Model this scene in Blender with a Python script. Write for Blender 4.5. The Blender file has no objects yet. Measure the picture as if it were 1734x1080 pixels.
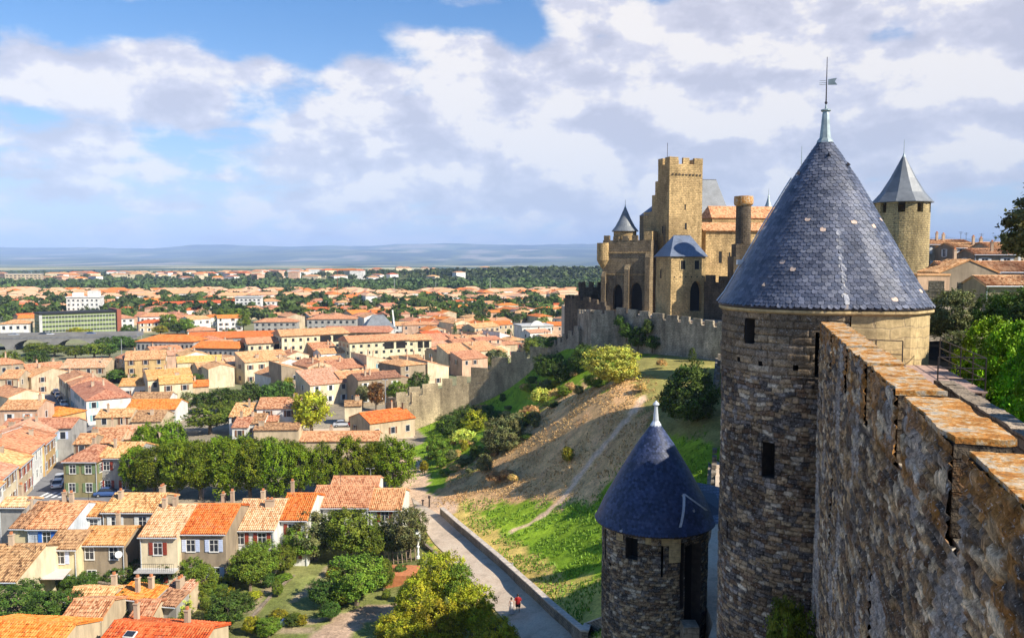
USE_HAZE = True
import bpy, math, random
import numpy as np
from mathutils import Vector, Matrix
R = random.Random(11)
SC = bpy.context.scene
COL = SC.collection
H = 38.0                 # camera height above the lower town
PITCH = math.radians(4.0)
F = 1400.0               # focal length in photo pixels (1734 wide)
SUN_AZ, SUN_EL = math.radians(122), math.radians(38)

# ------------------------------------------------------------------ camera maths
def ray(px, py):
    u = (px-867)/F; v = -(py-540)/F
    c, s = math.cos(PITCH), math.sin(PITCH)
    return u, c+s*v, -s+c*v
def P(px, py, Y):
    x, y, z = ray(px, py); k = Y/y
    return Vector((x*k, Y, H+z*k))
def Z0(px, py, z=0.0):
    x, y, zz = ray(px, py); k = (z-H)/zz
    return Vector((x*k, y*k, z))
def YX(Y, px):           # world x of a pixel column at depth Y (approx. level with the camera)
    return (px-867)/F*Y/math.cos(PITCH)
def proj(x, y, z):
    c, s = math.cos(PITCH), math.sin(PITCH)
    z = z-H
    d = y*c - z*s; up = y*s + z*c
    return 867+F*x/d, 540-F*up/d

# ------------------------------------------------------------------ terrain
# (px, py, drop below the camera)
CP = [(700,840,37.2),(690,850,37.6),(720,900,36.9),(755,935,36.0),(800,985,35.2),(850,1045,34.2),(890,1085,33.4),
 (745,870,36.6),(800,925,35.9),(870,990,34.7),(930,1045,33.5),(980,1085,32.4),
 (690,728,38),(745,692,35.5),(830,655,31),(930,600,20),(1000,592,17.5),(1100,600,17),(1220,615,17),
 (1050,655,19),(1120,650,18.6),(1180,720,20.5),(1100,720,22),(1000,740,25),(950,770,28),(850,785,32),(780,745,34.5),(870,700,31.5),(720,790,37),
 (760,800,36),(900,840,32.5),(980,870,31.4),(1000,960,31.6),(900,960,34),(1100,850,27),(1180,840,25),(1120,930,28),(1020,1060,30.5),(1100,1060,27),(840,900,35)]
pts = []
for a, b, d in CP:
    p = Z0(a, b, H-d); pts.append((p.x, p.y, p.z))
pts += [(28,60,12),(22,45,12),(14,48,12),(8,45,8),(2,50,6),(-3,60,3),(35,80,18),(38,110,20.5),(45,150,21),(30,165,21),(12,170,20.5),
        (60,200,10),(30,215,4),(5,200,8),(-5,215,0),(-30,190,0),(-30,160,0),(-26,135,0),(-24,115,0),(-20,95,0),(-14,80,0.3),(-14,60,0),(-50,100,0),(-50,200,0),(-50,60,0),
        (60,60,24),(70,100,26),(80,150,22),(0,30,4),(-20,30,0),(20,20,8),(90,40,20)]
pts = np.array(pts)
def _tps(r2): return np.where(r2 > 1e-9, r2*np.log(np.maximum(r2, 1e-9)), 0)
def _fit():
    n = len(pts); X = pts[:, :2]/50
    r2 = ((X[:, None]-X[None])**2).sum(-1)
    A = np.zeros((n+3, n+3)); A[:n, :n] = _tps(r2)+np.eye(n)*0.004
    A[:n, n] = 1; A[:n, n+1:] = X; A[n, :n] = 1; A[n+1:, :n] = X.T
    return np.linalg.solve(A, np.r_[pts[:, 2], 0, 0, 0]), X
_W, _X = _fit()
def sst(a, b, x):
    t = np.clip((x-a)/(b-a), 0, 1); return t*t*(3-2*t)
def terr(x, y):
    x = np.asarray(x, float); y = np.asarray(y, float); sh = x.shape
    q = np.stack([x.ravel()/50, y.ravel()/50], -1)
    out = np.empty(len(q))
    for i in range(0, len(q), 20000):
        b = q[i:i+20000]
        r2 = ((b[:, None]-_X[None])**2).sum(-1)
        out[i:i+20000] = _tps(r2)@_W[:-3]+_W[-3]+b@_W[-2:]
    h = np.clip(out.reshape(sh), 0, 26)
    # town plain: blend to zero left of the road and beyond the barbican wall
    xl = np.interp(y, [30, 60, 80, 118, 140, 185, 215], [-14, -9, -5.5, -15, -22, -26, -20])
    h = h*sst(-7, 0, x-xl)*(1-sst(205, 240, y))*(1-sst(90, 130, x))
    # rise with villas far behind the town and gentle plain
    far = 17*np.exp(-((y-1430)/330)**2)*(0.62+0.38*np.sin(x/310+1.0))*sst(1050, 1300, y)
    return h+far
def T(x, y): return float(terr(np.array([x]), np.array([y]))[0])
def hit(px, py):
    """point of the terrain seen through a pixel of the photograph"""
    dx, dy, dz = ray(px, py)
    ts = np.linspace(30, 1200, 3000) if dz < 0 else np.array([500.0])
    zs = H+dz*ts - terr(dx*ts, dy*ts)
    i = np.argmax(zs < 0)
    t = ts[i] if zs[i] < 0 else (H/-dz)
    if zs[i] < 0:
        a, b = ts[max(i-1, 0)], ts[i]
        for _ in range(12):
            m = (a+b)/2
            if H+dz*m-T(dx*m, dy*m) < 0: b = m
            else: a = m
        t = b
    return Vector((dx*t, dy*t, H+dz*t))

# ------------------------------------------------------------------ numpy noise
def _h(i, j, s):
    n = (i*374761393+j*668265263+s*974634777) & 0xffffffff
    n = ((n ^ (n >> 13))*1274126177) & 0xffffffff
    return ((n ^ (n >> 16)) & 0xffff)/65535.0
def vnoise(x, y, s=0):
    xi = np.floor(x).astype(np.int64); yi = np.floor(y).astype(np.int64)
    fx = x-xi; fy = y-yi; fx = fx*fx*(3-2*fx); fy = fy*fy*(3-2*fy)
    a = _h(xi, yi, s); b = _h(xi+1, yi, s); c = _h(xi, yi+1, s); d = _h(xi+1, yi+1, s)
    return (a*(1-fx)+b*fx)*(1-fy)+(c*(1-fx)+d*fx)*fy
def fbm(x, y, s=0, o=4):
    t = 0; a = .5
    for k in range(o):
        t = t+a*vnoise(x*2**k, y*2**k, s+k*17); a *= .5
    return t/(1-.5**o)
def stones(u, v, rh=.22, sw=.42, warp=.5, seed=1):
    """coursed rubble: returns relief 0..1 and a random number per stone"""
    uu = u+(fbm(u*1.7, v*1.7, seed, 3)-.5)*warp; vv = v+(fbm(u*1.1, v*1.6, seed+5, 3)-.5)*warp*.8
    r = vv/rh; ri = np.floor(r).astype(np.int64)
    w = sw*(.7+.9*_h(ri, ri*0+3, seed))
    c = uu/w+_h(ri, ri*0+9, seed)*7
    c = c+.35*(vnoise(c*1.0, ri*3.3, seed+2)-.5)
    ci = np.floor(c).astype(np.int64)
    fx = np.minimum(c-ci, 1-(c-ci))*w; fy = np.minimum(r-ri, 1-(r-ri))*rh
    e = np.minimum(fx, fy)
    rel = sst(0.0, .045, e)
    idr = _h(ci, ri, seed+3)
    return rel*(.55+.45*_h(ci, ri, seed+8)), idr, sst(.008, .03, e)

# ------------------------------------------------------------------ mesh building
class MB:
    def __init__(s): s.v = []; s.f = []; s.m = []; s.uv = []; s.c = []
    def poly(s, pts, m=0, uv=None, c=None):
        n = len(s.v); s.v += [tuple(p) for p in pts]; s.f.append(tuple(range(n, n+len(pts)))); s.m.append(m)
        s.uv.append(uv); s.c.append(c)
    def box(s, x0, y0, z0, x1, y1, z1, m=0, c=None):
        v = [(x0,y0,z0),(x1,y0,z0),(x1,y1,z0),(x0,y1,z0),(x0,y0,z1),(x1,y0,z1),(x1,y1,z1),(x0,y1,z1)]
        for q in ((0,3,2,1),(4,5,6,7),(0,1,5,4),(1,2,6,5),(2,3,7,6),(3,0,4,7)):
            s.poly([v[i] for i in q], m, None, c)
    def prism(s, base, z0, z1, m=0, c=None):      # base: ccw list of (x, y); z1 number or list
        n = len(base); zt = z1 if isinstance(z1, (list, tuple)) else [z1]*n; zb = z0 if isinstance(z0, (list, tuple)) else [z0]*n
        lo = [(b[0], b[1], z) for b, z in zip(base, zb)]; hi = [(b[0], b[1], z) for b, z in zip(base, zt)]
        s.poly(hi, m, None, c); s.poly(lo[::-1], m, None, c)
        for i in range(n):
            j = (i+1) % n; s.poly([lo[i], lo[j], hi[j], hi[i]], m, None, c)
    def lathe(s, prof, n=24, m=0, cx=0, cy=0, a0=0, a1=2*math.pi, uvs=True):
        for k in range(len(prof)-1):
            (r0, z0), (r1, z1) = prof[k], prof[k+1]
            for i in range(n):
                a = a0+(a1-a0)*i/n; b = a0+(a1-a0)*(i+1)/n
                q = [(cx+r0*math.cos(a), cy+r0*math.sin(a), z0), (cx+r0*math.cos(b), cy+r0*math.sin(b), z0),
                     (cx+r1*math.cos(b), cy+r1*math.sin(b), z1), (cx+r1*math.cos(a), cy+r1*math.sin(a), z1)]
                rr = max(r0, r1)
                L0 = math.hypot(r0-r1, z0-z1)
                uv = [(a*rr, z0), (b*rr, z0), (b*rr, z0+L0), (a*rr, z0+L0)]
                if r1 < 1e-6: q = q[:3]; uv = uv[:3]
                if r0 < 1e-6: q = [q[0], q[2], q[3]]; uv = [uv[0], uv[2], uv[3]]
                s.poly(q, m, uv)
    def tube(s, pts, r, n=6, m=0):
        rs = r if isinstance(r, (list, tuple)) else [r]*len(pts)
        rings = []
        for i, p in enumerate(pts):
            p = Vector(p); a = Vector(pts[max(i-1, 0)]); b = Vector(pts[min(i+1, len(pts)-1)])
            d = (b-a).normalized(); u = d.orthogonal().normalized(); w = d.cross(u)
            if rings and (Vector(rings[-1][0])-Vector(pts[i-1])).length > 1e-6:
                u0 = (Vector(rings[-1][0])-Vector(pts[i-1])); u = (u0-d*u0.dot(d)).normalized(); w = d.cross(u)
            rings.append([p+u*rs[i]*math.cos(2*math.pi*k/n)+w*rs[i]*math.sin(2*math.pi*k/n) for k in range(n)])
        for i in range(len(rings)-1):
            for k in range(n):
                j = (k+1) % n; s.poly([rings[i][k], rings[i][j], rings[i+1][j], rings[i+1][k]], m)
        s.poly(rings[0][::-1], m); s.poly(rings[-1], m)
    def slab(s, pts, th, m=0, c=None):            # sloping slab; pts ccw from above; uv in metres with v down the slope
        p = [Vector(q) for q in pts]; n = (p[1]-p[0]).cross(p[2]-p[0]).normalized()
        dn = (Vector((0, 0, -1))-n*n.dot(Vector((0, 0, -1))))
        dn = dn.normalized() if dn.length > 1e-4 else Vector((0, -1, 0)); ax = n.cross(dn)
        s.poly(p, m, [(q.dot(ax), q.dot(dn)) for q in p], c)
        lo = [q-n*th for q in p]; s.poly(lo[::-1], m, None, c)
        for i in range(len(p)):
            j = (i+1) % len(p); s.poly([lo[i], lo[j], p[j], p[i]], m, [(p[i].dot(ax), 0), (p[j].dot(ax), 0), (p[j].dot(ax), .1), (p[i].dot(ax), .1)], c)
    def mesh(s, name, mats, smooth=False):
        me = bpy.data.meshes.new(name); me.from_pydata(s.v, [], s.f)
        for m in (mats if isinstance(mats, (list, tuple)) else [mats]): me.materials.append(m)
        me.polygons.foreach_set('material_index', s.m)
        if any(u is not None for u in s.uv):
            l = me.uv_layers.new(name='UVMap'); a = np.zeros(len(me.loops)*2, np.float32); k = 0
            for f, u in zip(s.f, s.uv):
                if u is not None: a[k*2:(k+len(f))*2] = np.array(u, np.float32).ravel()
                k += len(f)
            l.data.foreach_set('uv', a)
        if any(c is not None for c in s.c):
            at = me.attributes.new('col', 'FLOAT_COLOR', 'FACE')
            a = np.ones((len(s.f), 4), np.float32)
            for i, c in enumerate(s.c):
                if c is not None: a[i, :3] = c
            at.data.foreach_set('color', a.ravel())
        if smooth: me.polygons.foreach_set('use_smooth', [True]*len(s.f))
        me.update(); return me
    def build(s, name, mats, parent=None, smooth=False, loc=None, rz=0):
        return ob(name, s.mesh(name, mats, smooth), parent, loc, rz)
def ob(name, me, parent=None, loc=None, rz=0, sc=None):
    o = bpy.data.objects.new(name, me); COL.objects.link(o)
    if parent: o.parent = parent
    if loc is not None: o.location = loc
    if rz: o.rotation_euler = (0, 0, rz)
    if sc is not None: o.scale = sc if isinstance(sc, (tuple, list)) else (sc, sc, sc)
    return o
def empty(name, loc=(0, 0, 0), rz=0, label=None, cat=None, group=None):
    o = ob(name, None, None, loc, rz); o.empty_display_size = .3
    if label: tag(o, label, cat, group)
    return o
def tag(o, label=None, cat=None, group=None, kind=None):
    if label: o['label'] = label
    if cat: o['category'] = cat
    if group: o['group'] = group
    if kind: o['kind'] = kind
    return o
def copy_tree(o, parent=None):
    c = o.copy(); COL.objects.link(c)
    if parent: c.parent = parent
    for ch in o.children: copy_tree(ch, c)
    return c
def gridmesh(name, X, Y, Z, mats, parent=None, col=None, keep=None, smooth=True, uv=None):
    """X,Y,Z: 2-D arrays; keep: mask per cell"""
    h, w = X.shape
    V = np.stack([X, Y, Z], -1).reshape(-1, 3)
    i = np.arange(h*w).reshape(h, w)
    q = np.stack([i[:-1, :-1], i[:-1, 1:], i[1:, 1:], i[1:, :-1]], -1)
    q = q[keep] if keep is not None else q.reshape(-1, 4)
    me = bpy.data.meshes.new(name)
    me.vertices.add(len(V)); me.vertices.foreach_set('co', V.ravel().astype(np.float32))
    me.loops.add(q.size); me.loops.foreach_set('vertex_index', q.ravel().astype(np.int32))
    me.polygons.add(len(q)); me.polygons.foreach_set('loop_start', np.arange(0, q.size, 4, dtype=np.int32))
    me.materials.append(mats)
    if col is not None:
        at = me.attributes.new('col', 'FLOAT_COLOR', 'POINT')
        a = np.ones((len(V), 4), np.float32); a[:, :3] = col.reshape(-1, 3); at.data.foreach_set('color', a.ravel())
    me.update(calc_edges=True); me.validate()
    me.polygons.foreach_set('use_smooth', [smooth]*len(me.polygons))
    return ob(name, me, parent)
# ------------------------------------------------------------------ materials
def newmat(name):
    m = bpy.data.materials.new(name); m.use_nodes = True
    nt = m.node_tree; nt.nodes.clear()
    o = nt.nodes.new('ShaderNodeOutputMaterial'); b = nt.nodes.new('ShaderNodeBsdfPrincipled')
    nt.links.new(b.outputs[0], o.inputs[0]); return m, nt, b
def N(nt, t, **k):
    n = nt.nodes.new('ShaderNode'+t)
    for a, v in k.items():
        if a.startswith('i_'):
            key = a[2:].replace('_', ' '); n.inputs[int(key) if key.isdigit() else key].default_value = v
        else: setattr(n, a, v)
    return n
def L(nt, a, b): nt.links.new(a, b)
def rgb(c): return (c[0], c[1], c[2], 1)
def ramp(nt, fac, stops):
    r = N(nt, 'ValToRGB'); e = r.color_ramp.elements
    while len(e) < len(stops): e.new(.5)
    for k, (p, c) in enumerate(stops): e[k].position = p; e[k].color = rgb(c) if not isinstance(c, (int, float)) else (c, c, c, 1)
    L(nt, fac, r.inputs[0]); return r.outputs[0]
def mixc(nt, f, a, b, mode='MIX'):
    m = N(nt, 'Mix', data_type='RGBA', blend_type=mode, clamp_result=False)
    for s, v in ((0, f), (6, a), (7, b)):
        if isinstance(v, (int, float)): m.inputs[s].default_value = v
        elif isinstance(v, tuple): m.inputs[s].default_value = rgb(v)
        else: L(nt, v, m.inputs[s])
    return m.outputs[2]
def math_(nt, op, a, b=0.0, c=0.0):
    m = N(nt, 'Math', operation=op)
    for i, v in enumerate((a, b, c)):
        if isinstance(v, (int, float)): m.inputs[i].default_value = v
        else: L(nt, v, m.inputs[i])
    return m.outputs[0]
def noise(nt, vec, scale, detail=4, rough=.55, dist=0):
    n = N(nt, 'TexNoise'); n.inputs['Scale'].default_value = scale; n.inputs['Detail'].default_value = detail
    n.inputs['Roughness'].default_value = rough; n.inputs['Distortion'].default_value = dist
    if vec is not None: L(nt, vec, n.inputs['Vector'])
    return n.outputs[0]
def bump(nt, b, hgt, strength=.5, dist=.05):
    n = N(nt, 'Bump'); n.inputs['Strength'].default_value = strength; n.inputs['Distance'].default_value = dist
    L(nt, hgt, n.inputs['Height']); L(nt, n.outputs[0], b.inputs['Normal']); return n
def objco(nt, sc=(1, 1, 1)):
    t = N(nt, 'TexCoord'); m = N(nt, 'Mapping'); m.inputs['Scale'].default_value = sc
    L(nt, t.outputs['Object'], m.inputs[0]); return m.outputs[0]
def geoco(nt, sc=(1, 1, 1)):
    t = N(nt, 'NewGeometry'); m = N(nt, 'Mapping'); m.inputs['Scale'].default_value = sc
    L(nt, t.outputs['Position'], m.inputs[0]); return m.outputs[0]
def plain(name, c, rough=.7, metal=0.0, var=.15, sc=3.0, spec=.5):
    m, nt, b = newmat(name); co = geoco(nt)
    n = noise(nt, co, sc, 4)
    f = ramp(nt, n, [(.3, tuple(x*(1-var) for x in c)), (.7, tuple(min(1, x*(1+var)) for x in c))])
    L(nt, f, b.inputs['Base Color']); b.inputs['Roughness'].default_value = rough; b.inputs['Metallic'].default_value = metal
    b.inputs['Specular IOR Level'].default_value = spec
    return m
def plaster(name, c):
    m, nt, b = newmat(name)
    a = noise(nt, geoco(nt), .35, 4); s = noise(nt, geoco(nt, (1.5, 1.5, .35)), 1.0, 5, .65)
    f = ramp(nt, a, [(.35, tuple(x*.82 for x in c)), (.65, tuple(min(.9, x*1.08) for x in c))])
    st = ramp(nt, s, [(.35, .62), (.58, 1.0)])
    L(nt, mixc(nt, .7, f, st, 'MULTIPLY'), b.inputs['Base Color']); b.inputs['Roughness'].default_value = .9
    bump(nt, b, noise(nt, geoco(nt), 9, 3), .25, .03); b.inputs['Specular IOR Level'].default_value = .2
    return m
def tile(name, dark, mid, light, corr=True):
    m, nt, b = newmat(name)
    uv = N(nt, 'TexCoord').outputs['UV']; sp = N(nt, 'SeparateXYZ'); L(nt, uv, sp.inputs[0])
    u = math_(nt, 'MULTIPLY', sp.outputs[0], 4.0); v = math_(nt, 'MULTIPLY', sp.outputs[1], 2.6)
    cb = N(nt, 'CombineXYZ'); L(nt, math_(nt, 'FLOOR', u), cb.inputs[0]); L(nt, math_(nt, 'FLOOR', v), cb.inputs[1])
    w = N(nt, 'TexWhiteNoise', noise_dimensions='3D'); L(nt, cb.outputs[0], w.inputs[0])
    big = noise(nt, geoco(nt), .5, 5, .7)
    wv = math_(nt, 'ADD', math_(nt, 'MULTIPLY', w.outputs[0], .62), math_(nt, 'MULTIPLY', math_(nt, 'ADD', big, math_(nt, 'SUBTRACT', noise(nt, geoco(nt), 1.7, 5, .75), .5)), .6))
    c = ramp(nt, wv, [(.22, dark), (.5, mid), (.85, light)])
    c = mixc(nt, ramp(nt, noise(nt, geoco(nt), .9, 6, .8), [(.56, 0.0), (.68, .55)]), c, (.30, .24, .17))
    oi = N(nt, 'ObjectInfo').outputs['Random']
    hs = N(nt, 'HueSaturation'); L(nt, c, hs.inputs['Color'])
    L(nt, math_(nt, 'MULTIPLY_ADD', oi, .026, .482), hs.inputs['Hue']); L(nt, math_(nt, 'MULTIPLY_ADD', oi, .3, .82), hs.inputs['Value'])
    L(nt, hs.outputs[0], b.inputs['Base Color']); b.inputs['Roughness'].default_value = .85; b.inputs['Specular IOR Level'].default_value = .25
    fu = math_(nt, 'ABSOLUTE', math_(nt, 'SINE', math_(nt, 'MULTIPLY', u, math.pi)))
    fv = math_(nt, 'FRACT', v)
    hh = math_(nt, 'ADD', math_(nt, 'MULTIPLY', fu, 1.0 if corr else .0), math_(nt, 'MULTIPLY', fv, .45))
    hh = math_(nt, 'ADD', hh, math_(nt, 'MULTIPLY', w.outputs[0], .35))
    bump(nt, b, hh, .8, .07); return m
def slate(name, c1, c2, rough=.42, brick=True, spec=.6):
    m, nt, b = newmat(name)
    uv = N(nt, 'TexCoord').outputs['UV']; br = N(nt, 'TexBrick', offset=.5)
    L(nt, uv, br.inputs[0]); br.inputs['Scale'].default_value = 1.0; br.inputs['Brick Width'].default_value = .3; br.inputs['Row Height'].default_value = .22
    br.inputs['Mortar Size'].default_value = .018; br.inputs['Color1'].default_value = rgb(c1); br.inputs['Color2'].default_value = rgb(c2)
    br.inputs['Mortar'].default_value = rgb(tuple(x*.4 for x in c1))
    n = noise(nt, geoco(nt), .6, 5); n2 = ramp(nt, n, [(.3, .75), (.7, 1.25)])
    L(nt, mixc(nt, 1.0, br.outputs[0], n2, 'MULTIPLY'), b.inputs['Base Color']); b.inputs['Roughness'].default_value = rough
    b.inputs['Specular IOR Level'].default_value = spec
    bump(nt, b, br.outputs['Fac'], -.5, .03); return m
def slate_real(name, rough=.38, gain=1.0):
    m, nt, b = newmat(name)
    a = N(nt, 'Attribute', attribute_name='col'); n = noise(nt, geoco(nt), 14, 4, .7); g = noise(nt, geoco(nt), .7, 4)
    c = mixc(nt, 1.0, a.outputs[0], ramp(nt, n, [(.3, .7*gain), (.7, 1.3*gain)]), 'MULTIPLY')
    c = mixc(nt, 1.0, c, ramp(nt, g, [(.35, .8), (.65, 1.2)]), 'MULTIPLY')
    L(nt, c, b.inputs['Base Color']); L(nt, ramp(nt, n, [(.3, rough-.08), (.7, rough+.15)]), b.inputs['Roughness']); bump(nt, b, n, .35, .02); b.inputs['Specular IOR Level'].default_value = .55
    return m
def masonry(name, c1, c2, mort, rh=.3, bw=.6, bumpd=.06, dirt=.6, lich=None, coord='geo'):
    """far masonry: blocks in courses on any wall orientation, from world position"""
    m, nt, b = newmat(name)
    g = N(nt, 'NewGeometry'); sp = N(nt, 'SeparateXYZ'); L(nt, g.outputs['Position'], sp.inputs[0])
    nz = N(nt, 'SeparateXYZ'); L(nt, g.outputs['True Normal'], nz.inputs[0])
    # horizontal run along the wall = x*ny - y*nx
    uu = math_(nt, 'SUBTRACT', math_(nt, 'MULTIPLY', sp.outputs[0], nz.outputs[1]), math_(nt, 'MULTIPLY', sp.outputs[1], nz.outputs[0]))
    if coord == 'xy': uu = math_(nt, 'ADD', sp.outputs[0], math_(nt, 'MULTIPLY', sp.outputs[1], .8))
    nn = noise(nt, geoco(nt), 1.1, 3)
    uu = math_(nt, 'ADD', uu, math_(nt, 'MULTIPLY', nn, .5)); vv = math_(nt, 'ADD', sp.outputs[2], math_(nt, 'MULTIPLY', noise(nt, geoco(nt), .8, 2), .35))
    cb = N(nt, 'CombineXYZ'); L(nt, uu, cb.inputs[0]); L(nt, vv, cb.inputs[1])
    br = N(nt, 'TexBrick', offset=.5); L(nt, cb.outputs[0], br.inputs[0])
    br.inputs['Scale'].default_value = 1; br.inputs['Brick Width'].default_value = bw; br.inputs['Row Height'].default_value = rh
    br.inputs['Mortar Size'].default_value = .03; br.inputs['Mortar Smooth'].default_value = .4
    br.inputs['Color1'].default_value = rgb(c1); br.inputs['Color2'].default_value = rgb(c2); br.inputs['Mortar'].default_value = rgb(mort); br.inputs['Bias'].default_value = -.1
    n2 = noise(nt, geoco(nt), .25, 6, .7); n3 = noise(nt, geoco(nt, (1, 1, .22)), .9, 5, .7); n4 = noise(nt, geoco(nt), 3.5, 4, .75)
    c = mixc(nt, 1.0, br.outputs[0], ramp(nt, n2, [(.3, 1-.4*dirt), (.7, 1+.25*dirt)]), 'MULTIPLY')
    c = mixc(nt, dirt, c, ramp(nt, n3, [(.36, .45), (.56, 1.0)]), 'MULTIPLY')
    c = mixc(nt, .8, c, ramp(nt, n4, [(.3, .55), (.7, 1.35)]), 'MULTIPLY')
    c = mixc(nt, min(1, dirt*1.3), c, ramp(nt, noise(nt, geoco(nt, (1, 1, .6)), .16, 5, .65), [(.38, .58), (.6, 1.12)]), 'MULTIPLY')
    if lich: c = mixc(nt, ramp(nt, noise(nt, geoco(nt), .9, 6, .75), [(.55, 0.0), (.68, .8)]), c, lich)
    L(nt, c, b.inputs['Base Color']); b.inputs['Roughness'].default_value = .95; b.inputs['Specular IOR Level'].default_value = .15
    hh = math_(nt, 'ADD', math_(nt, 'MULTIPLY', br.outputs['Fac'], -.8), math_(nt, 'MULTIPLY', n4, 1.3))
    bump(nt, b, hh, .9, bumpd); return m
def stone_attr(name, rough=.95, streak=True):
    """close masonry: per-vertex stone colour with fine procedural mottling, lichen and grit"""
    m, nt, b = newmat(name)
    a = N(nt, 'Attribute', attribute_name='col').outputs[0]
    n1 = noise(nt, geoco(nt), 18, 5, .75); n2 = noise(nt, geoco(nt), 5.5, 5, .8); n3 = noise(nt, geoco(nt, (1, 1, .5)), 2.6, 5, .75)
    c = mixc(nt, 1.0, a, ramp(nt, n1, [(.3, .5), (.7, 1.6)]), 'MULTIPLY')
    c = mixc(nt, .9, c, ramp(nt, n2, [(.34, .35), (.62, 1.3)]), 'MULTIPLY')
    if streak: c = mixc(nt, .8, c, ramp(nt, n3, [(.38, .45), (.6, 1.25)]), 'MULTIPLY')
    c = mixc(nt, ramp(nt, noise(nt, geoco(nt), 7.5, 6, .8), [(.60, 0.0), (.67, .8)]), c, (.55, .54, .52))
    c = mixc(nt, ramp(nt, noise(nt, geoco(nt), 12, 4, .75), [(.62, 0.0), (.67, .9)]), c, (.62, .60, .57))
    c = mixc(nt, ramp(nt, noise(nt, geoco(nt, (1, 1, .7)), 4.2, 6, .8), [(.57, 0.0), (.66, .85)]), c, (.03, .024, .02))
    c = mixc(nt, ramp(nt, noise(nt, geoco(nt), 3.1, 6, .8), [(.60, 0.0), (.72, .55)]), c, (.34, .17, .04))
    L(nt, c, b.inputs['Base Color']); b.inputs['Roughness'].default_value = rough; b.inputs['Specular IOR Level'].default_value = .15
    bump(nt, b, math_(nt, 'ADD', n1, n2), .55, .035); return m
def lichen(name):
    m, nt, b = newmat(name)
    co = geoco(nt, (1, 1, 1)); a = noise(nt, co, 1.6, 8, .72, .6); s = noise(nt, geoco(nt, (1, 1.2, 1)), 4.5, 7, .8); f = noise(nt, co, 22, 4, .7)
    c = ramp(nt, math_(nt, 'ADD', math_(nt, 'MULTIPLY', a, .45), math_(nt, 'MULTIPLY', s, .55)),
             [(.34, (.08, .06, .045)), (.41, (.30, .15, .05)), (.46, (.48, .18, .035)), (.50, (.54, .29, .09)), (.55, (.56, .46, .33)), (.62, (.34, .30, .25))])
    c = mixc(nt, .7, c, ramp(nt, f, [(.3, .55), (.7, 1.3)]), 'MULTIPLY')
    L(nt, c, b.inputs['Base Color']); b.inputs['Roughness'].default_value = .95; b.inputs['Specular IOR Level'].default_value = .15
    bump(nt, b, math_(nt, 'ADD', a, f), .7, .04); return m
def leafm(name, c, var=.5, trans=.15):
    m, nt, b = newmat(name)
    a = N(nt, 'Attribute', attribute_name='col').outputs[0]; oi = N(nt, 'ObjectInfo').outputs['Random']
    hs = N(nt, 'HueSaturation'); hs.inputs['Color'].default_value = rgb(c)
    L(nt, math_(nt, 'MULTIPLY_ADD', oi, .04, .48), hs.inputs['Hue']); L(nt, math_(nt, 'MULTIPLY_ADD', oi, .45, .78), hs.inputs['Value'])
    col = mixc(nt, 1.0, hs.outputs[0], a, 'MULTIPLY')
    L(nt, col, b.inputs['Base Color']); b.inputs['Roughness'].default_value = .6; b.inputs['Specular IOR Level'].default_value = .2
    t = N(nt, 'BsdfTranslucent'); L(nt, mixc(nt, 1.0, col, (1.3, 1.2, .5), 'MULTIPLY'), t.inputs[0])
    mx = N(nt, 'MixShader'); mx.inputs[0].default_value = trans; L(nt, b.outputs[0], mx.inputs[1]); L(nt, t.outputs[0], mx.inputs[2])
    o = [n for n in nt.nodes if n.type == 'OUTPUT_MATERIAL'][0]; L(nt, mx.outputs[0], o.inputs[0]); return m
def groundm(name):
    m, nt, b = newmat(name)
    a = N(nt, 'Attribute', attribute_name='col').outputs[0]
    n1 = noise(nt, geoco(nt), .5, 6, .75); n2 = noise(nt, geoco(nt), 3.2, 5, .8); n0 = noise(nt, geoco(nt), .06, 4, .6)
    c = mixc(nt, 1.0, a, ramp(nt, n1, [(.3, .62), (.7, 1.35)]), 'MULTIPLY')
    c = mixc(nt, .9, c, ramp(nt, n2, [(.3, .55), (.7, 1.45)]), 'MULTIPLY')
    c = mixc(nt, .6, c, ramp(nt, n0, [(.35, .75), (.65, 1.25)]), 'MULTIPLY')
    L(nt, c, b.inputs['Base Color']); b.inputs['Roughness'].default_value = .95; b.inputs['Specular IOR Level'].default_value = .1
    bump(nt, b, math_(nt, 'ADD', n1, n2), .5, .2); return m

M = {}
M['roof_tan'] = tile('tile_tan', (.24,.09,.03), (.54,.25,.10), (.74,.44,.22))
M['roof_salmon'] = tile('tile_salmon', (.30,.11,.04), (.56,.25,.11), (.72,.40,.20))
M['roof_orange'] = tile('tile_orange', (.42,.085,.012), (.66,.17,.025), (.72,.27,.07))
M['roof_pale'] = tile('tile_pale', (.36,.16,.07), (.62,.33,.16), (.74,.49,.30))
M['roof_brown'] = tile('tile_brown', (.10,.045,.022), (.33,.17,.08), (.52,.30,.15))
M['roof_gold'] = tile('tile_gold', (.38,.16,.035), (.64,.33,.09), (.76,.47,.18))
WC = {'white':(.74,.72,.67),'cream':(.72,.60,.40),'yellow':(.68,.56,.33),'taupe':(.36,.28,.19),'grey':(.38,.36,.33),'ochre':(.60,.40,.18),
      'pink':(.62,.40,.27),'sand':(.56,.44,.29),'olive':(.28,.24,.12),'lemon':(.70,.63,.42),'paleblue':(.66,.70,.74)}
for k, c in WC.items(): M['w_'+k] = plaster('plaster_'+k, c)
M['glass'] = plain('window_glass', (.03,.035,.045), .12, 0, .1, 1, .6)
M['frame'] = plain('window_frame', (.70,.68,.64), .6, 0, .05)
SHC = {'blue':(.22,.32,.55),'paleblue':(.50,.56,.72),'red':(.26,.04,.02),'green':(.16,.22,.10),'brown':(.17,.08,.04),'white':(.66,.66,.62),'teal':(.18,.36,.40),'bright':(.03,.16,.55)}
for k, c in SHC.items(): M['s_'+k] = plain('shutter_'+k, c, .6, 0, .1)
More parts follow.
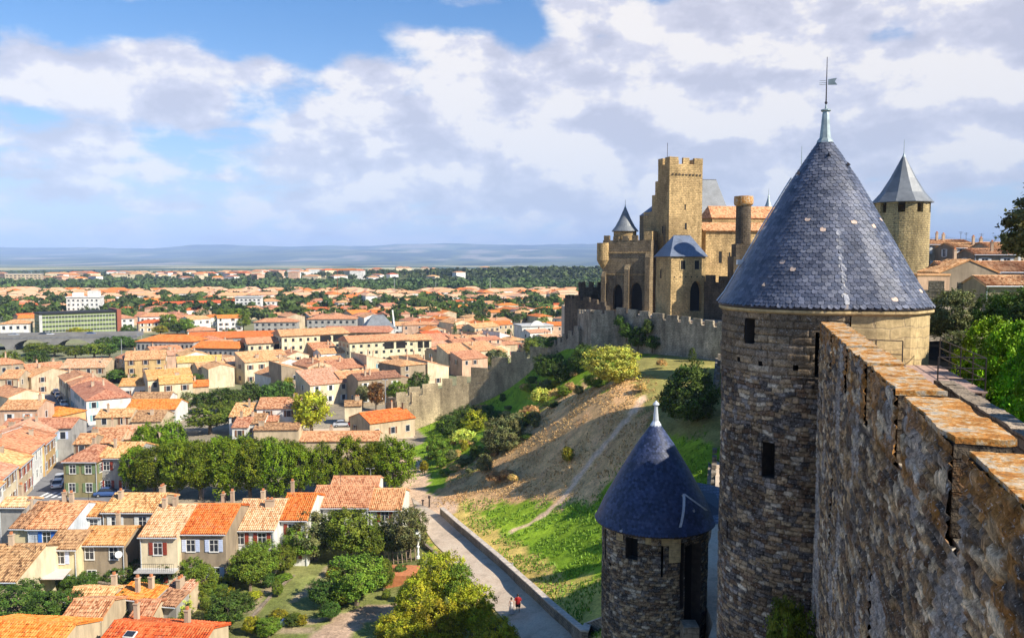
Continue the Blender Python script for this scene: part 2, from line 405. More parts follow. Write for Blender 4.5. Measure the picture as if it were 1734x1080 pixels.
M['dark'] = plain('dark_interior', (.012,.011,.010), .95, 0, .1)
M['iron'] = plain('wrought_iron', (.06,.05,.05), .5, .6)
M['steel'] = plain('grey_steel', (.45,.46,.47), .45, .5)
M['lead'] = plain('lead_sheet', (.30,.36,.36), .45, .4, .25, 4)
M['zinc'] = plain('pale_zinc', (.62,.66,.70), .4, .3, .15, 5)
M['wood'] = plain('weathered_wood', (.34,.24,.17), .85, 0, .35, 6)
M['deck'] = plain('pale_deck_wood', (.44,.29,.23), .8, 0, .3, 5)
M['bark'] = plain('bark', (.16,.12,.08), .95, 0, .4, 4)
M['chim'] = plaster('chimney_render', (.52,.40,.28))
M['pot'] = plain('terracotta', (.50,.18,.07), .85, 0, .25)
M['asphalt'] = plain('asphalt', (.17,.17,.18), .9, 0, .25, .8)
def lane_():
    m, nt, b = newmat('pale_lane_surface'); a = noise(nt, geoco(nt), .35, 7, .75, .5); f = noise(nt, geoco(nt), 5, 5, .8); k = noise(nt, geoco(nt), 1.4, 2, .5, 2.5)
    c = ramp(nt, a, [(.32, (.36,.29,.21)), (.47, (.60,.46,.33)), (.6, (.66,.53,.39)), (.72, (.42,.36,.28))])
    c = mixc(nt, .8, c, ramp(nt, f, [(.3, .7), (.7, 1.2)]), 'MULTIPLY'); c = mixc(nt, .5, c, ramp(nt, k, [(.485, 1.0), (.5, .55), (.515, 1.0)]), 'MULTIPLY')
    L(nt, c, b.inputs['Base Color']); b.inputs['Roughness'].default_value = .95; bump(nt, b, f, .4, .05); return m
M['lane'] = lane_()
M['white'] = plain('white_paint', (.8,.79,.76), .5, 0, .05)
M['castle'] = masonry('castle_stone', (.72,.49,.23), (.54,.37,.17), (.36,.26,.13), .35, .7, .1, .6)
M['castle_shaded'] = masonry('castle_stone_shaded', (.36,.27,.16), (.28,.21,.13), (.18,.14,.09), .35, .7, .08, .6)  # castle stone darkened; the keep's shade is put into the colour
M['castle_dark'] = masonry('castle_dark_stone', (.20,.15,.10), (.14,.11,.08), (.09,.07,.05), .35, .7, .08, .7)  # darkest castle stone; on the link wall its tone stands for shade
M['rampart'] = masonry('rampart_rubble', (.40,.33,.25), (.31,.26,.20), (.24,.20,.15), .32, .6, .12, .75)
M['curtain'] = masonry('curtain_stone', (.60,.50,.37), (.46,.39,.29), (.34,.28,.21), .3, .6, .12, .8)
M['sandwall'] = masonry('barbican_stone', (.66,.52,.32), (.54,.42,.26), (.38,.30,.20), .3, .6, .1, .6)
M['round'] = masonry('round_tower_stone', (.60,.46,.23), (.46,.36,.19), (.30,.24,.14), .33, .6, .08, .6, None, 'xy')
M['ashlar'] = masonry('pale_ashlar', (.58,.43,.22), (.55,.40,.20), (.46,.34,.19), .42, 1.1, .01, .25, None, 'xy')
M['shadestone'] = plain('embrasure_shade', (.05,.04,.032), .95, 0, .3, 3)  # near-black reveals; the shade inside openings is put into the colour
M['coping'] = plain('coping_stone', (.52,.44,.36), .9, 0, .3, 2)
M['kerbstone'] = masonry('kerb_stone', (.42,.33,.24), (.34,.27,.2), (.2,.15,.1), .25, .7, .05, .6)
M['core'] = masonry('rampart_core', (.20,.15,.10), (.15,.12,.09), (.09,.07,.055), .2, .4, .08, .8, (.30,.13,.03))
M['stone'] = stone_attr('rubble_stone')
M['stone_drum'] = stone_attr('tower_stone', .95, False)
M['lichen'] = lichen('lichen_coping')
M['slate_big'] = slate_real('blue_slate', .36)
M['slate_small'] = slate_real('dark_blue_slate', .5, .8)
M['slate_grey'] = slate('grey_slate', (.16,.175,.19), (.20,.21,.22), .5)
M['slate_far'] = slate('far_slate', (.13,.16,.22), (.17,.20,.27), .42)
M['leaf_plane'] = leafm('plane_leaves', (.13,.19,.008))
M['leaf_dark'] = leafm('dark_leaves', (.07,.12,.02))
M['leaf_mid'] = leafm('mid_leaves', (.13,.19,.02))
M['leaf_yellow'] = leafm('yellow_green_leaves', (.33,.33,.025), .5, .3)
M['leaf_olive'] = leafm('olive_leaves', (.16,.18,.07))
M['leaf_bright'] = leafm('bright_green_leaves', (.20,.42,.012), .5, .08)
M['leaf_lime'] = leafm('lime_leaves', (.50,.56,.12), .5, .3)
M['leaf_brown'] = leafm('russet_leaves', (.24,.13,.035))
M['leaf_dry'] = leafm('dry_scrub_leaves', (.55,.38,.16))
M['leaf_far'] = leafm('far_foliage', (.07,.105,.03), .3, .1)
M['grass'] = leafm('grass_blades', (.17,.27,.03), .4, .2)
M['ground'] = groundm('ground_cover')
M['skin'] = plain('skin', (.45,.26,.18), .6, 0, .05)
M['hair'] = plain('dark_hair', (.03,.02,.015), .6)
M['redcloth'] = plain('red_cloth', (.34,.010,.010), .8, 0, .1)
M['darkcloth'] = plain('dark_cloth', (.025,.025,.035), .8)
M['palecloth'] = plain('pale_patterned_cloth', (.50,.46,.44), .85, 0, .3, 14)
M['rubber'] = plain('tyre_rubber', (.02,.02,.02), .8)
for k, c in {'silver':(.55,.57,.6),'white':(.8,.8,.8),'dark':(.04,.05,.07),'red':(.35,.03,.02),'blue':(.06,.12,.3)}.items():
    M['car_'+k] = plain('car_paint_'+k, c, .25, .2, .02)
M['greenfac'] = plain('green_facade', (.26,.31,.13), .5, 0, .15, .5)
M['rustfac'] = plain('rust_red_panel', (.26,.07,.035), .7, 0, .15, .5)
M['concrete'] = plain('concrete', (.46,.45,.43), .85, 0, .15, .5)
M['shadeconc'] = plain('shaded_concrete', (.20,.19,.18), .9, 0, .2, .3)  # darker concrete; the shade on the bridge is put into the colour
M['awning'] = plain('striped_awning_cloth', (.70,.58,.52), .8, 0, .08, 2)
# ------------------------------------------------------------------ camera, sun, sky, haze
cam = bpy.data.cameras.new('camera'); cam.lens = F/1734*36; cam.sensor_width = 36; cam.clip_start = .3; cam.clip_end = 60000
co = bpy.data.objects.new('camera', cam); COL.objects.link(co); co.location = (0, 0, H); co.rotation_euler = (math.pi/2-PITCH, 0, 0); SC.camera = co
sl = bpy.data.lights.new('sun', 'SUN'); sl.energy = 5.0; sl.angle = math.radians(.5); sl.color = (1, .93, .80)
so = bpy.data.objects.new('sun', sl); COL.objects.link(so); so.location = (80, -40, 120)
sd = Vector((math.sin(SUN_AZ)*math.cos(SUN_EL), math.cos(SUN_AZ)*math.cos(SUN_EL), math.sin(SUN_EL)))
so.rotation_euler = sd.to_track_quat('Z', 'Y').to_euler()
SC.view_settings.view_transform = 'Standard'; SC.view_settings.look = 'None'; SC.view_settings.gamma = 1; SC.view_settings.exposure = 0.75
w = bpy.data.worlds.new('World'); SC.world = w; w.use_nodes = True; nt = w.node_tree; nt.nodes.clear()
out = N(nt, 'OutputWorld'); sky = N(nt, 'TexSky', sky_type='NISHITA', sun_disc=False); sky.sun_elevation = SUN_EL; sky.sun_rotation = SUN_AZ
sky.altitude = 200; sky.air_density = 1.0; sky.dust_density = .3; sky.ozone_density = 3.0
bg = N(nt, 'Background'); bg.inputs[1].default_value = .088
hs = N(nt, 'HueSaturation'); hs.inputs['Saturation'].default_value = 1.28; L(nt, mixc(nt, 1.0, sky.outputs[0], (.92, .98, 1.06), 'MULTIPLY'), hs.inputs['Color']); L(nt, hs.outputs[0], bg.inputs[0])
tc = N(nt, 'TexCoord').outputs['Generated']; sp = N(nt, 'SeparateXYZ'); L(nt, tc, sp.inputs[0])
az = math_(nt, 'ARCTAN2', sp.outputs[0], sp.outputs[1]); el = math_(nt, 'ARCSINE', sp.outputs[2])
wn = N(nt, 'TexNoise'); wn.inputs['Scale'].default_value = 5.0; wn.inputs['Detail'].default_value = 5; L(nt, tc, wn.inputs['Vector'])
wsp = N(nt, 'SeparateXYZ'); L(nt, wn.outputs['Color'], wsp.inputs[0])
azw = math_(nt, 'MULTIPLY_ADD', wsp.outputs[0], .07, math_(nt, 'SUBTRACT', az, .035)); elw = math_(nt, 'MULTIPLY_ADD', wsp.outputs[1], .055, math_(nt, 'SUBTRACT', el, .0275))
def blob(px, py, sx, sy, wgt):
    x, y, z = ray(px, py); l = math.sqrt(x*x+y*y+z*z); a = math.atan2(x, y); e = math.asin(z/l)
    da = math_(nt, 'DIVIDE', math_(nt, 'SUBTRACT', azw, a), sx/F); de = math_(nt, 'DIVIDE', math_(nt, 'SUBTRACT', elw, e), sy/F)
    q = math_(nt, 'ADD', math_(nt, 'MULTIPLY', da, da), math_(nt, 'MULTIPLY', de, de))
    return math_(nt, 'MULTIPLY', math_(nt, 'EXPONENT', math_(nt, 'MULTIPLY', q, -1.0)), wgt)
BL = [(255,95,95,55,.95),(215,150,140,52,.85),(330,165,60,50,.5),(20,135,75,35,.6),(30,85,45,28,.35),(110,235,110,24,.75),(20,290,75,26,.6),(250,280,70,20,.3),(120,325,90,18,.35),
 (468,118,50,30,.65),(622,140,62,46,.95),(600,195,120,18,.6),(530,225,110,45,.6),(640,250,120,40,.6),(700,60,50,26,.55),(760,90,70,35,.6),(830,110,50,45,.55),(640,5,40,14,.4),(800,5,60,12,.35),
 (850,180,110,60,.75),(975,10,55,45,.8),(1080,40,80,32,.65),(1280,45,125,50,1.0),(1190,25,70,30,.5),(950,130,80,40,.75),(1070,145,80,50,.85),(950,230,170,70,.75),(1230,190,200,100,1.0),(1460,170,130,80,1.1),(1430,20,50,38,.7),
 (1660,20,110,40,.8),(1690,110,110,50,.85),(1560,170,100,60,.7),(1700,230,110,40,.6),(780,310,300,45,.6),(560,330,180,22,.4),(1300,310,300,60,.75),(1000,360,240,22,.4),(300,345,100,10,.3),(380,397,60,6,.75),(560,396,80,6,.6),(680,384,70,7,.4),(250,400,35,5,.5),(490,368,30,8,.5),
 (500,40,190,55,-.8),(425,190,55,40,-.45),(885,55,45,35,-.5),(1500,75,60,35,-.6),(1630,85,30,20,-.25),(60,25,150,30,-.7),(1650,385,110,50,-.5),(290,235,90,16,-.35),(330,300,120,16,-.2),(60,180,110,18,-.3),(150,365,200,10,-.3)]
acc = None
for b_ in BL:
    v_ = blob(*b_); acc = v_ if acc is None else math_(nt, 'ADD', acc, v_)
mp = N(nt, 'Mapping'); mp.inputs['Scale'].default_value = (1, 1, 1.7); L(nt, tc, mp.inputs[0])
n1 = noise(nt, mp.outputs[0], 9.5, 10, .56, .1)
mp2 = N(nt, 'Mapping'); mp2.inputs['Scale'].default_value = (1, 1, 1.7); mp2.inputs['Location'].default_value = (.02, -.004, .045); L(nt, tc, mp2.inputs[0])
n2 = noise(nt, mp2.outputs[0], 9.5, 6, .56, .1)
mp3 = N(nt, 'Mapping'); mp3.inputs['Scale'].default_value = (1, 1, 3.2); L(nt, tc, mp3.inputs[0]); n3_ = noise(nt, mp3.outputs[0], 15, 8, .58, .1)
lowb = math_(nt, 'EXPONENT', math_(nt, 'MULTIPLY', math_(nt, 'MAXIMUM', el, 0.0), -5.0))
acc = math_(nt, 'ADD', acc, math_(nt, 'MULTIPLY', lowb, math_(nt, 'MULTIPLY_ADD', math_(nt, 'SUBTRACT', n3_, .5), 2.6, .30)))
cov = math_(nt, 'ADD', acc, math_(nt, 'MULTIPLY', math_(nt, 'SUBTRACT', n1, .5), 1.75))
dens = N(nt, 'MapRange', interpolation_type='SMOOTHSTEP'); L(nt, cov, dens.inputs[0]); dens.inputs[1].default_value = .08; dens.inputs[2].default_value = .62
lit = math_(nt, 'MULTIPLY_ADD', math_(nt, 'SUBTRACT', n1, n2), 3.6, .60)
# tops of clouds are bright, bellies grey: compare the coverage with that a little lower
fine = noise(nt, mp.outputs[0], 26, 6, .6)
lit = math_(nt, 'ADD', lit, math_(nt, 'MULTIPLY', math_(nt, 'SUBTRACT', fine, .5), .75))
lr = N(nt, 'ValToRGB'); e_ = lr.color_ramp.elements; e_[0].position = .15; e_[0].color = (.40, .395, .45, 1); e_[1].position = .82; e_[1].color = (.66, .62, .58, 1)
m_ = e_.new(.55); m_.color = (.49, .48, .53, 1)
L(nt, lit, lr.inputs[0])
cb_ = N(nt, 'Background'); L(nt, lr.outputs[0], cb_.inputs[0]); cb_.inputs[1].default_value = 1.0
# pale band low over the horizon
hz = math_(nt, 'EXPONENT', math_(nt, 'MULTIPLY', math_(nt, 'MAXIMUM', el, 0.0), -7.5))
hb = N(nt, 'Background'); hb.inputs[0].default_value = (.42, .47, .57, 1)
mh = N(nt, 'MixShader'); L(nt, math_(nt, 'MULTIPLY', hz, .95), mh.inputs[0]); L(nt, bg.outputs[0], mh.inputs[1]); L(nt, hb.outputs[0], mh.inputs[2])
mx = N(nt, 'MixShader'); L(nt, math_(nt, 'MULTIPLY', dens.outputs[0], math_(nt, 'SUBTRACT', .95, math_(nt, 'MULTIPLY', hz, .42))), mx.inputs[0]); L(nt, mh.outputs[0], mx.inputs[1]); L(nt, cb_.outputs[0], mx.inputs[2])
L(nt, mx.outputs[0], out.inputs[0])
w.cycles.sampling_method = 'MANUAL'; w.cycles.sample_map_resolution = 512
SC.cycles.max_bounces = 5; SC.cycles.diffuse_bounces = 2; SC.cycles.glossy_bounces = 2; SC.cycles.transmission_bounces = 2; SC.cycles.volume_bounces = 0; SC.cycles.transparent_max_bounces = 8
SC.cycles.use_denoising = True; SC.cycles.sample_clamp_indirect = 4
# haze
mb = MB(); mb.box(-15500, -400, -2.5, 15500, 21500, 640)
hm = bpy.data.materials.new('haze_air'); hm.use_nodes = True; ht = hm.node_tree; ht.nodes.clear()
ho = N(ht, 'OutputMaterial'); pv = N(ht, 'VolumePrincipled'); pv.inputs['Color'].default_value = (.46, .64, 1.0, 1); pv.inputs['Density'].default_value = 8e-5; pv.inputs['Anisotropy'].default_value = -.2
L(ht, pv.outputs[0], ho.inputs['Volume'])
if USE_HAZE: tag(mb.build('haze', hm), 'pale blue air that fades the far hills', 'haze', None, 'stuff')
# ------------------------------------------------------------------ ground sheet
def inpoly(px, py, poly):
    ins = np.zeros(px.shape, bool); n = len(poly)
    for i in range(n):
        x0, y0 = poly[i]; x1, y1 = poly[(i+1) % n]
        if y0 == y1: continue
        c = ((y0 > py) != (y1 > py)) & (px < (x1-x0)*(py-y0)/(y1-y0)+x0)
        ins ^= c
    return ins
def segd(x, y, pl):
    d = np.full(x.shape, 1e9)
    for (ax, ay), (bx, by) in zip(pl[:-1], pl[1:]):
        t = np.clip(((x-ax)*(bx-ax)+(y-ay)*(by-ay))/((bx-ax)**2+(by-ay)**2+1e-9), 0, 1)
        d = np.minimum(d, np.hypot(x-ax-t*(bx-ax), y-ay-t*(by-ay)))
    return d
def geo(a, b, n): return np.geomspace(a, b, n)
xs = np.unique(np.r_[-15400, -geo(14000, 80, 60), np.arange(-80, -30, 2.0), np.arange(-30, 75, .7), geo(77, 14000, 60), 15400])
ys = np.unique(np.r_[np.linspace(-380, 30, 14), np.arange(35, 215, .7), np.arange(216, 900, 6), geo(905, 3000, 60), np.linspace(3080, 21300, 90)])
GX, GY = np.meshgrid(xs, ys)
GZ = terr(GX, GY)
px, py = proj(GX, GY, GZ)
nz = fbm(GX*.15, GY*.15, 3, 4); nf = fbm(GX*.7, GY*.7, 9, 3)
wx = px+(nf-.5)*60+(nz-.5)*50; wy = py+(nf-.5)*30+(nz-.5)*26
def C_(c): return np.array(c, float)
col = np.empty(GX.shape+(3,)); col[:] = (.30, .25, .18)
town = GX < 0
near = (GY > 35) & (GY < 230) & (GX > -32)
hillm = near & (GZ > .35)
g1 = C_((.15, .29, .015)); g2 = C_((.32, .42, .03)); g3 = C_((.07, .12, .02)); dry = C_((.86, .52, .25)); dry2 = C_((.70, .38, .17)); dirt = C_((.74, .50, .32)); yel = C_((.64, .46, .13))
green = g1[None, None]*(1-nz[..., None])+g2[None, None]*nz[..., None]
col[hillm] = green[hillm]
D = inpoly(wx, wy, [(1105,630),(1115,700),(1090,780),(1040,815),(1005,850),(925,850),(860,858),(790,868),(725,866),(755,805),(820,765),(870,712),(950,668),(1030,635)]) & near & (GX > -25)
dd = dry[None, None]*(1-nz[..., None])+dry2[None, None]*nz[..., None]
mixd = sst(.30, .62, nf+0.15*nz)[..., None]
col[D] = (dd*(1-.10*mixd)+green*.10*mixd)[D]
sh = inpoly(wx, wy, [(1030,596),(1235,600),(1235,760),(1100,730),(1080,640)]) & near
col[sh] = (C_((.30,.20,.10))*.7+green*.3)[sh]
def world_pl(pl): return [tuple(hit(a, b))[:2] for a, b in pl]
road_r = [(745,872),(772,897),(800,921),(840,956),(870,984),(900,1012),(930,1041),(965,1072),(985,1090)]
road_l = [(697,842),(712,885),(735,920),(760,945),(795,982),(825,1018),(855,1052),(880,1078),(890,1092)]
par = world_pl(road_r)
dp = segd(GX, GY, par)
ed = (dp < 3.2+2.0*nf) & near & (GZ > 1.0) & (GX < 30)
col[ed] = (yel[None, None]*(.7+.5*nf[..., None]))[ed]
e2 = inpoly(wx, wy, [(940,1010),(1060,960),(1060,1090),(960,1060)]) & near
col[e2] = (yel*.8+green*.3)[e2]
trail = world_pl([(1092,672),(1068,702),(1045,730),(1020,757),(1000,780),(980,806),(965,830),(935,860),(905,882),(868,898)])
dt = segd(GX, GY, trail)+(nf-.5)*.5
col[(dt < .5) & near] = dirt*1.08
lower = world_pl([(700,850),(697,835),(705,815),(702,800),(690,780)])
col[(segd(GX, GY, lower)+(nf-.5) < 2.3)] = dirt
col[(segd(GX, GY, world_pl([(705,850),(730,862),(745,866)]))+(nf-.5) < 3.0)] = dirt*.95
# gardens at the foot of the lane
gar = inpoly(wx, wy, [(60,960),(230,930),(400,900),(690,850),(700,900),(760,950),(880,1090),(860,1500),(-200,1500),(-200,1000)]) & (GX < 3) & (GY < 130)
gc = C_((.15,.20,.04))[None, None]*(nz[..., None])+C_((.26,.24,.09))[None, None]*(1-nz[..., None])
col[gar] = (gc*(.7+.6*nf[..., None]))[gar]
gp = [[(560,1075),(600,1045),(640,1035),(690,1035)],[(470,985),(440,1010),(430,1040)],[(560,960),(520,1000),(500,1015)],[(470,1050),(530,1052),(570,1040)],[(460,1066),(530,1068)]]
for k, pl in enumerate(gp):
    q = [tuple(Z0(a, b))[:2] for a, b in pl]; wd = 2.0 if k == 0 else .55
    col[(segd(GX, GY, q)+(nf-.5)*.6 < wd) & (GY < 120)] = C_((.46,.32,.22)) if k == 0 else C_((.40,.31,.19))
# far plain: fields and woods
far = GY > 750
fr = vnoise(GX/260+.3*GY/400, GY/420, 41); fr2 = vnoise(GX/700, GY/1500, 43)
fc = np.where((fr > .62)[..., None], C_((.42,.36,.18)), np.where((fr > .45)[..., None], C_((.15,.18,.05)), C_((.05,.075,.03))))
fc = fc*(.8+.4*fr2[..., None])
tf = sst(1050, 1500, GY)[..., None]
townc = C_((.13,.13,.07))[None, None]*(.7+.6*nz[..., None])
col[far] = (townc*(1-tf)+fc*tf)[far]
mid = (GY > 230) & ~far
col[mid] = (C_((.27,.23,.15))[None, None]*(1-.7*nz[..., None])+C_((.08,.12,.04))[None, None]*nz[..., None]*1.2)[mid]
tag(gridmesh('ground', GX, GY, GZ, M['ground'], None, col), None, None, None, 'structure')

# ------------------------------------------------------------------ lane
def strip(name, lp, rp, mat, off, n=60):
    def res(pl):
        q = np.array([(v.x, v.y) for v in pl]); s = np.r_[0, np.cumsum(np.hypot(*np.diff(q, axis=0).T))]; t = np.linspace(0, s[-1], n)
        return np.stack([np.interp(t, s, q[:, 0]), np.interp(t, s, q[:, 1])], -1)
    a, b = res(lp), res(rp); w = np.linspace(0, 1, 7)[None, :, None]
    p = a[:, None]*(1-w)+b[:, None]*w
    z = terr(p[..., 0], p[..., 1])+off
    o = gridmesh(name, p[..., 0], p[..., 1], z, mat); return tag(o, None, None, None, 'structure')
Lh = [hit(a, b) for a, b in road_l]; Rh = [hit(a, b) for a, b in road_r]
strip('lane', Lh, Rh, M['lane'], .07)
# streets of the lower town
def ribbon(name, pl, w, mat, z=.03, kind='structure'):
    q = [Vector((p[0], p[1], 0)) for p in pl]; mb = MB(); Ls = []; Rs = []
    for i, p in enumerate(q):
        d = (q[min(i+1, len(q)-1)]-q[max(i-1, 0)]).normalized(); n = Vector((-d.y, d.x, 0))*w/2
        Ls.append(p+n); Rs.append(p-n)
    for i in range(len(q)-1):
        mb.poly([(Ls[i].x, Ls[i].y, z), (Rs[i].x, Rs[i].y, z), (Rs[i+1].x, Rs[i+1].y, z), (Ls[i+1].x, Ls[i+1].y, z)])
    return tag(mb.build(name, mat), None, None, None, kind)
st1 = [tuple(Z0(a, b))[:2] for a, b in [(70,862),(92,820),(112,778),(124,742),(122,712),(106,690),(93,670),(84,652),(78,640)]]
ribbon('street', st1, 9.0, M['asphalt'], .03)
st2 = [tuple(Z0(a, b))[:2] for a, b in [(60,838),(110,842),(170,842),(215,842)]]
ribbon('street_crossing', st2, 8.0, M['asphalt'], .038)
mb = MB(); c0 = Z0(72, 838)
for k in range(6): mb.box(c0.x+k*1.1, c0.y-1.6, .05, c0.x+k*1.1+.5, c0.y+1.6, .056)
tag(mb.build('zebra_crossing', M['white']), None, None, None, 'structure')
ribbon('pavement', [(p[0]-5.3, p[1]-1.2) for p in st1[:5]], 1.6, M['concrete'], .13)
q1 = Z0(575, 735); ribbon('yard', [(q1.x-9, q1.y-2), (q1.x+16, q1.y+3)], 14, M['lane'], .03)
# distant hills
HX, HY = np.meshgrid(np.linspace(-15300, 15300, 260), np.linspace(5200, 21200, 150))
rg = fbm(HX/2600, HY/1700, 71, 6); rr = 1-np.abs(2*fbm(HX/3800+3, HY/2300, 77, 5)-1)
env = sst(6500, 18500, HY)**1.25
xr = .80+.32*sst(-9000, 4500, HX)
HZ = env*(250+300*rg*rr)*xr - 6 + 45*(rg-.35)*sst(5200, 7500, HY)
HZ = HZ*(1-.5*sst(19800, 21200, HY))
fr = vnoise(HX/300, HY/700, 51); fr3 = vnoise(HX/1400, HY/1800, 52)
hc = np.where(((fr > .70) & (fr3 > .45))[..., None], C_((.25,.22,.16)), np.where((fr > .5)[..., None], C_((.12,.14,.07)), C_((.045,.065,.045))))
hc = hc*(.7+.7*fr3[..., None])
tag(gridmesh('hills', HX, HY, HZ, M['ground'], None, hc), None, None, None, 'structure')
# ------------------------------------------------------------------ rubble colours
PAL = np.array([(.16,.12,.085),(.22,.155,.095),(.115,.10,.09),(.28,.20,.12),(.19,.17,.155),(.13,.085,.055),(.34,.26,.165),(.09,.08,.075)])
def stone_col(idr, mort, nzv, gain=1.0, light=.06):
    k = np.clip((idr*len(PAL)).astype(int), 0, len(PAL)-1)
    c = PAL[k]*(.75+.5*((idr*37.7) % 1))[..., None]
    lt = (((idr*91.3) % 1) < light)[..., None]; c = np.where(lt, C_((.46,.40,.31)), c)
    c = c*(.32+.68*mort[..., None])*(.6+.8*nzv[..., None])
    return c*gain
# ------------------------------------------------------------------ near rampart
dW = Vector((math.sin(math.radians(16.1)), math.cos(math.radians(16.1)), 0)); nW = Vector((-dW.y, dW.x, 0))
A0 = Vector((5.48, 9.73, 0))
def W(s, off, z):            # off > 0 = towards the town (outside), < 0 = inside
    p = A0+dW*s+nW*off; return Vector((p.x, p.y, z))
ZT, ZS = 35.7, 34.45
mer = [(-6.5, 0.0), (.72, 4.13), (4.86, 8.2), (8.9, 12.3), (12.85, 16.9), (17.3, 21.7)]
rw = empty('rampart_wall', W(8, -.3, 15), 0, 'rough grey brown rubble rampart with orange lichened merlons, running to the big tower', 'rampart')
rinv = rw.location.copy()
def fix(o, root):            # parent keeping world coordinates of mesh data
    o.parent = root; o.matrix_parent_inverse = Matrix.Translation(root.location).inverted() if root.rotation_euler.z == 0 else root.matrix_world.inverted(); return o
ss = np.arange(-7.2, 21.9, .055); zz = np.arange(16.5, ZT+.001, .055); zz[-1] = ZT
S, Zg = np.meshgrid(ss, zz)
rel, idr, mo = stones(S, Zg, .15, .46, .6, 5)
rel2, idr2, mo2 = stones(S+7, Zg, .24, .75, .8, 12)
sel = fbm(S*.35, Zg*.3, 31, 3) > .52
rel = np.where(sel, rel2, rel); idr = np.where(sel, idr2, idr); mo = np.where(sel, mo2, mo)
nn = fbm(S*.7, Zg*.9, 33, 5)
off = rel*.09+(fbm(S*3, Zg*3, 2, 4)-.5)*.045+(fbm(S*.5, Zg*.5, 4, 3)-.5)*.08+.02
kk = np.ones(S.shape, bool)
cs = (S[:-1, :-1]+S[1:, 1:])/2; cz = (Zg[:-1, :-1]+Zg[1:, 1:])/2
keep = np.ones(cs.shape, bool)
inm = np.zeros(cs.shape, bool)
for a, b in mer: inm |= (cs > a) & (cs < b)
keep &= (cz < ZS+.02*0) | inm
slits = [(15.7, .11, 28.9, 31.9), (7.25, .13, 29.2, 31.7), (2.2, .10, 30.2, 31.9), (18.9, .1, 24, 26)]
for a, hw, z0, z1 in slits: keep &= ~((np.abs(cs-a) < hw) & (cz > z0) & (cz < z1))
WX = A0.x+dW.x*S+nW.x*off; WY = A0.y+dW.y*S+nW.y*off
colw = stone_col(idr, mo, nn, 1.3, .16)*C_((1.08, .99, .86))
# pale run-off streaks and rust-coloured lichen beneath the copings
st = fbm(S*.9, Zg*.45, 61, 6); colw = np.where((st > .60)[..., None], colw*.4+C_((.42,.39,.36))*.6, colw)
li = (fbm(S*1.1, Zg*1.6, 63, 5) > .60-.20*np.exp(-(ZT-Zg)/.45)) & (ZT-Zg < 1.3)
colw = np.where(li[..., None], colw*.3+C_((.36,.16,.03))*.7, colw)
colw = np.where((S > 20.3)[..., None]*(Zg < 31)[..., None], colw*.6+C_((.40,.38,.36))*.4, colw)
fix(gridmesh('outer_face', WX, WY, Zg, M['stone'], None, colw, keep), rw)
mb = MB()
def wbox(mb, s0, s1, o0, o1, z0, z1, m=0):
    b = [W(s0, o0, 0), W(s0, o1, 0), W(s1, o1, 0), W(s1, o0, 0)]
    b = [(p.x, p.y) for p in b]
    ar = sum(b[i][0]*b[(i+1) % 4][1]-b[(i+1) % 4][0]*b[i][1] for i in range(4))
    mb.prism(b if ar > 0 else b[::-1], z0, z1, m)
wbox(mb, -7.2, 21.9, -.66, -.16, 14, ZS-.01); [wbox(mb, a_-.0, b_+.0, -.16, .0, ZS-.5, ZS-.012) for a_, b_ in zip([m_[1]-.05 for m_ in mer[:-1]], [m_[0]+.05 for m_ in mer[1:]])]
fix(mb.build('wall_core', M['rampart']), rw)
def rough_slab(s0, s1, o0, o1, z, th, seed):
    """coping: uneven gridded top with small cracks"""
    us = np.linspace(s0, s1, max(4, int((s1-s0)/.09))); vs = np.linspace(o0, o1, 10)
    Ss, Os = np.meshgrid(us, vs)
    e = (fbm(Ss*2, Os*2, seed, 4)-.5)*.06+(fbm(Ss*7, Os*7, seed+1, 3)-.5)*.03
    jit = (fbm(Ss*1.5, Os*0+2, seed+3, 4)-.5)*.10
    Oj = Os+jit*np.where(Os > (o0+o1)/2, 1, -1)*(np.abs(Os-(o0+o1)/2)/((o1-o0)/2))
    X = A0.x+dW.x*Ss+nW.x*Oj; Y = A0.y+dW.y*Ss+nW.y*Oj; Z = z+e
    # fold the border down as sides
    def ring(A, dz=0): return A
    Xp = np.pad(X, 1, 'edge'); Yp = np.pad(Y, 1, 'edge'); Zp = np.pad(Z, 1, 'edge')
    Zp[0] -= th; Zp[-1] -= th; Zp[:, 0] -= th; Zp[:, -1] -= th
    return gridmesh('coping_stone', Xp[:, ::-1], Yp[:, ::-1], Zp[:, ::-1], M['lichen'], None, None, None, False)
for k, (a, b) in enumerate(mer):
    mb = MB(); wbox(mb, a+.015, b-.015, -.66, .03, ZS-.01, ZT-.02)
    m = fix(mb.build('merlon', M['core']), rw)
    c = a; j = 0
    while c < b-.05:
        e = min(b, c+R.uniform(1.1, 1.9));  e = b if b-e < .5 else e
        q = rough_slab(c+.008, e-.008, -.72, .05, ZT+.05+R.uniform(-.012, .012), .085, 100+k*7+j); fix(q, rw); c = e; j += 1
mb = MB(); wbox(mb, -7.2, 23.2, -2.9, -.66, 33.0, 33.9); wbox(mb, 16.6, 23.2, -4.2, -2.9, 33.0, 33.88); fix(mb.build('wall_walk', M['rampart']), rw)
mb = MB(); wbox(mb, -7.2, 17.0, -3.3, -2.9, 28, 34.35); fix(mb.build('inner_kerb', M['kerbstone']), rw)
for k in range(15):
    s0 = -6+k*1.5; 
    q = rough_slab(s0, s0+1.42, -3.34, -2.87, 34.42, .1, 300+k); q.data.materials[0] = M['kerbstone']; q.name = 'kerb_coping'; fix(q, rw)
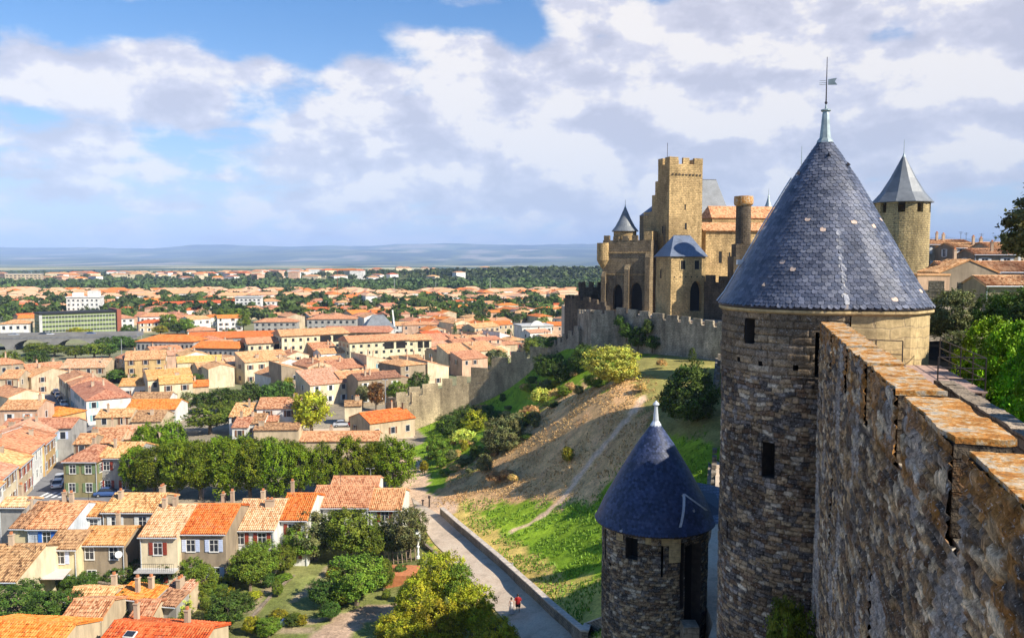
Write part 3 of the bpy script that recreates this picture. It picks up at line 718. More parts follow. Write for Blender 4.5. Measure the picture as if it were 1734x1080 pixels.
# deck and iron rails beside the tower door
dk = empty('timber_deck', W(19.5, -2, 33.9), 0, 'pinkish timber deck laid on the wall walk beside the tower door', 'deck')
for k in range(24):
    mb = MB(); s0 = 16.6+k*.27; wbox(mb, s0, s0+.25, -4.3, -.75, 34.05+R.uniform(-.004, .004), 34.1)
    fix(mb.build('plank', M['deck']), dk)
mb = MB()
for o_ in (-.9, -1.8, -2.75, -4.2): wbox(mb, 16.6, 23.0, o_-.05, o_+.05, 33.9, 34.05)
fix(mb.build('joists', M['wood']), dk)
def rail(name, pts, zs, label, hgt=1.0):
    r = empty(name, pts[0], 0, label, 'railing'); 
    for p in pts:
        mb = MB(); mb.tube([p, p+Vector((0, 0, hgt))], .022, 6); fix(mb.build('post', M['iron']), r)
    for z in zs:
        mb = MB(); mb.tube([p+Vector((0, 0, z)) for p in pts], .018, 6); fix(mb.build('rail', M['iron']), r)
rail('iron_railing', [W(s, -.78, 34.1) for s in (13.5, 15.2, 16.9, 18.6, 20.3)], (.5, 1.0), 'thin iron railing along the back of the merlons before the tower')
rail('iron_railing', [W(16.7, -2.95, 34.1), W(16.7, -4.25, 34.1), W(18.2, -4.25, 34.1), W(19.8, -4.25, 34.1), W(21.4, -4.25, 34.1), W(23.0, -4.25, 34.1)], (.35, .68, 1.0), 'iron railing on the hedge side of the timber deck')
rail('iron_railing', [W(21.9, -.9, 34.1), W(21.9, -1.9, 34.1), W(21.9, -2.8, 34.1)], (.5, 1.0), 'short iron railing across the deck in front of the pale tower wall')

# ------------------------------------------------------------------ towers with real slates
TC = Vector((13.09, 35.0, 0)); TR = 4.05; TA = math.atan2(-TC.y, -TC.x)      # world angle of the direction to the camera
def tpoly():
    out = []
    for a in range(-180, 13, 2): out.append((math.radians(a), 1.0))
    for a, r in ((13, .975), (30, 1.06), (44, 1.13), (68, 1.07), (100, 1.0), (135, 1.12), (180, 1.0)): out.append((math.radians(a), r))
    return out
_tp = np.array([(math.cos(a)*r, math.sin(a)*r) for a, r in tpoly()])
_al = np.linspace(-math.pi, math.pi, 721)
_rm = []
for a in _al:
    d = np.array([math.cos(a), math.sin(a)]); best = 1.0
    for i in range(len(_tp)-1):
        p, q = _tp[i], _tp[i+1]; e = q-p; den = d[0]*e[1]-d[1]*e[0]
        if abs(den) < 1e-9: continue
        t = (p[0]*e[1]-p[1]*e[0])/den; u = (p[0]*d[1]-p[1]*d[0])/den
        if t > 0 and -1e-6 <= u <= 1+1e-6: best = t
    _rm.append(best)
_rm = np.array(_rm)
def plan(a): return np.interp((a+math.pi) % (2*math.pi)-math.pi, _al, _rm)
def slate_cone(name, c, prof, ta, planf, mat, under, expo, wid, pal, light, root, seed, light_c=(.62,.46,.36)):
    rnd = random.Random(seed)
    pr = np.array(prof, float); sl_ = np.r_[0, np.cumsum(np.hypot(*np.diff(pr, axis=0).T))]; Lt = sl_[-1]
    def at(s): return float(np.interp(s, sl_, pr[:, 0])), float(np.interp(s, sl_, pr[:, 1]))
    mb = MB(); nrow = int(Lt/expo)
    def pt(a, s, lift):
        r, z = at(min(max(s, -0.06), Lt)); k = min(max(s, 0)/Lt, 1)
        r2, z2 = at(min(s+.1, Lt)); dr, dz = r2-r, z2-z; n = math.hypot(dr, dz) or 1
        nr, nzz = dz/n, -dr/n
        m = 1+(float(planf(a))-1)*(1-k)**1.3
        rr = r*m+nr*lift; w = ta+a
        return (c.x+rr*math.cos(w), c.y+rr*math.sin(w), z+nzz*lift-(0.03 if s < 0 else 0))
    for i in range(nrow):
        s0 = i*expo; r, z = at(s0); n = max(7, int(2*math.pi*r/wid)); ph = (i % 2)*.5+rnd.uniform(-.06, .06)
        for j in range(n):
            a0 = (j+ph)/n*2*math.pi-math.pi; da = 2*math.pi/n; g = .035*da
            s1 = min(s0+expo*1.9, Lt); t = rnd.uniform(-.004, .006)
            b = s0+rnd.uniform(-.012, .012)
            a_, b_ = a0+g, a0+da-g
            pts_ = [pt(a_+.0*da, b+expo*.35, .028+t), pt(a_+.10*da, b+expo*.12, .03+t), pt(a_+.30*da, b, .032+t), pt(b_-.30*da, b, .032+t), pt(b_-.10*da, b+expo*.12, .03+t), pt(b_, b+expo*.35, .028+t), pt(b_, s1, .004), pt(a_, s1, .004)]
            q = rnd.random(); base = pal[int(q*len(pal)) % len(pal)]; f = rnd.uniform(.8, 1.25)
            cc = tuple(x*f for x in base)
            if rnd.random() < light: cc = light_c
            mb.poly(pts_, 0, None, cc)
    o = fix(mb.build(name, mat), root)
    mb = MB(); n = 96
    for i in range(len(pr)-1):
        for j in range(n):
            a, b = 2*math.pi*j/n-math.pi, 2*math.pi*(j+1)/n-math.pi
            mb.poly([pt(a, sl_[i], -.01), pt(b, sl_[i], -.01), pt(b, sl_[i+1], -.01), pt(a, sl_[i+1], -.01)])
    # soffit
    r0, z0 = pr[0]
    for j in range(n):
        a, b = 2*math.pi*j/n-math.pi, 2*math.pi*(j+1)/n-math.pi
        p, q = pt(a, 0, -.01), pt(b, 0, -.01); zz_ = z0-.06
        ki = .8
        pi_ = (c.x+(p[0]-c.x)*ki, c.y+(p[1]-c.y)*ki); qi = (c.x+(q[0]-c.x)*ki, c.y+(q[1]-c.y)*ki)
        mb.poly([(p[0], p[1], zz_), (pi_[0], pi_[1], zz_), (qi[0], qi[1], zz_), (q[0], q[1], zz_)]); mb.poly([(p[0], p[1], zz_), (q[0], q[1], zz_), q, p])
    u = mb.build('roof_boarding', under); fix(u, root)
    return o
bt = empty('round_tower', (TC.x, TC.y, 15), 0, 'biggest round tower, tall blue slate cone, at the end of the lichened rampart', 'tower')
slp = [(.078,.088,.122),(.094,.104,.142),(.122,.13,.168),(.066,.073,.102),(.108,.114,.148),(.14,.146,.178)]
slate_cone('slate_roof', TC, [(4.21,36.22),(3.98,36.55),(3.42,37.55),(2.43,39.4),(1.36,41.3),(.27,43.0)], TA, plan, M['slate_big'], M['iron'], .16, .235, slp, .007, bt, 3)
# drum
def drum(c, R_, ta, z0, z1, a0, a1, res, holes, planf, boss_z, seed, root, gain, mat, name='drum'):
    al = np.arange(a0, a1+1e-6, res/R_); zz = np.arange(z0, z1+1e-6, res); Aa, Zz = np.meshgrid(al, zz); u = Aa*R_
    rel, idr, mo = stones(u, Zz, .175, .33, .35, seed)
    rb, ib, mb_ = stones(u*1.0, Zz, .30, .85, .12, seed+40)
    rb = rb*(.4+.6*fbm(u*2, Zz*3, seed+2, 3))*2.6
    if boss_z is not None:
        k = Zz > boss_z; rel = np.where(k, rb, rel); idr = np.where(k, ib, idr); mo = np.where(k, mb_, mo)
    offd = rel*.05+(fbm(u*4, Zz*4, seed+7, 3)-.5)*.05+(fbm(u*.6, Zz*.6, seed+9, 3)-.5)*.10
    rr = R_*planf(Aa)+offd-.06
    X = c.x+rr*np.cos(ta+Aa); Y = c.y+rr*np.sin(ta+Aa)
    n_ = fbm(u*.5, Zz*.4, seed+11, 5)
    cl = stone_col(idr, mo, n_, gain, .05)
    if boss_z is not None: cl = np.where((Zz > boss_z)[..., None], cl*.35+C_((.27,.20,.125))*.75*(.6+.5*mo[..., None]), cl)
    blk = fbm(u*.35+2, Zz*.3, seed+13, 4); cl = np.where((blk > .54)[..., None], cl*.62, cl)
    ca = (Aa[:-1, :-1]+Aa[1:, 1:])/2; cz = (Zz[:-1, :-1]+Zz[1:, 1:])/2; kp = np.ones(ca.shape, bool)
    for (ha, hw, h0, h1) in holes: kp &= ~((np.abs(ca-ha)*R_ < hw) & (cz > h0) & (cz < h1))
    fix(gridmesh(name, X, Y, Zz, mat, None, cl, kp), root)
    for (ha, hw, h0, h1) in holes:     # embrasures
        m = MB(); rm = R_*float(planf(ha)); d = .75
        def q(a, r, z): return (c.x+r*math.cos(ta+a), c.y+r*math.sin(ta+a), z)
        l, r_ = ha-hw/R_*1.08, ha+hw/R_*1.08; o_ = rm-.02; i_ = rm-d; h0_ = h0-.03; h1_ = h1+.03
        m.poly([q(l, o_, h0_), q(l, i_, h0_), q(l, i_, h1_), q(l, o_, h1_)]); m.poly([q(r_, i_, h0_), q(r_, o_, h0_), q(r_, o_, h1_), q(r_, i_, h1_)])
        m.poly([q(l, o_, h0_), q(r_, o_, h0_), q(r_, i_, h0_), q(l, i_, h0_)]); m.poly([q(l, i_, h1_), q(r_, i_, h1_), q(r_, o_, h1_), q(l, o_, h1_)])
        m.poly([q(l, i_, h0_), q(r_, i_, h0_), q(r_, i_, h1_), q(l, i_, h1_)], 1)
        fix(m.build('window_opening', [M['shadestone'], M['dark']]), root)
rad = math.radians
drum(TC, TR, TA, 14, 36.12, rad(-100), rad(16), .05, [(rad(-41), .26, 34.72, 35.68), (rad(-27), .27, 29.45, 30.85), (rad(-60), .05, 26.3, 27.0), (rad(-50), .1, 33.9, 34.08), (rad(-33), .1, 33.85, 34.03), (rad(-12), .1, 33.8, 34.02), (rad(-1.5), .08, 33.6, 35.3)], plan, 33.55, 21, bt, 1.3, M['stone_drum'])
# rear and pale plastered side
mb = MB(); aa = [rad(16)+i*(rad(260)-rad(16))/60 for i in range(61)]
for i in range(60):
    a, b = aa[i], aa[i+1]; ra, rb = TR*float(plan(a))-.02, TR*float(plan(b))-.02
    mb.poly([(TC.x+ra*math.cos(TA+a), TC.y+ra*math.sin(TA+a), 14), (TC.x+rb*math.cos(TA+b), TC.y+rb*math.sin(TA+b), 14), (TC.x+rb*math.cos(TA+b), TC.y+rb*math.sin(TA+b), 36.14), (TC.x+ra*math.cos(TA+a), TC.y+ra*math.sin(TA+a), 36.14)])
fix(mb.build('pale_ashlar_wall', M['ashlar']), bt)
mb = MB(); n = 120
for i in range(n):
    a, b = 2*math.pi*i/n, 2*math.pi*(i+1)/n
    def q(a, k, z): r = TR*float(plan(a))+k; return (TC.x+r*math.cos(TA+a), TC.y+r*math.sin(TA+a), z)
    for (k0, z0), (k1, z1) in zip([(-.1,35.93),(.07,35.97),(.14,36.03),(.14,36.12),(-.3,36.14)][:-1], [(.07,35.97),(.14,36.03),(.14,36.12),(-.3,36.14)]):
        mb.poly([q(a, k0, z0), q(b, k0, z0), q(b, k1, z1), q(a, k1, z1)])
fix(mb.build('cornice', M['ashlar']), bt)
mb = MB(); mb.lathe([(.36,42.86),(.34,43.0),(.24,43.12),(.20,43.5),(.145,44.12),(.13,44.2),(.21,44.24),(.21,44.29),(.05,44.33),(.03,44.5)], 8, 0, TC.x, TC.y); fx = fix(mb.build('lead_finial', M['lead']), bt)
mb = MB(); mb.tube([(TC.x, TC.y, 44.3), (TC.x, TC.y, 46.45)], [.03, .012], 6); mb.lathe([(0,44.5),(.06,44.55),(.06,44.6),(0,44.65)], 8, 0, TC.x, TC.y); fix(mb.build('spire_rod', M['iron']), bt)
mb = MB(); z = 45.4
fl = [(.06,.13),(.40,.16),(.32,.02),(.42,-.12),(.06,-.10)]
mb.poly([(TC.x+a*.93, TC.y-a*.36-.006, z+b) for a, b in fl]); mb.poly([(TC.x+a*.93, TC.y-a*.36+.006, z+b) for a, b in fl][::-1])
for dz in (-.07, 0, .09): mb.tube([(TC.x-.26, TC.y+.1, z+dz), (TC.x, TC.y, z+dz)], .01, 5)
fix(mb.build('weather_vane', M['lead']), bt)
for a, s in ((12, 42.3), (-55, 41.6), (62, 41.9), (-35, 37.0)):
    r = float(np.interp(s, [36.5, 37.5, 39.4, 41.3, 43.0], [3.98, 3.42, 2.43, 1.36, .27]))+.04; x, y = TC.x+r*math.cos(TA+rad(a)), TC.y+r*math.sin(TA+rad(a))
    mb = MB(); t = Vector((-math.sin(TA+rad(a)), math.cos(TA+rad(a)), 0)); o_ = Vector((math.cos(TA+rad(a)), math.sin(TA+rad(a)), 0)); p = Vector((x, y, s))
    A_, B_, C2, D_ = p-t*.09, p+t*.09, p+Vector((0, 0, .16))-o_*.02, p+o_*.13+Vector((0, 0, .03))
    mb.poly([A_, D_, C2]); mb.poly([D_, B_, C2]); mb.poly([A_, B_, D_]); fix(mb.build('roof_vent', M['iron']), bt)

mb = MB(); cb = []
for s_ in np.linspace(0, 1, 14):
    z_ = 36.3+s_*5.2; r_ = float(np.interp(z_, [36.22, 36.55, 37.55, 39.4, 41.3, 43.0], [4.27, 3.98, 3.42, 2.43, 1.36, .27]))+.09; cb.append((TC.x+r_*math.cos(TA-rad(80)), TC.y+r_*math.sin(TA-rad(80)), z_))
mb.tube(cb, .03, 5); fix(mb.build('lightning_cable', M['zinc']), bt)
mb = MB(); mb.box(cb[4][0]-.16, cb[4][1]-.1, cb[4][2]-.05, cb[4][0]+.1, cb[4][1]+.1, cb[4][2]+.16); fix(mb.build('cable_bracket', M['zinc']), bt)
# small tower below
SC2 = Vector((9.5, 54.0, 0)); SA = math.atan2(-SC2.y, -SC2.x); one = lambda a: np.ones_like(np.asarray(a, float))
stw = empty('round_tower', (SC2.x, SC2.y, 6), 0, 'lower round tower with dark blue slate cone and white metal finial', 'tower')
slp2 = [(.030,.046,.115),(.042,.062,.145),(.055,.074,.16),(.022,.034,.08)]
slate_cone('slate_roof', SC2, [(3.95,20.95),(3.72,21.35),(3.3,22.3),(2.25,24.2),(1.2,25.95),(.26,27.3)], SA, one, M['slate_small'], M['iron'], .15, .21, slp2, .002, stw, 5, (.55,.5,.45))
drum(SC2, 3.5, SA, 4, 20.9, rad(-110), rad(110), .07, [(rad(-24), .42, 19.2, 20.6), (rad(30), .16, 16.2, 20.4), (rad(-66), .07, 18.5, 20.4), (rad(8), .10, 18.3, 20.3), (rad(46), .78, 12.0, 20.2), (rad(-54), .14, 18.3, 18.5)], one, None, 55, stw, 1.25, M['stone_drum'])
mb = MB(); mb.lathe([(3.4,4),(3.4,20.9)], 40, 0, SC2.x, SC2.y, SA+rad(109), SA+rad(251)); fix(mb.build('rear_wall', M['rampart']), stw)
mb = MB(); mb.lathe([(.42,27.0),(.36,27.25),(.2,27.5),(.12,28.3),(.10,28.5),(.22,28.55),(.22,28.62),(0,28.85)], 10, 0, SC2.x, SC2.y); fix(mb.build('zinc_finial', M['zinc']), stw)
for a, z0, z1, hw in ((-38, 20.25, 20.7, .28), (12, 20.3, 20.75, .3), (-6, 20.35, 20.75, .18), (21, 19.2, 20.7, .38)):
    mb = MB()
    for i in range(4):
        x0 = rad(a)+(-hw+hw*2*i/4)/3.5; x1 = rad(a)+(-hw+hw*2*(i+1)/4)/3.5; r = 3.56
        mb.poly([(SC2.x+r*math.cos(SA+x0), SC2.y+r*math.sin(SA+x0), z0), (SC2.x+r*math.cos(SA+x1), SC2.y+r*math.sin(SA+x1), z0), (SC2.x+r*math.cos(SA+x1), SC2.y+r*math.sin(SA+x1), z1), (SC2.x+r*math.cos(SA+x0), SC2.y+r*math.sin(SA+x0), z1)])
    fix(mb.build('dressed_stone', M['ashlar']), stw)
# rear roof wing of the small tower and its metal valley strips
g = Vector((math.cos(SA+rad(118)), math.sin(SA+rad(118)), 0)); t = Vector((-g.y, g.x, 0)); c = SC2
mb = MB(); r0 = c+g*1.0+Vector((0, 0, 23.7)); r1 = c+g*5.0+Vector((0, 0, 22.6)); L0 = c+g*1.2-t*2.6+Vector((0, 0, 21.1)); L1 = c+g*5.0-t*2.3+Vector((0, 0, 20.95)); R0 = c+g*1.2+t*2.6+Vector((0, 0, 21.1)); R1 = c+g*5.0+t*2.3+Vector((0, 0, 20.95))
mb.slab([L0, L1, r1, r0], .1) ; mb.slab([r0, r1, R1, R0], .1); fix(mb.build('roof_wing', M['slate_far']), stw)
def strip3(a0, s0, a1, s1, lift=.07):
    pr = [(3.95,20.95),(3.72,21.35),(3.3,22.3),(2.25,24.2),(1.2,25.95)]
    out_ = []
    for k in range(7):
        f = k/6; a = rad(a0+(a1-a0)*f); z = s0+(s1-s0)*f; r = float(np.interp(z, [p[1] for p in pr], [p[0] for p in pr]))+lift
        out_.append(Vector((SC2.x+r*math.cos(SA+a), SC2.y+r*math.sin(SA+a), z)))
    return out_
for (a0, z0, a1, z1) in ((25, 21.5, 40, 23.3), (40, 23.3, 70, 22.0)):
    mb = MB(); p = strip3(a0, z0, a1, z1)
    for i in range(6):
        w_ = Vector((math.cos(SA+rad(a0)+1.57), math.sin(SA+rad(a0)+1.57), 0))*.09; mb.poly([p[i]-w_, p[i]+w_, p[i+1]+w_, p[i+1]-w_])
    fix(mb.build('zinc_valley', M['zinc']), stw)
# buttress beside the small tower
mb = MB(); b0 = Vector((11.6, 50.0, 0))
mb.box(10.55, 49.3, 2, 11.5, 50.4, 15.6); 
bt2 = mb.build('stone_pier', M['rampart'], None); tag(bt2, 'squat stone pier with a lit top against the foot of the lower round tower', 'pier')

# ------------------------------------------------------------------ lists between the walls, inner court
def flat(name, poly, z, mat, th=.4):
    mb = MB(); mb.prism(poly, z-th, z, 0); return tag(mb.build(name, mat), None, None, None, 'structure')
flat('court_ground', [(9.4,8),(13.8,12.5),(13,24),(17.6,32),(20,38),(24.5,48),(40,56),(95,75),(160,150),(160,230),(72,230),(56,126),(50,100),(70,90),(95,60),(95,-30),(9.4,-30)][0:1]+[(30,-30),(160,-30),(160,230),(75,230),(58,135),(60,110),(66,104),(82,88),(72,66),(46,58),(24.0,49),(19.4,41.5),(16.8,31),(12.9,18)], 33.2, M['ground'], .5)
flat('lists_path', [(12.6,33),(11,46),(12.5,50),(13.2,58),(16.2,66),(19,76),(25,100),(34,130),(48,128),(36,100),(31,80),(27,62),(21,50),(17,38)], 15.5, M['lane'], 12)

# ------------------------------------------------------------------ crenellated walls
def cren_wall(name, label, pts_, th, mat, ml=1.6, gap=.8, mh=1.1, root=None, copm=None, cat='wall', group=None, merl=True):
    """pts_: (x, y, ztop, zbase) of the outer edge; body up to ztop-mh and merlons to ztop"""
    c = pts_[len(pts_)//2]; r = root or empty(name, (c[0], c[1], c[3]), 0, label, cat, group)
    mb = MB(); mer_ = []
    for i, (a, b) in enumerate(zip(pts_[:-1], pts_[1:])):
        d = Vector((b[0]-a[0], b[1]-a[1], 0)); Ls = d.length; d.normalize(); n = Vector((d.y, -d.x, 0))
        ex = .0
        A_, B_ = Vector((a[0], a[1], 0)), Vector((b[0], b[1], 0))
        A2, B2 = A_-n*th, B_-n*th
        mb.prism([(A_.x, A_.y), (B_.x, B_.y), (B2.x, B2.y), (A2.x, A2.y)], [a[3], b[3], b[3], a[3]], [a[2]-mh, b[2]-mh, b[2]-mh, a[2]-mh])
        if not merl: continue
        nm = max(1, int(Ls/(ml+gap))); stp = Ls/nm
        for k in range(nm):
            f0, f1 = (k*stp+gap/2)/Ls, ((k+1)*stp-gap/2)/Ls
            z = a[2]+(b[2]-a[2])*(f0+f1)/2+R.uniform(-.07, .07); zb = min(a[2]+(b[2]-a[2])*f0, a[2]+(b[2]-a[2])*f1)-mh-.2
            p, q = A_.lerp(B_, f0)+n*.02, A_.lerp(B_, f1)+n*.02; p2, q2 = p-n*.5, q-n*.5
            mm = MB(); mm.prism([(p.x, p.y), (q.x, q.y), (q2.x, q2.y), (p2.x, p2.y)], zb, z); mer_.append(mm)
    fix(mb.build('wall_body', mat), r)
    for mm in mer_[:100]: fix(mm.build('merlon', mat), r)
    return r
def PP(px_, py_, Y, zb): p = P(px_, py_, Y); return (p.x, p.y, p.z, zb)
cren_wall('hidden_inner_wall', 'high inner rampart running on behind the big slate tower', [(16.2,38.5,35.4,15),(22,48,35.4,15),(28,55,35.0,15),(42,61,34.8,15),(62,64,34.6,15)], 1.2, M['rampart'], cat='rampart')
cren_wall('outer_wall', 'low outer wall with lit merlons left of the big tower', [(12.8,56.5,15.4,6),(16.0,64,14.6,8),(18.6,74.5,14.6,9),(25.4,101,17.0,12),(29.5,117,20.5,13),(33.6,132,23.5,15)], .9, M['rampart'], 1.2, 1.5, 1.0, cat='wall')
# parapet beside the lane
pw = empty('lane_parapet', tuple(hit(870, 990)), 0, 'low stone parapet with pale coping along the right side of the lane', 'parapet')
q = [Vector(v) for v in Rh]+[Vector((6.2, 68.5, 0)), Vector((7.6, 66.2, 0))]
mb = MB(); mc = MB()
for a, b in zip(q[:-1], q[1:]):
    d = (b-a); d.z = 0; d.normalize(); n = Vector((-d.y, d.x, 0)); n = n if n.x > 0 else -n
    a2, b2 = a+n*.5, b+n*.5
    lo = [T(a.x, a.y)-.6, T(b.x, b.y)-.6]; hi = [T(a.x, a.y)+1.05, T(b.x, b.y)+1.05]
    pts4 = [(a.x, a.y), (a2.x, a2.y), (b2.x, b2.y), (b.x, b.y)]; zl = [lo[0], lo[0], lo[1], lo[1]]; zh = [hi[0], hi[0], hi[1], hi[1]]
    ar = sum(pts4[i][0]*pts4[(i+1) % 4][1]-pts4[(i+1) % 4][0]*pts4[i][1] for i in range(4))
    if ar < 0: pts4 = pts4[::-1]; zl = zl[::-1]; zh = zh[::-1]
    mb.prism(pts4, zl, zh)
    e = n*.06; a3, b3, a4, b4 = a-e, b-e, a2+e, b2+e
    p4 = [(a3.x, a3.y), (a4.x, a4.y), (b4.x, b4.y), (b3.x, b3.y)]; z4 = [hi[0], hi[0], hi[1], hi[1]]
    ar = sum(p4[i][0]*p4[(i+1) % 4][1]-p4[(i+1) % 4][0]*p4[i][1] for i in range(4))
    if ar < 0: p4 = p4[::-1]; z4 = z4[::-1]
    mc.prism(p4, [z+.003 for z in z4], [z+.12 for z in z4])
fix(mb.build('parapet_body', M['kerbstone']), pw); fix(mc.build('coping', M['coping']), pw)
# ------------------------------------------------------------------ castle
def frame(px_, Y, psi):
    X = YX(Y, px_); c, s = math.cos(rad(psi)), math.sin(rad(psi))
    return Vector((X, Y, 0)), Vector((c, s, 0)), Vector((-s, c, 0))
def archwall(mb, o, r, L_, z0, z1, arches, depth, nin, m=0, md=1, through=False):
    """vertical wall with pointed arches cut in: arches = (s centre, width, z sill, z spring, z top)"""
    pl = [(0, z0)]; arcs = []
    for (s, w_, a0, sp_, tp) in sorted(arches):
        pts_ = [(s-w_/2, a0), (s-w_/2, sp_)]+[(s-w_/2*math.cos(t)**1.0*(1-0.0), sp_+(tp-sp_)*math.sin(t)) for t in (rad(25), rad(50), rad(72))]+[(s, tp)]
        pts_ += [(2*s-x, z) for x, z in pts_[:-1][::-1]]
        arcs.append(pts_); pl += ([(s-w_/2, z0)] if a0 > z0 else [])+[]
        pl += pts_ if a0 <= z0 else []
        if a0 > z0: pl.pop()
    pl += [(L_, z0), (L_, z1), (0, z1)]
    hole = [a for a, b in zip(arcs, sorted(arches)) if b[2] > z0]
    def w3(x, z, d=0): p = o+r*x+nin*d; return (p.x, p.y, z)
    if not hole: mb.poly([w3(x, z) for x, z in pl], m)
    else:      # split the wall in vertical strips round each hole
        xs_ = 0
        for a in hole:
            l, rr_ = a[0][0], a[-1][0]; zb, zt = a[0][1], max(q[1] for q in a); cx = (l+rr_)/2
            mb.poly([w3(xs_, z0), w3(l, z0), w3(l, z1), w3(xs_, z1)], m); mb.poly([w3(l, z0), w3(rr_, z0), w3(rr_, zb), w3(l, zb)], m)
            h = len(a)//2
            mb.poly([w3(l, z1)]+[w3(x, z) for x, z in a[1:h+1]]+[w3(cx, z1)], m); mb.poly([w3(cx, z1)]+[w3(x, z) for x, z in a[h:-1]]+[w3(rr_, z1)], m); xs_ = rr_
        mb.poly([w3(xs_, z0), w3(L_, z0), w3(L_, z1), w3(xs_, z1)], m)
    for a in arcs:
        for (x0, za), (x1, zb) in zip(a[:-1], a[1:]): mb.poly([w3(x0, za), w3(x0, za, depth), w3(x1, zb, depth), w3(x1, zb)], m)
        mb.poly([w3(a[0][0], a[0][1]), w3(a[-1][0], a[-1][1]), w3(a[-1][0], a[-1][1], depth), w3(a[0][0], a[0][1], depth)], m)
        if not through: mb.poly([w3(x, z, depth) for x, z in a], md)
def tower_box(name, label, px_, Y, psi, L_, D_, z0, z1, mat, holes=(), side=(), mer=0, cat='tower', mh=1.3, root=None, roof=None):
    o, r, b = frame(px_, Y, psi); rt = root or empty(name, (o.x, o.y, z0), 0, label, cat)
    mb = MB(); f = lambda p, z: (p.x, p.y, z); c1, c2, c3 = o+r*L_, o+r*L_+b*D_, o+b*D_
    for (O_, d_, n_, hs_) in ((o, r, b, holes), (c3, -b, r, side)):
        for (s_, w_, a0, sp_, tp_) in hs_:
            if a0 <= z0+.01 or w_ > 1.2: continue
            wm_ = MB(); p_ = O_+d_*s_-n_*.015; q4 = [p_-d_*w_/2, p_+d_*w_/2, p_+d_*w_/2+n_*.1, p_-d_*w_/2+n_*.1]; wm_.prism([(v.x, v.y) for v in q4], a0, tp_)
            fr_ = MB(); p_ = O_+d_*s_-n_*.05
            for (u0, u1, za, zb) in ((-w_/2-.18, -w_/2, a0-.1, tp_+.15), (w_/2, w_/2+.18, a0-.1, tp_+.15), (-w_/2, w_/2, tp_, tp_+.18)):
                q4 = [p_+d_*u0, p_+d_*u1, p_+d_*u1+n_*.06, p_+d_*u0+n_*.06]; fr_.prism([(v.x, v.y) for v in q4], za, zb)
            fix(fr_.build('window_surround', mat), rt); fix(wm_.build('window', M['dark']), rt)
    holes = [h_ for h_ in holes if h_[2] <= z0+.01 or h_[1] > 1.2]; side = []
    archwall(mb, o, r, L_, z0, z1, holes, 1.1, b)
    mb.poly([f(c1, z0), f(c2, z0), f(c2, z1), f(c1, z1)]); mb.poly([f(c2, z0), f(c3, z0), f(c3, z1), f(c2, z1)])
    archwall(mb, c3, -b, D_, z0, z1, side, 1.1, r)
    mb.poly([f(o, z1), f(c1, z1), f(c2, z1), f(c3, z1)])
    fix(mb.build('wall', [mat, M['dark']]), rt)
    if mer:
        for (p, d, Ls, n) in ((o, r, L_, b), (c3, -b, D_, r), (c1, b, D_, -r), (c3, r, L_, -b)):
            nm = max(2, int(Ls/mer)); st_ = Ls/nm
            for k in range(nm):
                s0 = k*st_+(0 if k == 0 else st_*.22); s1 = (k+1)*st_-(0 if k == nm-1 else st_*.22)
                a, e = p+d*s0-n*.03, p+d*s1-n*.03; q4 = [a, e, e+n*.55, a+n*.55]; q4 = [(v.x, v.y) for v in q4]
                ar = sum(q4[i][0]*q4[(i+1) % 4][1]-q4[(i+1) % 4][0]*q4[i][1] for i in range(4))
                mm = MB(); mm.prism(q4 if ar > 0 else q4[::-1], z1-.02, z1+mh+R.uniform(-.08, .08)); fix(mm.build('merlon', mat), rt)
    return rt, o, r, b
def hip(o, r, b, L_, D_, z0, z1, f0, f1, mat, root, over=.4, th=.15, name='roof', fd=.5):
    a = o-r*over-b*over; c1 = o+r*(L_+over)-b*over; c2 = o+r*(L_+over)+b*(D_+over); c3 = o-r*over+b*(D_+over)
    e0 = o+r*(L_*f0)+b*D_*fd; e1 = o+r*(L_*f1)+b*D_*fd; q = lambda p, z: (p.x, p.y, z); mb = MB()
    mb.slab([q(a, z0), q(c1, z0), q(e1, z1), q(e0, z1)], th); mb.slab([q(c2, z0), q(c3, z0), q(e0, z1), q(e1, z1)], th)
    mb.slab([q(c1, z0), q(c2, z0), q(e1, z1)], th); mb.slab([q(c3, z0), q(a, z0), q(e0, z1)], th)
    return fix(mb.build(name, mat), root)
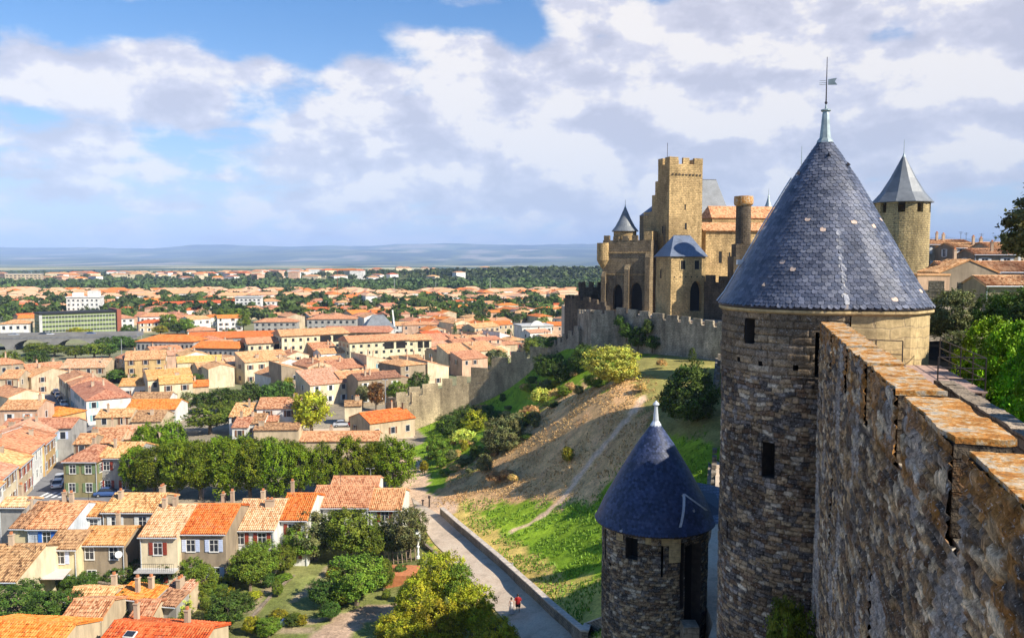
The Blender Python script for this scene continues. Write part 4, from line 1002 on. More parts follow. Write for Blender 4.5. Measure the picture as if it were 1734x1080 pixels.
def cone_tower(name, label, cx, cy, r, z0, ze, za, mat, rmat, over=.35, rod=1.5, nseg=28, openings=0, cone_n=28, flare=True):
    rt = empty(name, (cx, cy, z0), 0, label, 'tower'); mb = MB()
    zt = ze
    if openings:
        zt = ze-1.6
        for k in range(openings):
            a0 = 2*math.pi*k/openings+.2; a1 = a0+2*math.pi/openings*.62; bb = MB()
            for rr_, fl_ in ((r, 1), (r-.45, 0)):
                for i in range(4):
                    a, b = a0+(a1-a0)*i/4, a0+(a1-a0)*(i+1)/4
                    bb.poly([(cx+rr_*math.cos(a), cy+rr_*math.sin(a), zt), (cx+rr_*math.cos(b), cy+rr_*math.sin(b), zt), (cx+rr_*math.cos(b), cy+rr_*math.sin(b), ze), (cx+rr_*math.cos(a), cy+rr_*math.sin(a), ze)])
            for a in (a0, a1): bb.poly([(cx+r*math.cos(a), cy+r*math.sin(a), zt), (cx+(r-.45)*math.cos(a), cy+(r-.45)*math.sin(a), zt), (cx+(r-.45)*math.cos(a), cy+(r-.45)*math.sin(a), ze), (cx+r*math.cos(a), cy+r*math.sin(a), ze)])
            fix(bb.build('pier', mat), rt)
    mb.lathe([(r*1.04, z0), (r, z0+(zt-z0)*.5), (r, zt), (r-.45, zt)], nseg, 0, cx, cy)
    if openings: mb.lathe([(r-.45, zt), (0, zt)], nseg, 0, cx, cy)
    fix(mb.build('drum', mat), rt)
    mb = MB(); R0 = r+over
    pr = [(0, ze-.06), (R0, ze-.05), (R0, ze+.05)]+([(R0*.72, ze+(za-ze)*.2), (R0*.42, ze+(za-ze)*.5)] if flare else [])+[(0.03, za)]
    mb.lathe(pr, cone_n, 0, cx, cy, .3, .3+2*math.pi); fix(mb.build('cone_roof', rmat), rt)
    mb = MB(); mb.lathe([(.28, za-.5), (.12, za-.1), (.05, za+.25)], 8, 0, cx, cy); mb.tube([(cx, cy, za), (cx, cy, za+rod)], [.06, .03], 5); fix(mb.build('finial', M['lead']), rt)
    return rt
# square keep
kp, o, r, b = tower_box('keep', 'tall square stone keep with battlements, highest tower of the castle', 1130.5, 165, 19, 7.5, 4.6, 26, 57.2, M['castle'], [(3.8,.5,44.3,45.4,45.6),(3.8,.4,41.2,41.9,42.1),(3.6,.35,48.2,49.2,49.3)], [(2.2,.5,43.5,44.8,45)], 1.9, 'keep')
mb = MB()
for k in range(9): p = o+r*(.5+k*.78)-b*.02; mb.prism([((p-b*.12).x, (p-b*.12).y), ((p+r*.4-b*.12).x, (p+r*.4-b*.12).y), ((p+r*.4).x, (p+r*.4).y), (p.x, p.y)], 55.0, 55.3)
fix(mb.build('corbel_row', M['castle_dark']), kp)
mb = MB(); mb.tube([tuple((o+r*.6+b*2))[:2]+(58,), tuple((o+r*.6+b*2))[:2]+(61.5,)], .05, 5); fix(mb.build('lightning_rod', M['iron']), kp)
for k, (dd, zt, ln) in enumerate(((4.7, 54.2, 1.4), (6.1, 51.5, 1.3), (7.4, 48.2, 3.6))):
    o2 = o+b*dd+r*.2; mb = MB(); q4 = [o2, o2+r*6.5, o2+r*6.5+b*ln, o2+b*ln]; mb.prism([(v.x, v.y) for v in q4], 26, zt); fix(mb.build('stair_buttress', M['castle']), kp)
# shaded wing below the keep, left
wg, o, r, b = tower_box('castle_wing', 'tall shaded wing with small windows joined to the left foot of the keep', 1127, 166.4, 19, 3.0, 11.6, 26, 47.6, M['castle_shaded'], [], [(3,.6,38,39.4,39.6),(5.4,.6,38,39.4,39.6),(7.6,.6,38,39.4,39.6),(9.6,.7,41,42.6,42.9),(4.3,.6,33,34.4,34.6),(8.2,.8,44.6,46,46.4)], 0, 'wing')
hip(o+b*7.6, r, b, 5.0, 3.6, 47.6, 50.0, .5, .6, M['slate_far'], wg, .2, .1, 'roof', .6)
c3 = o+b*11.6
for k, (s_, zt) in enumerate(((1.0, 40.5), (4.6, 43.0), (8.3, 40.0), (11.0, 45.0))):
    mb = MB(); o3 = c3-b*s_; q4 = [o3-r*.5, o3-r*.5-b*.7, o3-b*.7, o3]; q4 = [(v.x, v.y) for v in q4]; ar = sum(q4[i][0]*q4[(i+1) % 4][1]-q4[(i+1) % 4][0]*q4[i][1] for i in range(4)); mb.prism(q4 if ar > 0 else q4[::-1], 26, zt); fix(mb.build('buttress', M['castle_shaded']), wg)
# grey steep roof
gt, o, r, b = tower_box('castle_hall', 'castle hall under a very steep plain grey slate roof, just right of the keep', 1181, 184, 6, 7.2, 8, 30, 47.2, M['castle'], cat='hall')
q = lambda p, z: (p.x, p.y, z); mb = MB(); a, c1, c2, c3 = o-b*.3, o+r*7.4-b*.3, o+r*7.4+b*8.3, o+b*8.3; e0, e1 = o+b*4, o+r*5.2+b*4
mb.slab([q(a,47.1), q(c1,47.1), q(e1,56.4), q(e0,56.4)], .12); mb.slab([q(c2,47.1), q(c3,47.1), q(e0,56.4), q(e1,56.4)], .12); mb.slab([q(c1,47.1), q(c2,47.1), q(e1,56.4)], .12); mb.poly([q(c3,47.1), q(a,47.1), q(e0,56.4)])
fix(mb.build('steep_roof', M['slate_grey']), gt)
# long lit hall
hl, o, r, b = tower_box('castle_hall', 'long sunlit castle hall with arched windows and two orange tile roofs, behind the chimney', 1193, 171, 9, 26, 13, 28, 44.3, M['castle'], [(3.2,.7,37.6,39.6,40),(5.2,.35,37.6,39.6,39.8),(8.6,.8,37.6,39.6,40.1),(17.6,1.3,37.4,39.3,40.2)], cat='hall')
mb = MB(); a, c1, c2, c3 = o-b*.6-r*.8, o+r*27-b*.6, o+r*27+b*5, o-r*.8+b*14
mb.slab([q(a,44.35), q(c1,44.35), q(c2+b*0,46.2), q(o+b*5,46.2)], .2); mb.slab([q(c3,44.35), q(a,44.35), q(o+b*5,46.2)], .2); fix(mb.build('lower_tile_roof', M['roof_tan']), hl)
o2 = o+b*5.2+r*3.5; mb = MB(); q4 = [o2, o2+r*22, o2+r*22+b*7, o2+b*7]; mb.prism([(v.x, v.y) for v in q4], 40, 47.2); fix(mb.build('upper_wall', M['castle']), hl)
hip(o2, r, b, 22, 7, 47.2, 49.9, 0.02, .98, M['roof_salmon'], hl, .3, .15, 'upper_tile_roof')
# square tower with blue hip roof and great arch
sq, o, r, b = tower_box('square_tower', 'square castle tower with blue slate hipped roof and great pointed arch', 1135, 150, 12, 6.7, 7.2, 24, 38.85, M['castle'], [(4.95,2.3,28.9,32.2,34.4)], [(2.5,.5,34.8,36.2,36.4)])
hip(o, r, b, 6.7, 7.2, 38.85, 42.8, .30, .78, M['slate_far'], sq, .35, .15)
for s in (2.3, 5.0):
    p = o+r*s-b*.03; mb = MB(); q4 = [p-r*.45, p+r*.45, p+r*.45+b*.1, p-r*.45+b*.1]; mb.prism([(v.x, v.y) for v in q4], 36.5, 38.1); fix(mb.build('window', M['dark']), sq)
    mb = MB()
    for (s0, s1, z0, z1) in ((-.6,-.45,36.4,38.2), (.45,.6,36.4,38.2), (-.45,.45,36.35,36.48), (-.45,.45,38.12,38.25)):
        q4 = [p+r*s0-b*.05, p+r*s1-b*.05, p+r*s1+b*.04, p+r*s0+b*.04]; mb.prism([(v.x, v.y) for v in q4], z0, z1)
    fix(mb.build('window_surround', M['ashlar']), sq)
for k in range(6):
    p = o+r*(.6+k*1.1)-b*.01; mb = MB(); q4 = [p, p+r*.22, p+r*.22+b*.05, p+b*.05]; mb.prism([(v.x, v.y) for v in q4], 35.0, 35.25); fix(mb.build('putlog_hole', M['dark']), sq)
# crenellated link wall and chimney column
p0, p1 = P(1191, 470, 151.5), P(1236, 470, 147.5)
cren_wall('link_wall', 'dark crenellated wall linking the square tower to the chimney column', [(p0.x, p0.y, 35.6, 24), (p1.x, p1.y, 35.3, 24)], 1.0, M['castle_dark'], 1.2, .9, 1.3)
cx, cy = YX(146, 1255.5), 146.0
ch = empty('chimney_column', (cx, cy, 24), 0, 'stout round chimney column with a rusty lichened cap, in front of the castle hall', 'chimney')
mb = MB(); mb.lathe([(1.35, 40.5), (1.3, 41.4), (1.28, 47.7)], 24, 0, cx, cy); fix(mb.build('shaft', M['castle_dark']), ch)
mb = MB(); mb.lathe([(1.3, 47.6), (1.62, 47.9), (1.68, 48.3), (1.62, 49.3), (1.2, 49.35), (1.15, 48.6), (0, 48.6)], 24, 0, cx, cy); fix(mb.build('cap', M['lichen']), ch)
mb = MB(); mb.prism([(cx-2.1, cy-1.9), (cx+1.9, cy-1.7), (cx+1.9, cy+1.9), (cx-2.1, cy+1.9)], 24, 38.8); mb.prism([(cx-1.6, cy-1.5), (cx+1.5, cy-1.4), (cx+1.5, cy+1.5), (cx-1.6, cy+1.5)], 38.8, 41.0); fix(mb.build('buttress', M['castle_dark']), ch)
# left tower block with arches, bartizan and cone turret
lt, o, r, b = tower_box('corner_tower', 'broad corner tower of the castle with two deep arches and a small corner turret', 1020, 170, -27, 10.2, 9, 25, 42.2, M['castle_shaded'], [(3.3,2.1,28.2,31.2,33.3),(7.2,2.5,28.0,31.3,33.7)], [(3,.6,36,37.4,37.6)], 0)
bx, by = o.x+.1, o.y+.2; mb = MB(); mb.lathe([(.2, 36.4), (.9, 37.4), (1.3, 38.2), (1.3, 41.7), (.9, 41.7), (0, 41.2)], 18, 0, bx, by); fix(mb.build('corner_turret', M['castle']), lt)
mb = MB(); o3 = o+r*8.4+b*1; q4 = [o3, o3+r*1.7, o3+r*1.7+b*6, o3+b*6]; mb.prism([(v.x, v.y) for v in q4], 42, 44.0); fix(mb.build('parapet_step', M['castle']), lt)
cone_tower('turret', 'slim turret with a grey cone roof on top of the left castle block', YX(171, 1057), 171.0, 2.35, 38, 44.1, 49.3, M['castle'], M['slate_grey'], .4, 1.3, 24)
for (s0, zt) in ((0.2, 43.2), (2.2, 43.0), (4.2, 43.1), (6.2, 43.2)):
    mb = MB(); o3 = o+r*s0; q4 = [o3-b*.03, o3+r*1.2-b*.03, o3+r*1.2+b*.6, o3+b*.6]; mb.prism([(v.x, v.y) for v in q4], 42.1, zt); fix(mb.build('merlon', M['castle_shaded']), lt)
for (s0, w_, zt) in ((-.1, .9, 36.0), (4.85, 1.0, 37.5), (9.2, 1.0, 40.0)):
    mb = MB(); o3 = o+r*s0-b*.7; q4 = [o3, o3+r*w_, o3+r*w_+b*.8, o3+b*.8]; q4 = [(v.x, v.y) for v in q4]; mb.prism(q4, 25, [zt-1.2, zt-1.2, zt, zt]); fix(mb.build('buttress', M['castle_shaded']), lt)
for z_ in (35.2, 39.6):
    mb = MB(); o3 = o-b*.12; q4 = [o3, o3+r*10.2, o3+r*10.2+b*.14, o3+b*.14]; mb.prism([(v.x, v.y) for v in q4], z_, z_+.22); fix(mb.build('string_course', M['castle']), lt)
# gatehouse
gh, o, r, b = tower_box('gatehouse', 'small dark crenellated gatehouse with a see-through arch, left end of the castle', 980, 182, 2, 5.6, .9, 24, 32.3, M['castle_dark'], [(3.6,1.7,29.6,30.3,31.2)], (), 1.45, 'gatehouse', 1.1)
# curtain walls
cren_wall('curtain_wall', 'streaky grey curtain wall with sunlit battlements below the square tower', [PP(1041,519,158,14), PP(1101,529,151,14), PP(1150,535,146,14), PP(1232,546,138,14)], 1.4, M['curtain'], 1.5, .8, 1.1)
cren_wall('curtain_wall', 'small angular bastion of the curtain wall, above the stair wall', [PP(978,524,170,13), PP(1001,524,160,13), PP(1042,526,158,13)], 1.2, M['curtain'], 1.3, .6, .8)
cren_wall('curtain_wall', 'upper crenellated wall below the gatehouse, left edge of the castle', [PP(956,500,180,10), PP(970,499,174,12), PP(1000,505,170,14), PP(1026,512,166,16)], 1.2, M['castle_dark'], 1.2, .7, .8)
cren_wall('stair_wall', 'steep stepped wall with tall merlons climbing to the curtain wall', [PP(927,582,176,8), PP(942,574,173,9), PP(960,563,170,10), PP(980,549,166,12)], 1.0, M['curtain'], .9, .7, 1.3)
cren_wall('barbican_wall', 'long sandy crenellated wall running down the green slope to the lower town', [PP(680,690,180,-1), PP(694,672,182,-1), PP(712,655,184,-1), PP(745,644,186,-1), PP(794,634,186,0), PP(829,611,184,3), PP(862,600,182,6), PP(894,592,180,8), PP(932,584,177,8)], 1.0, M['sandwall'], 1.9, 1.0, 1.9)
cren_wall('barbican_wall', 'shorter rear crenellated wall at the lower end of the barbican passage', [PP(656,676,189,-1), PP(668,668,190,-1), PP(690,661,191,-1), PP(714,650,192,-1)], .9, M['sandwall'], 1.6, .8, 1.4)
e = P(664, 676, 184.5); mb = MB(); mb.prism([(e.x-1.4, e.y-.6), (e.x+.9, e.y-.9), (e.x+.9, e.y+1.5), (e.x-1.4, e.y+1.5)], -1, e.z-.6); mb.prism([(e.x-1.1, e.y-.3), (e.x+.6, e.y-.6), (e.x+.6, e.y+1.2), (e.x-1.1, e.y+1.2)], e.z-.6, e.z+.3)
tag(mb.build('wall_end_pier', M['castle_dark']), 'dark ruined pier closing the lower end of the barbican passage', 'pier')
p = [P(1001,524,161,), P(1042,526,158.5), P(1101,529,152), P(1150,535,147), P(1234,546,139)]
flat('castle_terrace', [(v.x+.3, v.y+1.2) for v in p]+[(60, 150), (60, 200), (12, 200), (14, 172)], 27.4, M['lane'], 12)
# rod-topped tower, two unseen towers and a wall added to shadow the slope, and the round tower on the right
cone_tower('hidden_rampart_tower', 'grey-topped tower whose rod just shows over the left edge of the big slate cone', 35.2, 101.6, 3.4, 15, 42.0, 48.7, M['round'], M['slate_far'], .4, 3.2)
cone_tower('hidden_rampart_tower', 'low unseen tower added behind the big tower to cast a shadow', 22.3, 74, 1.1, 8, 20.5, 24.0, M['round'], M['slate_far'], .3, .5)  # out of sight, added to cast a thin pointed shadow on the grass
cone_tower('hidden_rampart_tower', 'unseen tower added behind the middle of the big slate cone for its shadow', 46.0, 117.0, 3.4, 18, 43.0, 47.0, M['round'], M['slate_far'], .3, .5)  # unseen, added to shade the ground at the curtain wall foot
cren_wall('hidden_inner_wall', 'unseen wall added behind the big tower to shade the slope below the castle', [(30.3,86,27.0,14),(34,97,33.0,15),(38,105,34.0,15),(46,117,34.5,16)], 1.2, M['rampart'], cat='rampart')  # unseen, added to cast the shadow edge across the spur
cone_tower('round_tower', 'sunlit round tower with openings under a faceted grey spire, right of the big cone', YX(130, 1521.5), 130.0, 4.0, 30, 47.05, 54.6, M['round'], M['slate_grey'], .5, 2.2, 36, 9, 10)
cone_tower('church_turret', 'tiny distant green-grey spire above the castle hall roof', YX(200, 1297), 200.0, .9, 40, 50.6, 53.8, M['castle'], M['lead'], .2, 1.5, 12)
for k, (px_, py_, Y, w_, hh_) in enumerate(((1504,368,130,.5,1.2),)): pass
# ------------------------------------------------------------------ houses
WIN = {}
def winmesh(kind, sh, w=.95, h=1.35):
    key = (kind, sh, w, h)
    if key in WIN: return WIN[key]
    mb = MB(); t = .09; res = None
    def frame_(mb, m=0):
        mb.box(-w/2-t, -.05, -t, -w/2, .02, h+t, m); mb.box(w/2, -.05, -t, w/2+t, .02, h+t, m); mb.box(-w/2, -.05, h, w/2, .02, h+t, m); mb.box(-w/2-.1, -.09, -t-.04, w/2+.1, .02, 0, m)
        mb.box(-.03, -.03, 0, .03, .015, h, m); mb.box(-w/2, -.025, h*.6, w/2, .012, h*.6+.05, m)
    def pane_(mb, m=0): mb.box(-w/2, -.012, 0, w/2, .02, h, m)
    def shut_(mb, s, m=0): 
        x0, x1 = (-w/2-t-w*.5, -w/2-t) if s < 0 else (w/2+t, w/2+t+w*.5)
        mb.box(x0, -.07, -.04, x1, -.015, h+.05, m)
        for k in range(6): mb.box(x0+.05, -.085, .08+k*h/6, x1-.05, -.07, .08+k*h/6+h/12, m)
    if kind == 'frame': frame_(mb); res = mb.mesh('window_frame', M['frame'])
    if kind == 'pane': pane_(mb); res = mb.mesh('window_pane', M['glass'])
    if kind == 'shl': shut_(mb, -1); res = mb.mesh('shutter', M['s_'+sh])
    if kind == 'shr': shut_(mb, 1); res = mb.mesh('shutter', M['s_'+sh])
    if kind == 'all':
        mb.box(-w/2-.07, -.05, -.07, w/2+.07, .02, 0, 0); mb.box(-w/2-.07, -.05, h, w/2+.07, .02, h+.07, 0); mb.box(-w/2-.07, -.05, 0, -w/2, .02, h, 0); mb.box(w/2, -.05, 0, w/2+.07, .02, h, 0); pane_(mb, 1)
        if sh: mb.box(-w/2-.07-w*.45, -.06, -.04, -w/2-.07, -.01, h+.04, 2); mb.box(w/2+.07, -.06, -.04, w/2+.07+w*.45, -.01, h+.04, 2)
        res = mb.mesh('window', [M['frame'], M['glass'], M['s_'+(sh or 'white')]])
    WIN[key] = res; return res
def window(root, loc, rz, detail, sh=None, w=.95, h=1.35):
    if detail >= 2:
        f = ob('window', winmesh('frame', None, w, h), root, loc, rz); ob('pane', winmesh('pane', None, w, h), f)
        if sh: ob('shutter', winmesh('shl', sh, w, h), f); ob('shutter', winmesh('shr', sh, w, h), f)
        return f
    return ob('window', winmesh('all', sh, w, h), root, loc, rz)
CHM = {}
def chimesh(k):
    if k in CHM: return CHM[k]
    mb = MB(); w, d, h = ((.5,.4,1.3),(.7,.45,1.1),(.4,.4,1.6),(1.1,.45,1.0))[k]
    mb.box(-w/2, -d/2, -1.0, w/2, d/2, h, 0); mb.box(-w/2-.06, -d/2-.06, h, w/2+.06, d/2+.06, h+.1, 0)
    n = 2 if w > .8 else 1
    for i in range(n):
        x = (i-(n-1)/2)*.5; mb.box(x-.12, -.12, h+.1, x+.12, .12, h+.38, 1)
    CHM[k] = mb.mesh('chimney', [M['chim'], M['pot']]); return CHM[k]
FOOT = []          # occupied footprints: x, y, radius
HOUSES = []        # for the labels
def slope_tiles(mb, p0, p1, p2, p3):
    """corrugated canal-tile slope: p0,p1 eave (ccw from above), p2,p3 ridge"""
    p0, p1, p2, p3 = map(Vector, (p0, p1, p2, p3)); Lx = (p1-p0).length; n = (p1-p0).cross(p3-p0).normalized(); Lv = (p3-p0).length
    nc = max(4, int(Lx/.25)); nr = max(2, int(Lv/.45)); sub = 4
    prof = [0, .06, .085, .06]
    for i in range(nc):
        for k in range(sub):
            f0, f1 = (i+k/sub)/nc, (i+(k+1)/sub)/nc; h0, h1 = prof[k], prof[(k+1) % sub]
            a, b = p0.lerp(p1, f0), p0.lerp(p1, f1); c, d = p3.lerp(p2, f1), p3.lerp(p2, f0)
            for j in range(nr):
                g0, g1 = j/nr, (j+1)/nr; jt = ((i*7919+j*104729+int(abs(p0.x)*31)) % 97)/97*.03-.02*math.sin(i*.31+j*.7); l0, l1 = .035+jt, jt
                mb.poly([a.lerp(d, g0)+n*(h0+l0), b.lerp(c, g0)+n*(h1+l0), b.lerp(c, g1)+n*(h1+l1), a.lerp(d, g1)+n*(h0+l1)], 0,
                        [(f0*Lx, -g0*Lv), (f1*Lx, -g0*Lv), (f1*Lx, -g1*Lv), (f0*Lx, -g1*Lv)])
def house(cx, cy, yaw, L_, D_, h, roof='gable', pitch=.33, wm='cream', rm='roof_tan', detail=1, chim=1, sh='brown', z0=None, win=True, label=None, cat='house', name='town_house', group=None, wins=None, over=.35, seed=None, storeys=None, sides='flr', wmat=None):
    """local frame: front wall at y=-D/2 facing -y; ridge along local x"""
    rnd = random.Random(seed if seed is not None else int(cx*13.7+cy*7.1)); ya = rad(yaw)
    z0 = T(cx, cy) if z0 is None else z0
    rt = empty(name, (cx, cy, z0), ya); cat_ = cat
    a, b = L_/2, D_/2; rh = b*pitch; mb = MB(); e = .03; ms = wmat or M['w_'+wm]
    if roof == 'gable':
        mb.poly([(-a,-b,-.5),(a,-b,-.5),(a,-b,h),(-a,-b,h)]); mb.poly([(a,b,-.5),(-a,b,-.5),(-a,b,h),(a,b,h)])
        mb.poly([(a,-b,-.5),(a,b,-.5),(a,b,h),(a,0,h+rh),(a,-b,h)]); mb.poly([(-a,b,-.5),(-a,-b,-.5),(-a,-b,h),(-a,0,h+rh),(-a,b,h)])
    elif roof == 'shed':
        rh = D_*pitch; mb.poly([(-a,-b,-.5),(a,-b,-.5),(a,-b,h),(-a,-b,h)]); mb.poly([(a,b,-.5),(-a,b,-.5),(-a,b,h+rh),(a,b,h+rh)])
        mb.poly([(a,-b,-.5),(a,b,-.5),(a,b,h+rh),(a,-b,h)]); mb.poly([(-a,b,-.5),(-a,-b,-.5),(-a,-b,h),(-a,b,h+rh)])
    else: mb.box(-a,-b,-.5,a,b,h)
    mb.build('wall', ms, rt)
    mb = MB(); o_ = over; ze = h-o_*pitch+.02
    if roof == 'gable':
        g = .12
        for s in (1, -1):
            pts_ = [(-a-g, -b-o_, ze), (a+g, -b-o_, ze), (a+g, 0, h+rh+.03), (-a-g, 0, h+rh+.03)]
            if s < 0: pts_ = [(-x, -y, z) for x, y, z in pts_]
            mb.slab(pts_, .14)
            if detail >= 2: slope_tiles(mb, *[(p[0], p[1], p[2]+.004) for p in pts_])
        mb.tube([(-a-g, 0, h+rh+.02), (a+g, 0, h+rh+.02)], .13, 6)
    elif roof == 'shed':
        pts_ = [(-a-.1, -b-o_, ze), (a+.1, -b-o_, ze), (a+.1, b+.1, h+rh+.06), (-a-.1, b+.1, h+rh+.06)]; mb.slab(pts_, .14)
        if detail >= 2: slope_tiles(mb, *[(p[0], p[1], p[2]+.004) for p in pts_])
    elif roof == 'hip':
        k = min(a, b); A_, B_ = a+o_, b+o_; r0 = a-k*.92
        mb.slab([(-A_,-B_,ze),(A_,-B_,ze),(r0,0,h+rh),(-r0,0,h+rh)], .14); mb.slab([(A_,B_,ze),(-A_,B_,ze),(-r0,0,h+rh),(r0,0,h+rh)], .14)
        mb.slab([(A_,-B_,ze),(A_,B_,ze),(r0,0,h+rh)], .14); mb.slab([(-A_,B_,ze),(-A_,-B_,ze),(-r0,0,h+rh)], .14)
    elif roof == 'flat':
        mb.box(-a-.1,-b-.1,h,a+.1,b+.1,h+.25)
    rf = mb.build('roof', M[rm], rt)
    if roof != 'flat':
        for k in range(chim):
            x = rnd.uniform(-a*.75, a*.75); y = rnd.uniform(-b*.5, b*.5); zc = h+rh*(1-abs(y)/b) if roof != 'shed' else h+(y+b)*pitch
            if roof == 'hip': x *= .4
            ob('chimney', chimesh(rnd.randrange(4)), rf, (x, y, zc-.05), rnd.choice((0, math.pi/2)))
    if win and detail >= 1:
        ns = storeys or max(1, int(round(h/2.9)))
        cam_l = Matrix.Rotation(-ya, 3, 'Z')@Vector((-cx, -cy, 0))
        spec = []
        if 'f' in sides and cam_l.y < -b: spec.append(('f', L_, 0))
        if 'r' in sides and cam_l.x > a: spec.append(('r', D_, math.pi/2))
        if 'l' in sides and cam_l.x < -a: spec.append(('l', D_, -math.pi/2))
        for nm, W_, rz in spec:
            n = max(1, int(W_/(2.5 if detail >= 2 else 3.1))) if nm == 'f' or roof == 'hip' else max(0, int(W_/4.5))
            if n == 0: continue
            for s in range(ns):
                for i in range(n):
                    if wins is None and rnd.random() < ((.0 if detail >= 2 else .12) if nm == 'f' else .35): continue
                    x = -W_/2+W_*(i+.5)/n+rnd.uniform(-.15, .15); z = s*h/ns+.85+(h/ns-2.6)*.3
                    if z+1.5 > h: z = h-1.7
                    if nm == 'f': lo = (x, -b-.01, z)
                    elif nm == 'r': lo = (a+.01, x, z)
                    else: lo = (-a-.01, -x, z)
                    window(rt, lo, rz, detail, sh if rnd.random() < .8 or detail >= 2 else None)
    if detail >= 2 and roof in ('gable', 'shed', 'hip'):
        mb = MB(); mb.tube([(-a-.1, -b-o_-.05, ze-.1), (a+.1, -b-o_-.05, ze-.12)], .07, 6); mb.build('gutter', M['zinc'], rt)
        sx = a-.15 if seed is None and int(cx) % 2 else -a+.15
        mb = MB(); mb.tube([(sx, -b-o_-.03, ze-.12), (sx, -b-.08, ze-.5), (sx, -b-.08, -.3)], .05, 6); mb.build('downpipe', M['zinc'], rt)
    FOOT.append((cx, cy, max(L_, D_)/2+.5, L_, D_, ya))
    pr = proj(cx, cy, z0+h)
    rc = {'roof_tan':'tan','roof_salmon':'salmon','roof_orange':'bright orange','roof_pale':'pale','roof_brown':'brown','roof_gold':'golden'}.get(rm, 'grey')
    if label: tag(rt, label, cat_, group)
    else: HOUSES.append((rt, wm, rc, roof, pr, cat_, L_*D_, group))
    return rt
def hh(xl, xr, ey, ry, h, yaw=0, D_=None, **k):
    """front-facing house from its eave corners and ridge in the photograph"""
    Y = (H-h)*F/((ey-442)*1.0); Y *= 1.0
    # exact depth of the eave line through the centre column
    p = P((xl+xr)/2, ey, 100.0); Y = 100.0*(H-h)/(H-p.z)
    x0, x1 = YX2(xl, ey, Y), YX2(xr, ey, Y); pitch = k.get('pitch', .33)
    if D_ is None:
        r_ = (H-P((xl+xr)/2, ry, 100.0).z)/100; d = (H-h-r_*Y)/(r_+pitch); D_ = max(3.5, 2*d) if k.get('roof') != 'shed' else max(2.4, d)
    c = Vector(((x0+x1)/2, Y, 0)); n = Vector((-math.sin(rad(yaw)), math.cos(rad(yaw)), 0)); c = c+n*D_/2
    k.setdefault('sides', 'f' if Y < 116 else 'flr')
    return house(c.x, c.y, yaw, (x1-x0)/max(.5, math.cos(rad(yaw))), D_, h, z0=0, **k)
def YX2(px_, py_, Y): return P(px_, py_, Y).x
def hc(px_, ey, h, L_, D_, yaw=42, roof='gable', swap=False, **k):
    """house from its nearest eave corner; front (L) runs right-away, side (D) runs left-away"""
    Y = 100.0*(H-h)/(H-P(px_, ey, 100.0).z); X = YX2(px_, ey, Y); c, s = math.cos(rad(yaw)), math.sin(rad(yaw))
    cx = X+c*L_/2-s*D_/2; cy = Y+s*L_/2+c*D_/2
    if swap:      # ridge along the long left-away side
        return house(cx, cy, yaw-90, D_, L_, h, roof, z0=0, **k)
    return house(cx, cy, yaw, L_, D_, h, roof, z0=0, **k)
G1 = 'houses of the near gardens'
# near houses, hand placed from the photograph
hh(46,113,893,847,5.6, wm='paleblue', rm='roof_tan', detail=2, sh='bright', chim=2, label='white house with bright blue shutters under a long mottled tan roof', D_=10.5)
hh(18,46,892,848,5.6, wm='yellow', rm='roof_brown', detail=2, chim=1, win=False, label='narrow yellow house with a reddish brown roof, left of the blue-shuttered house', D_=10)
hh(-2,44,856,843,7.5, wm='grey', rm='roof_pale', detail=2, chim=1, win=False, label='plain grey-walled house behind the narrow yellow one, at the left edge')
hh(76,130,927,898,5.4, wm='yellow', rm='roof_brown', detail=2, sh='paleblue', chim=0, label='small pale yellow house with one lilac shutter and an awning')
hh(132,211,920,891,5.4, wm='taupe', rm='roof_gold', detail=2, sh=None, chim=1, label='taupe house with white windows and a satellite dish by its sunny gable')
hh(173,262,865,835,6.2, wm='taupe', rm='roof_tan', detail=2, sh='white', chim=2, label='house with a long tan roof and a roof terrace, behind the taupe house')
hh(147,172,872,852,5.6, wm='grey', rm='roof_gold', detail=2, sh='white', chim=0, label='low grey-fronted annexe between the cream gable and the roof terrace house')
hh(236,300,906,854,6.6, wm='cream', rm='roof_pale', detail=2, sh='red', chim=2, label='cream house with red-framed balcony doors and pale mottled roof')
hh(301,382,901,853,6.6, wm='taupe', rm='roof_orange', detail=2, sh='paleblue', chim=2, label='house with vivid orange roof and pale blue shutters')
hh(387,464,895,845,5.6, wm='white', rm='roof_pale', detail=2, sh='red', chim=2, label='low white house with pale tiles beside the white house with orange roof')
hh(469,520,878,835,6.0, wm='white', rm='roof_orange', detail=2, sh='red', chim=1, label='white house with an orange roof and one dark red shutter')
hh(524,624,857,822,5.4, wm='white', rm='roof_salmon', detail=2, sh=None, chim=0, label='long low white house with a salmon tile roof beneath the plane trees')
hh(626,679,861,827,5.0, wm='white', rm='roof_salmon', detail=2, sh='red', chim=0, label='white end house with salmon roof nearest the lane')
hh(-60,28,981,936,4.8, wm='cream', rm='roof_brown', detail=2, chim=1, win=False, D_=11, label='dark brown mottled roof over a cream gable at the left edge')
hh(-80,88,1106,1052,4.6, wm='sand', rm='roof_orange', detail=2, chim=0, win=False, yaw=-6, label='orange roof with a sunlit gable, cropped by the bottom left corner')
bor = hh(156,338,1098,1056,4.4, wm='sand', rm='roof_orange', detail=2, chim=2, win=False, yaw=-8, label='broad bright orange roof with a skylight at the bottom edge')
_rf = [c for c in bor.children if c.name.startswith('roof')][0]; _mb = MB(); _mb.box(-.5,-.05,-.4,.5,.09,.4,0); _mb.box(-.42,-.1,-.32,.42,-.04,.32,1); _mb2 = ob('skylight', _mb.mesh('skylight', [M['frame'], M['glass']]), _rf, (-2.2, -1.7, 4.4+.33*1.9)); _mb2.rotation_euler = (rad(-72), 0, 0)
hh(104,172,1046,1014,3.0, wm='sand', rm='roof_tan', detail=2, chim=0, win=False, label='low garden shed roof of weathered tiles between dark trees')
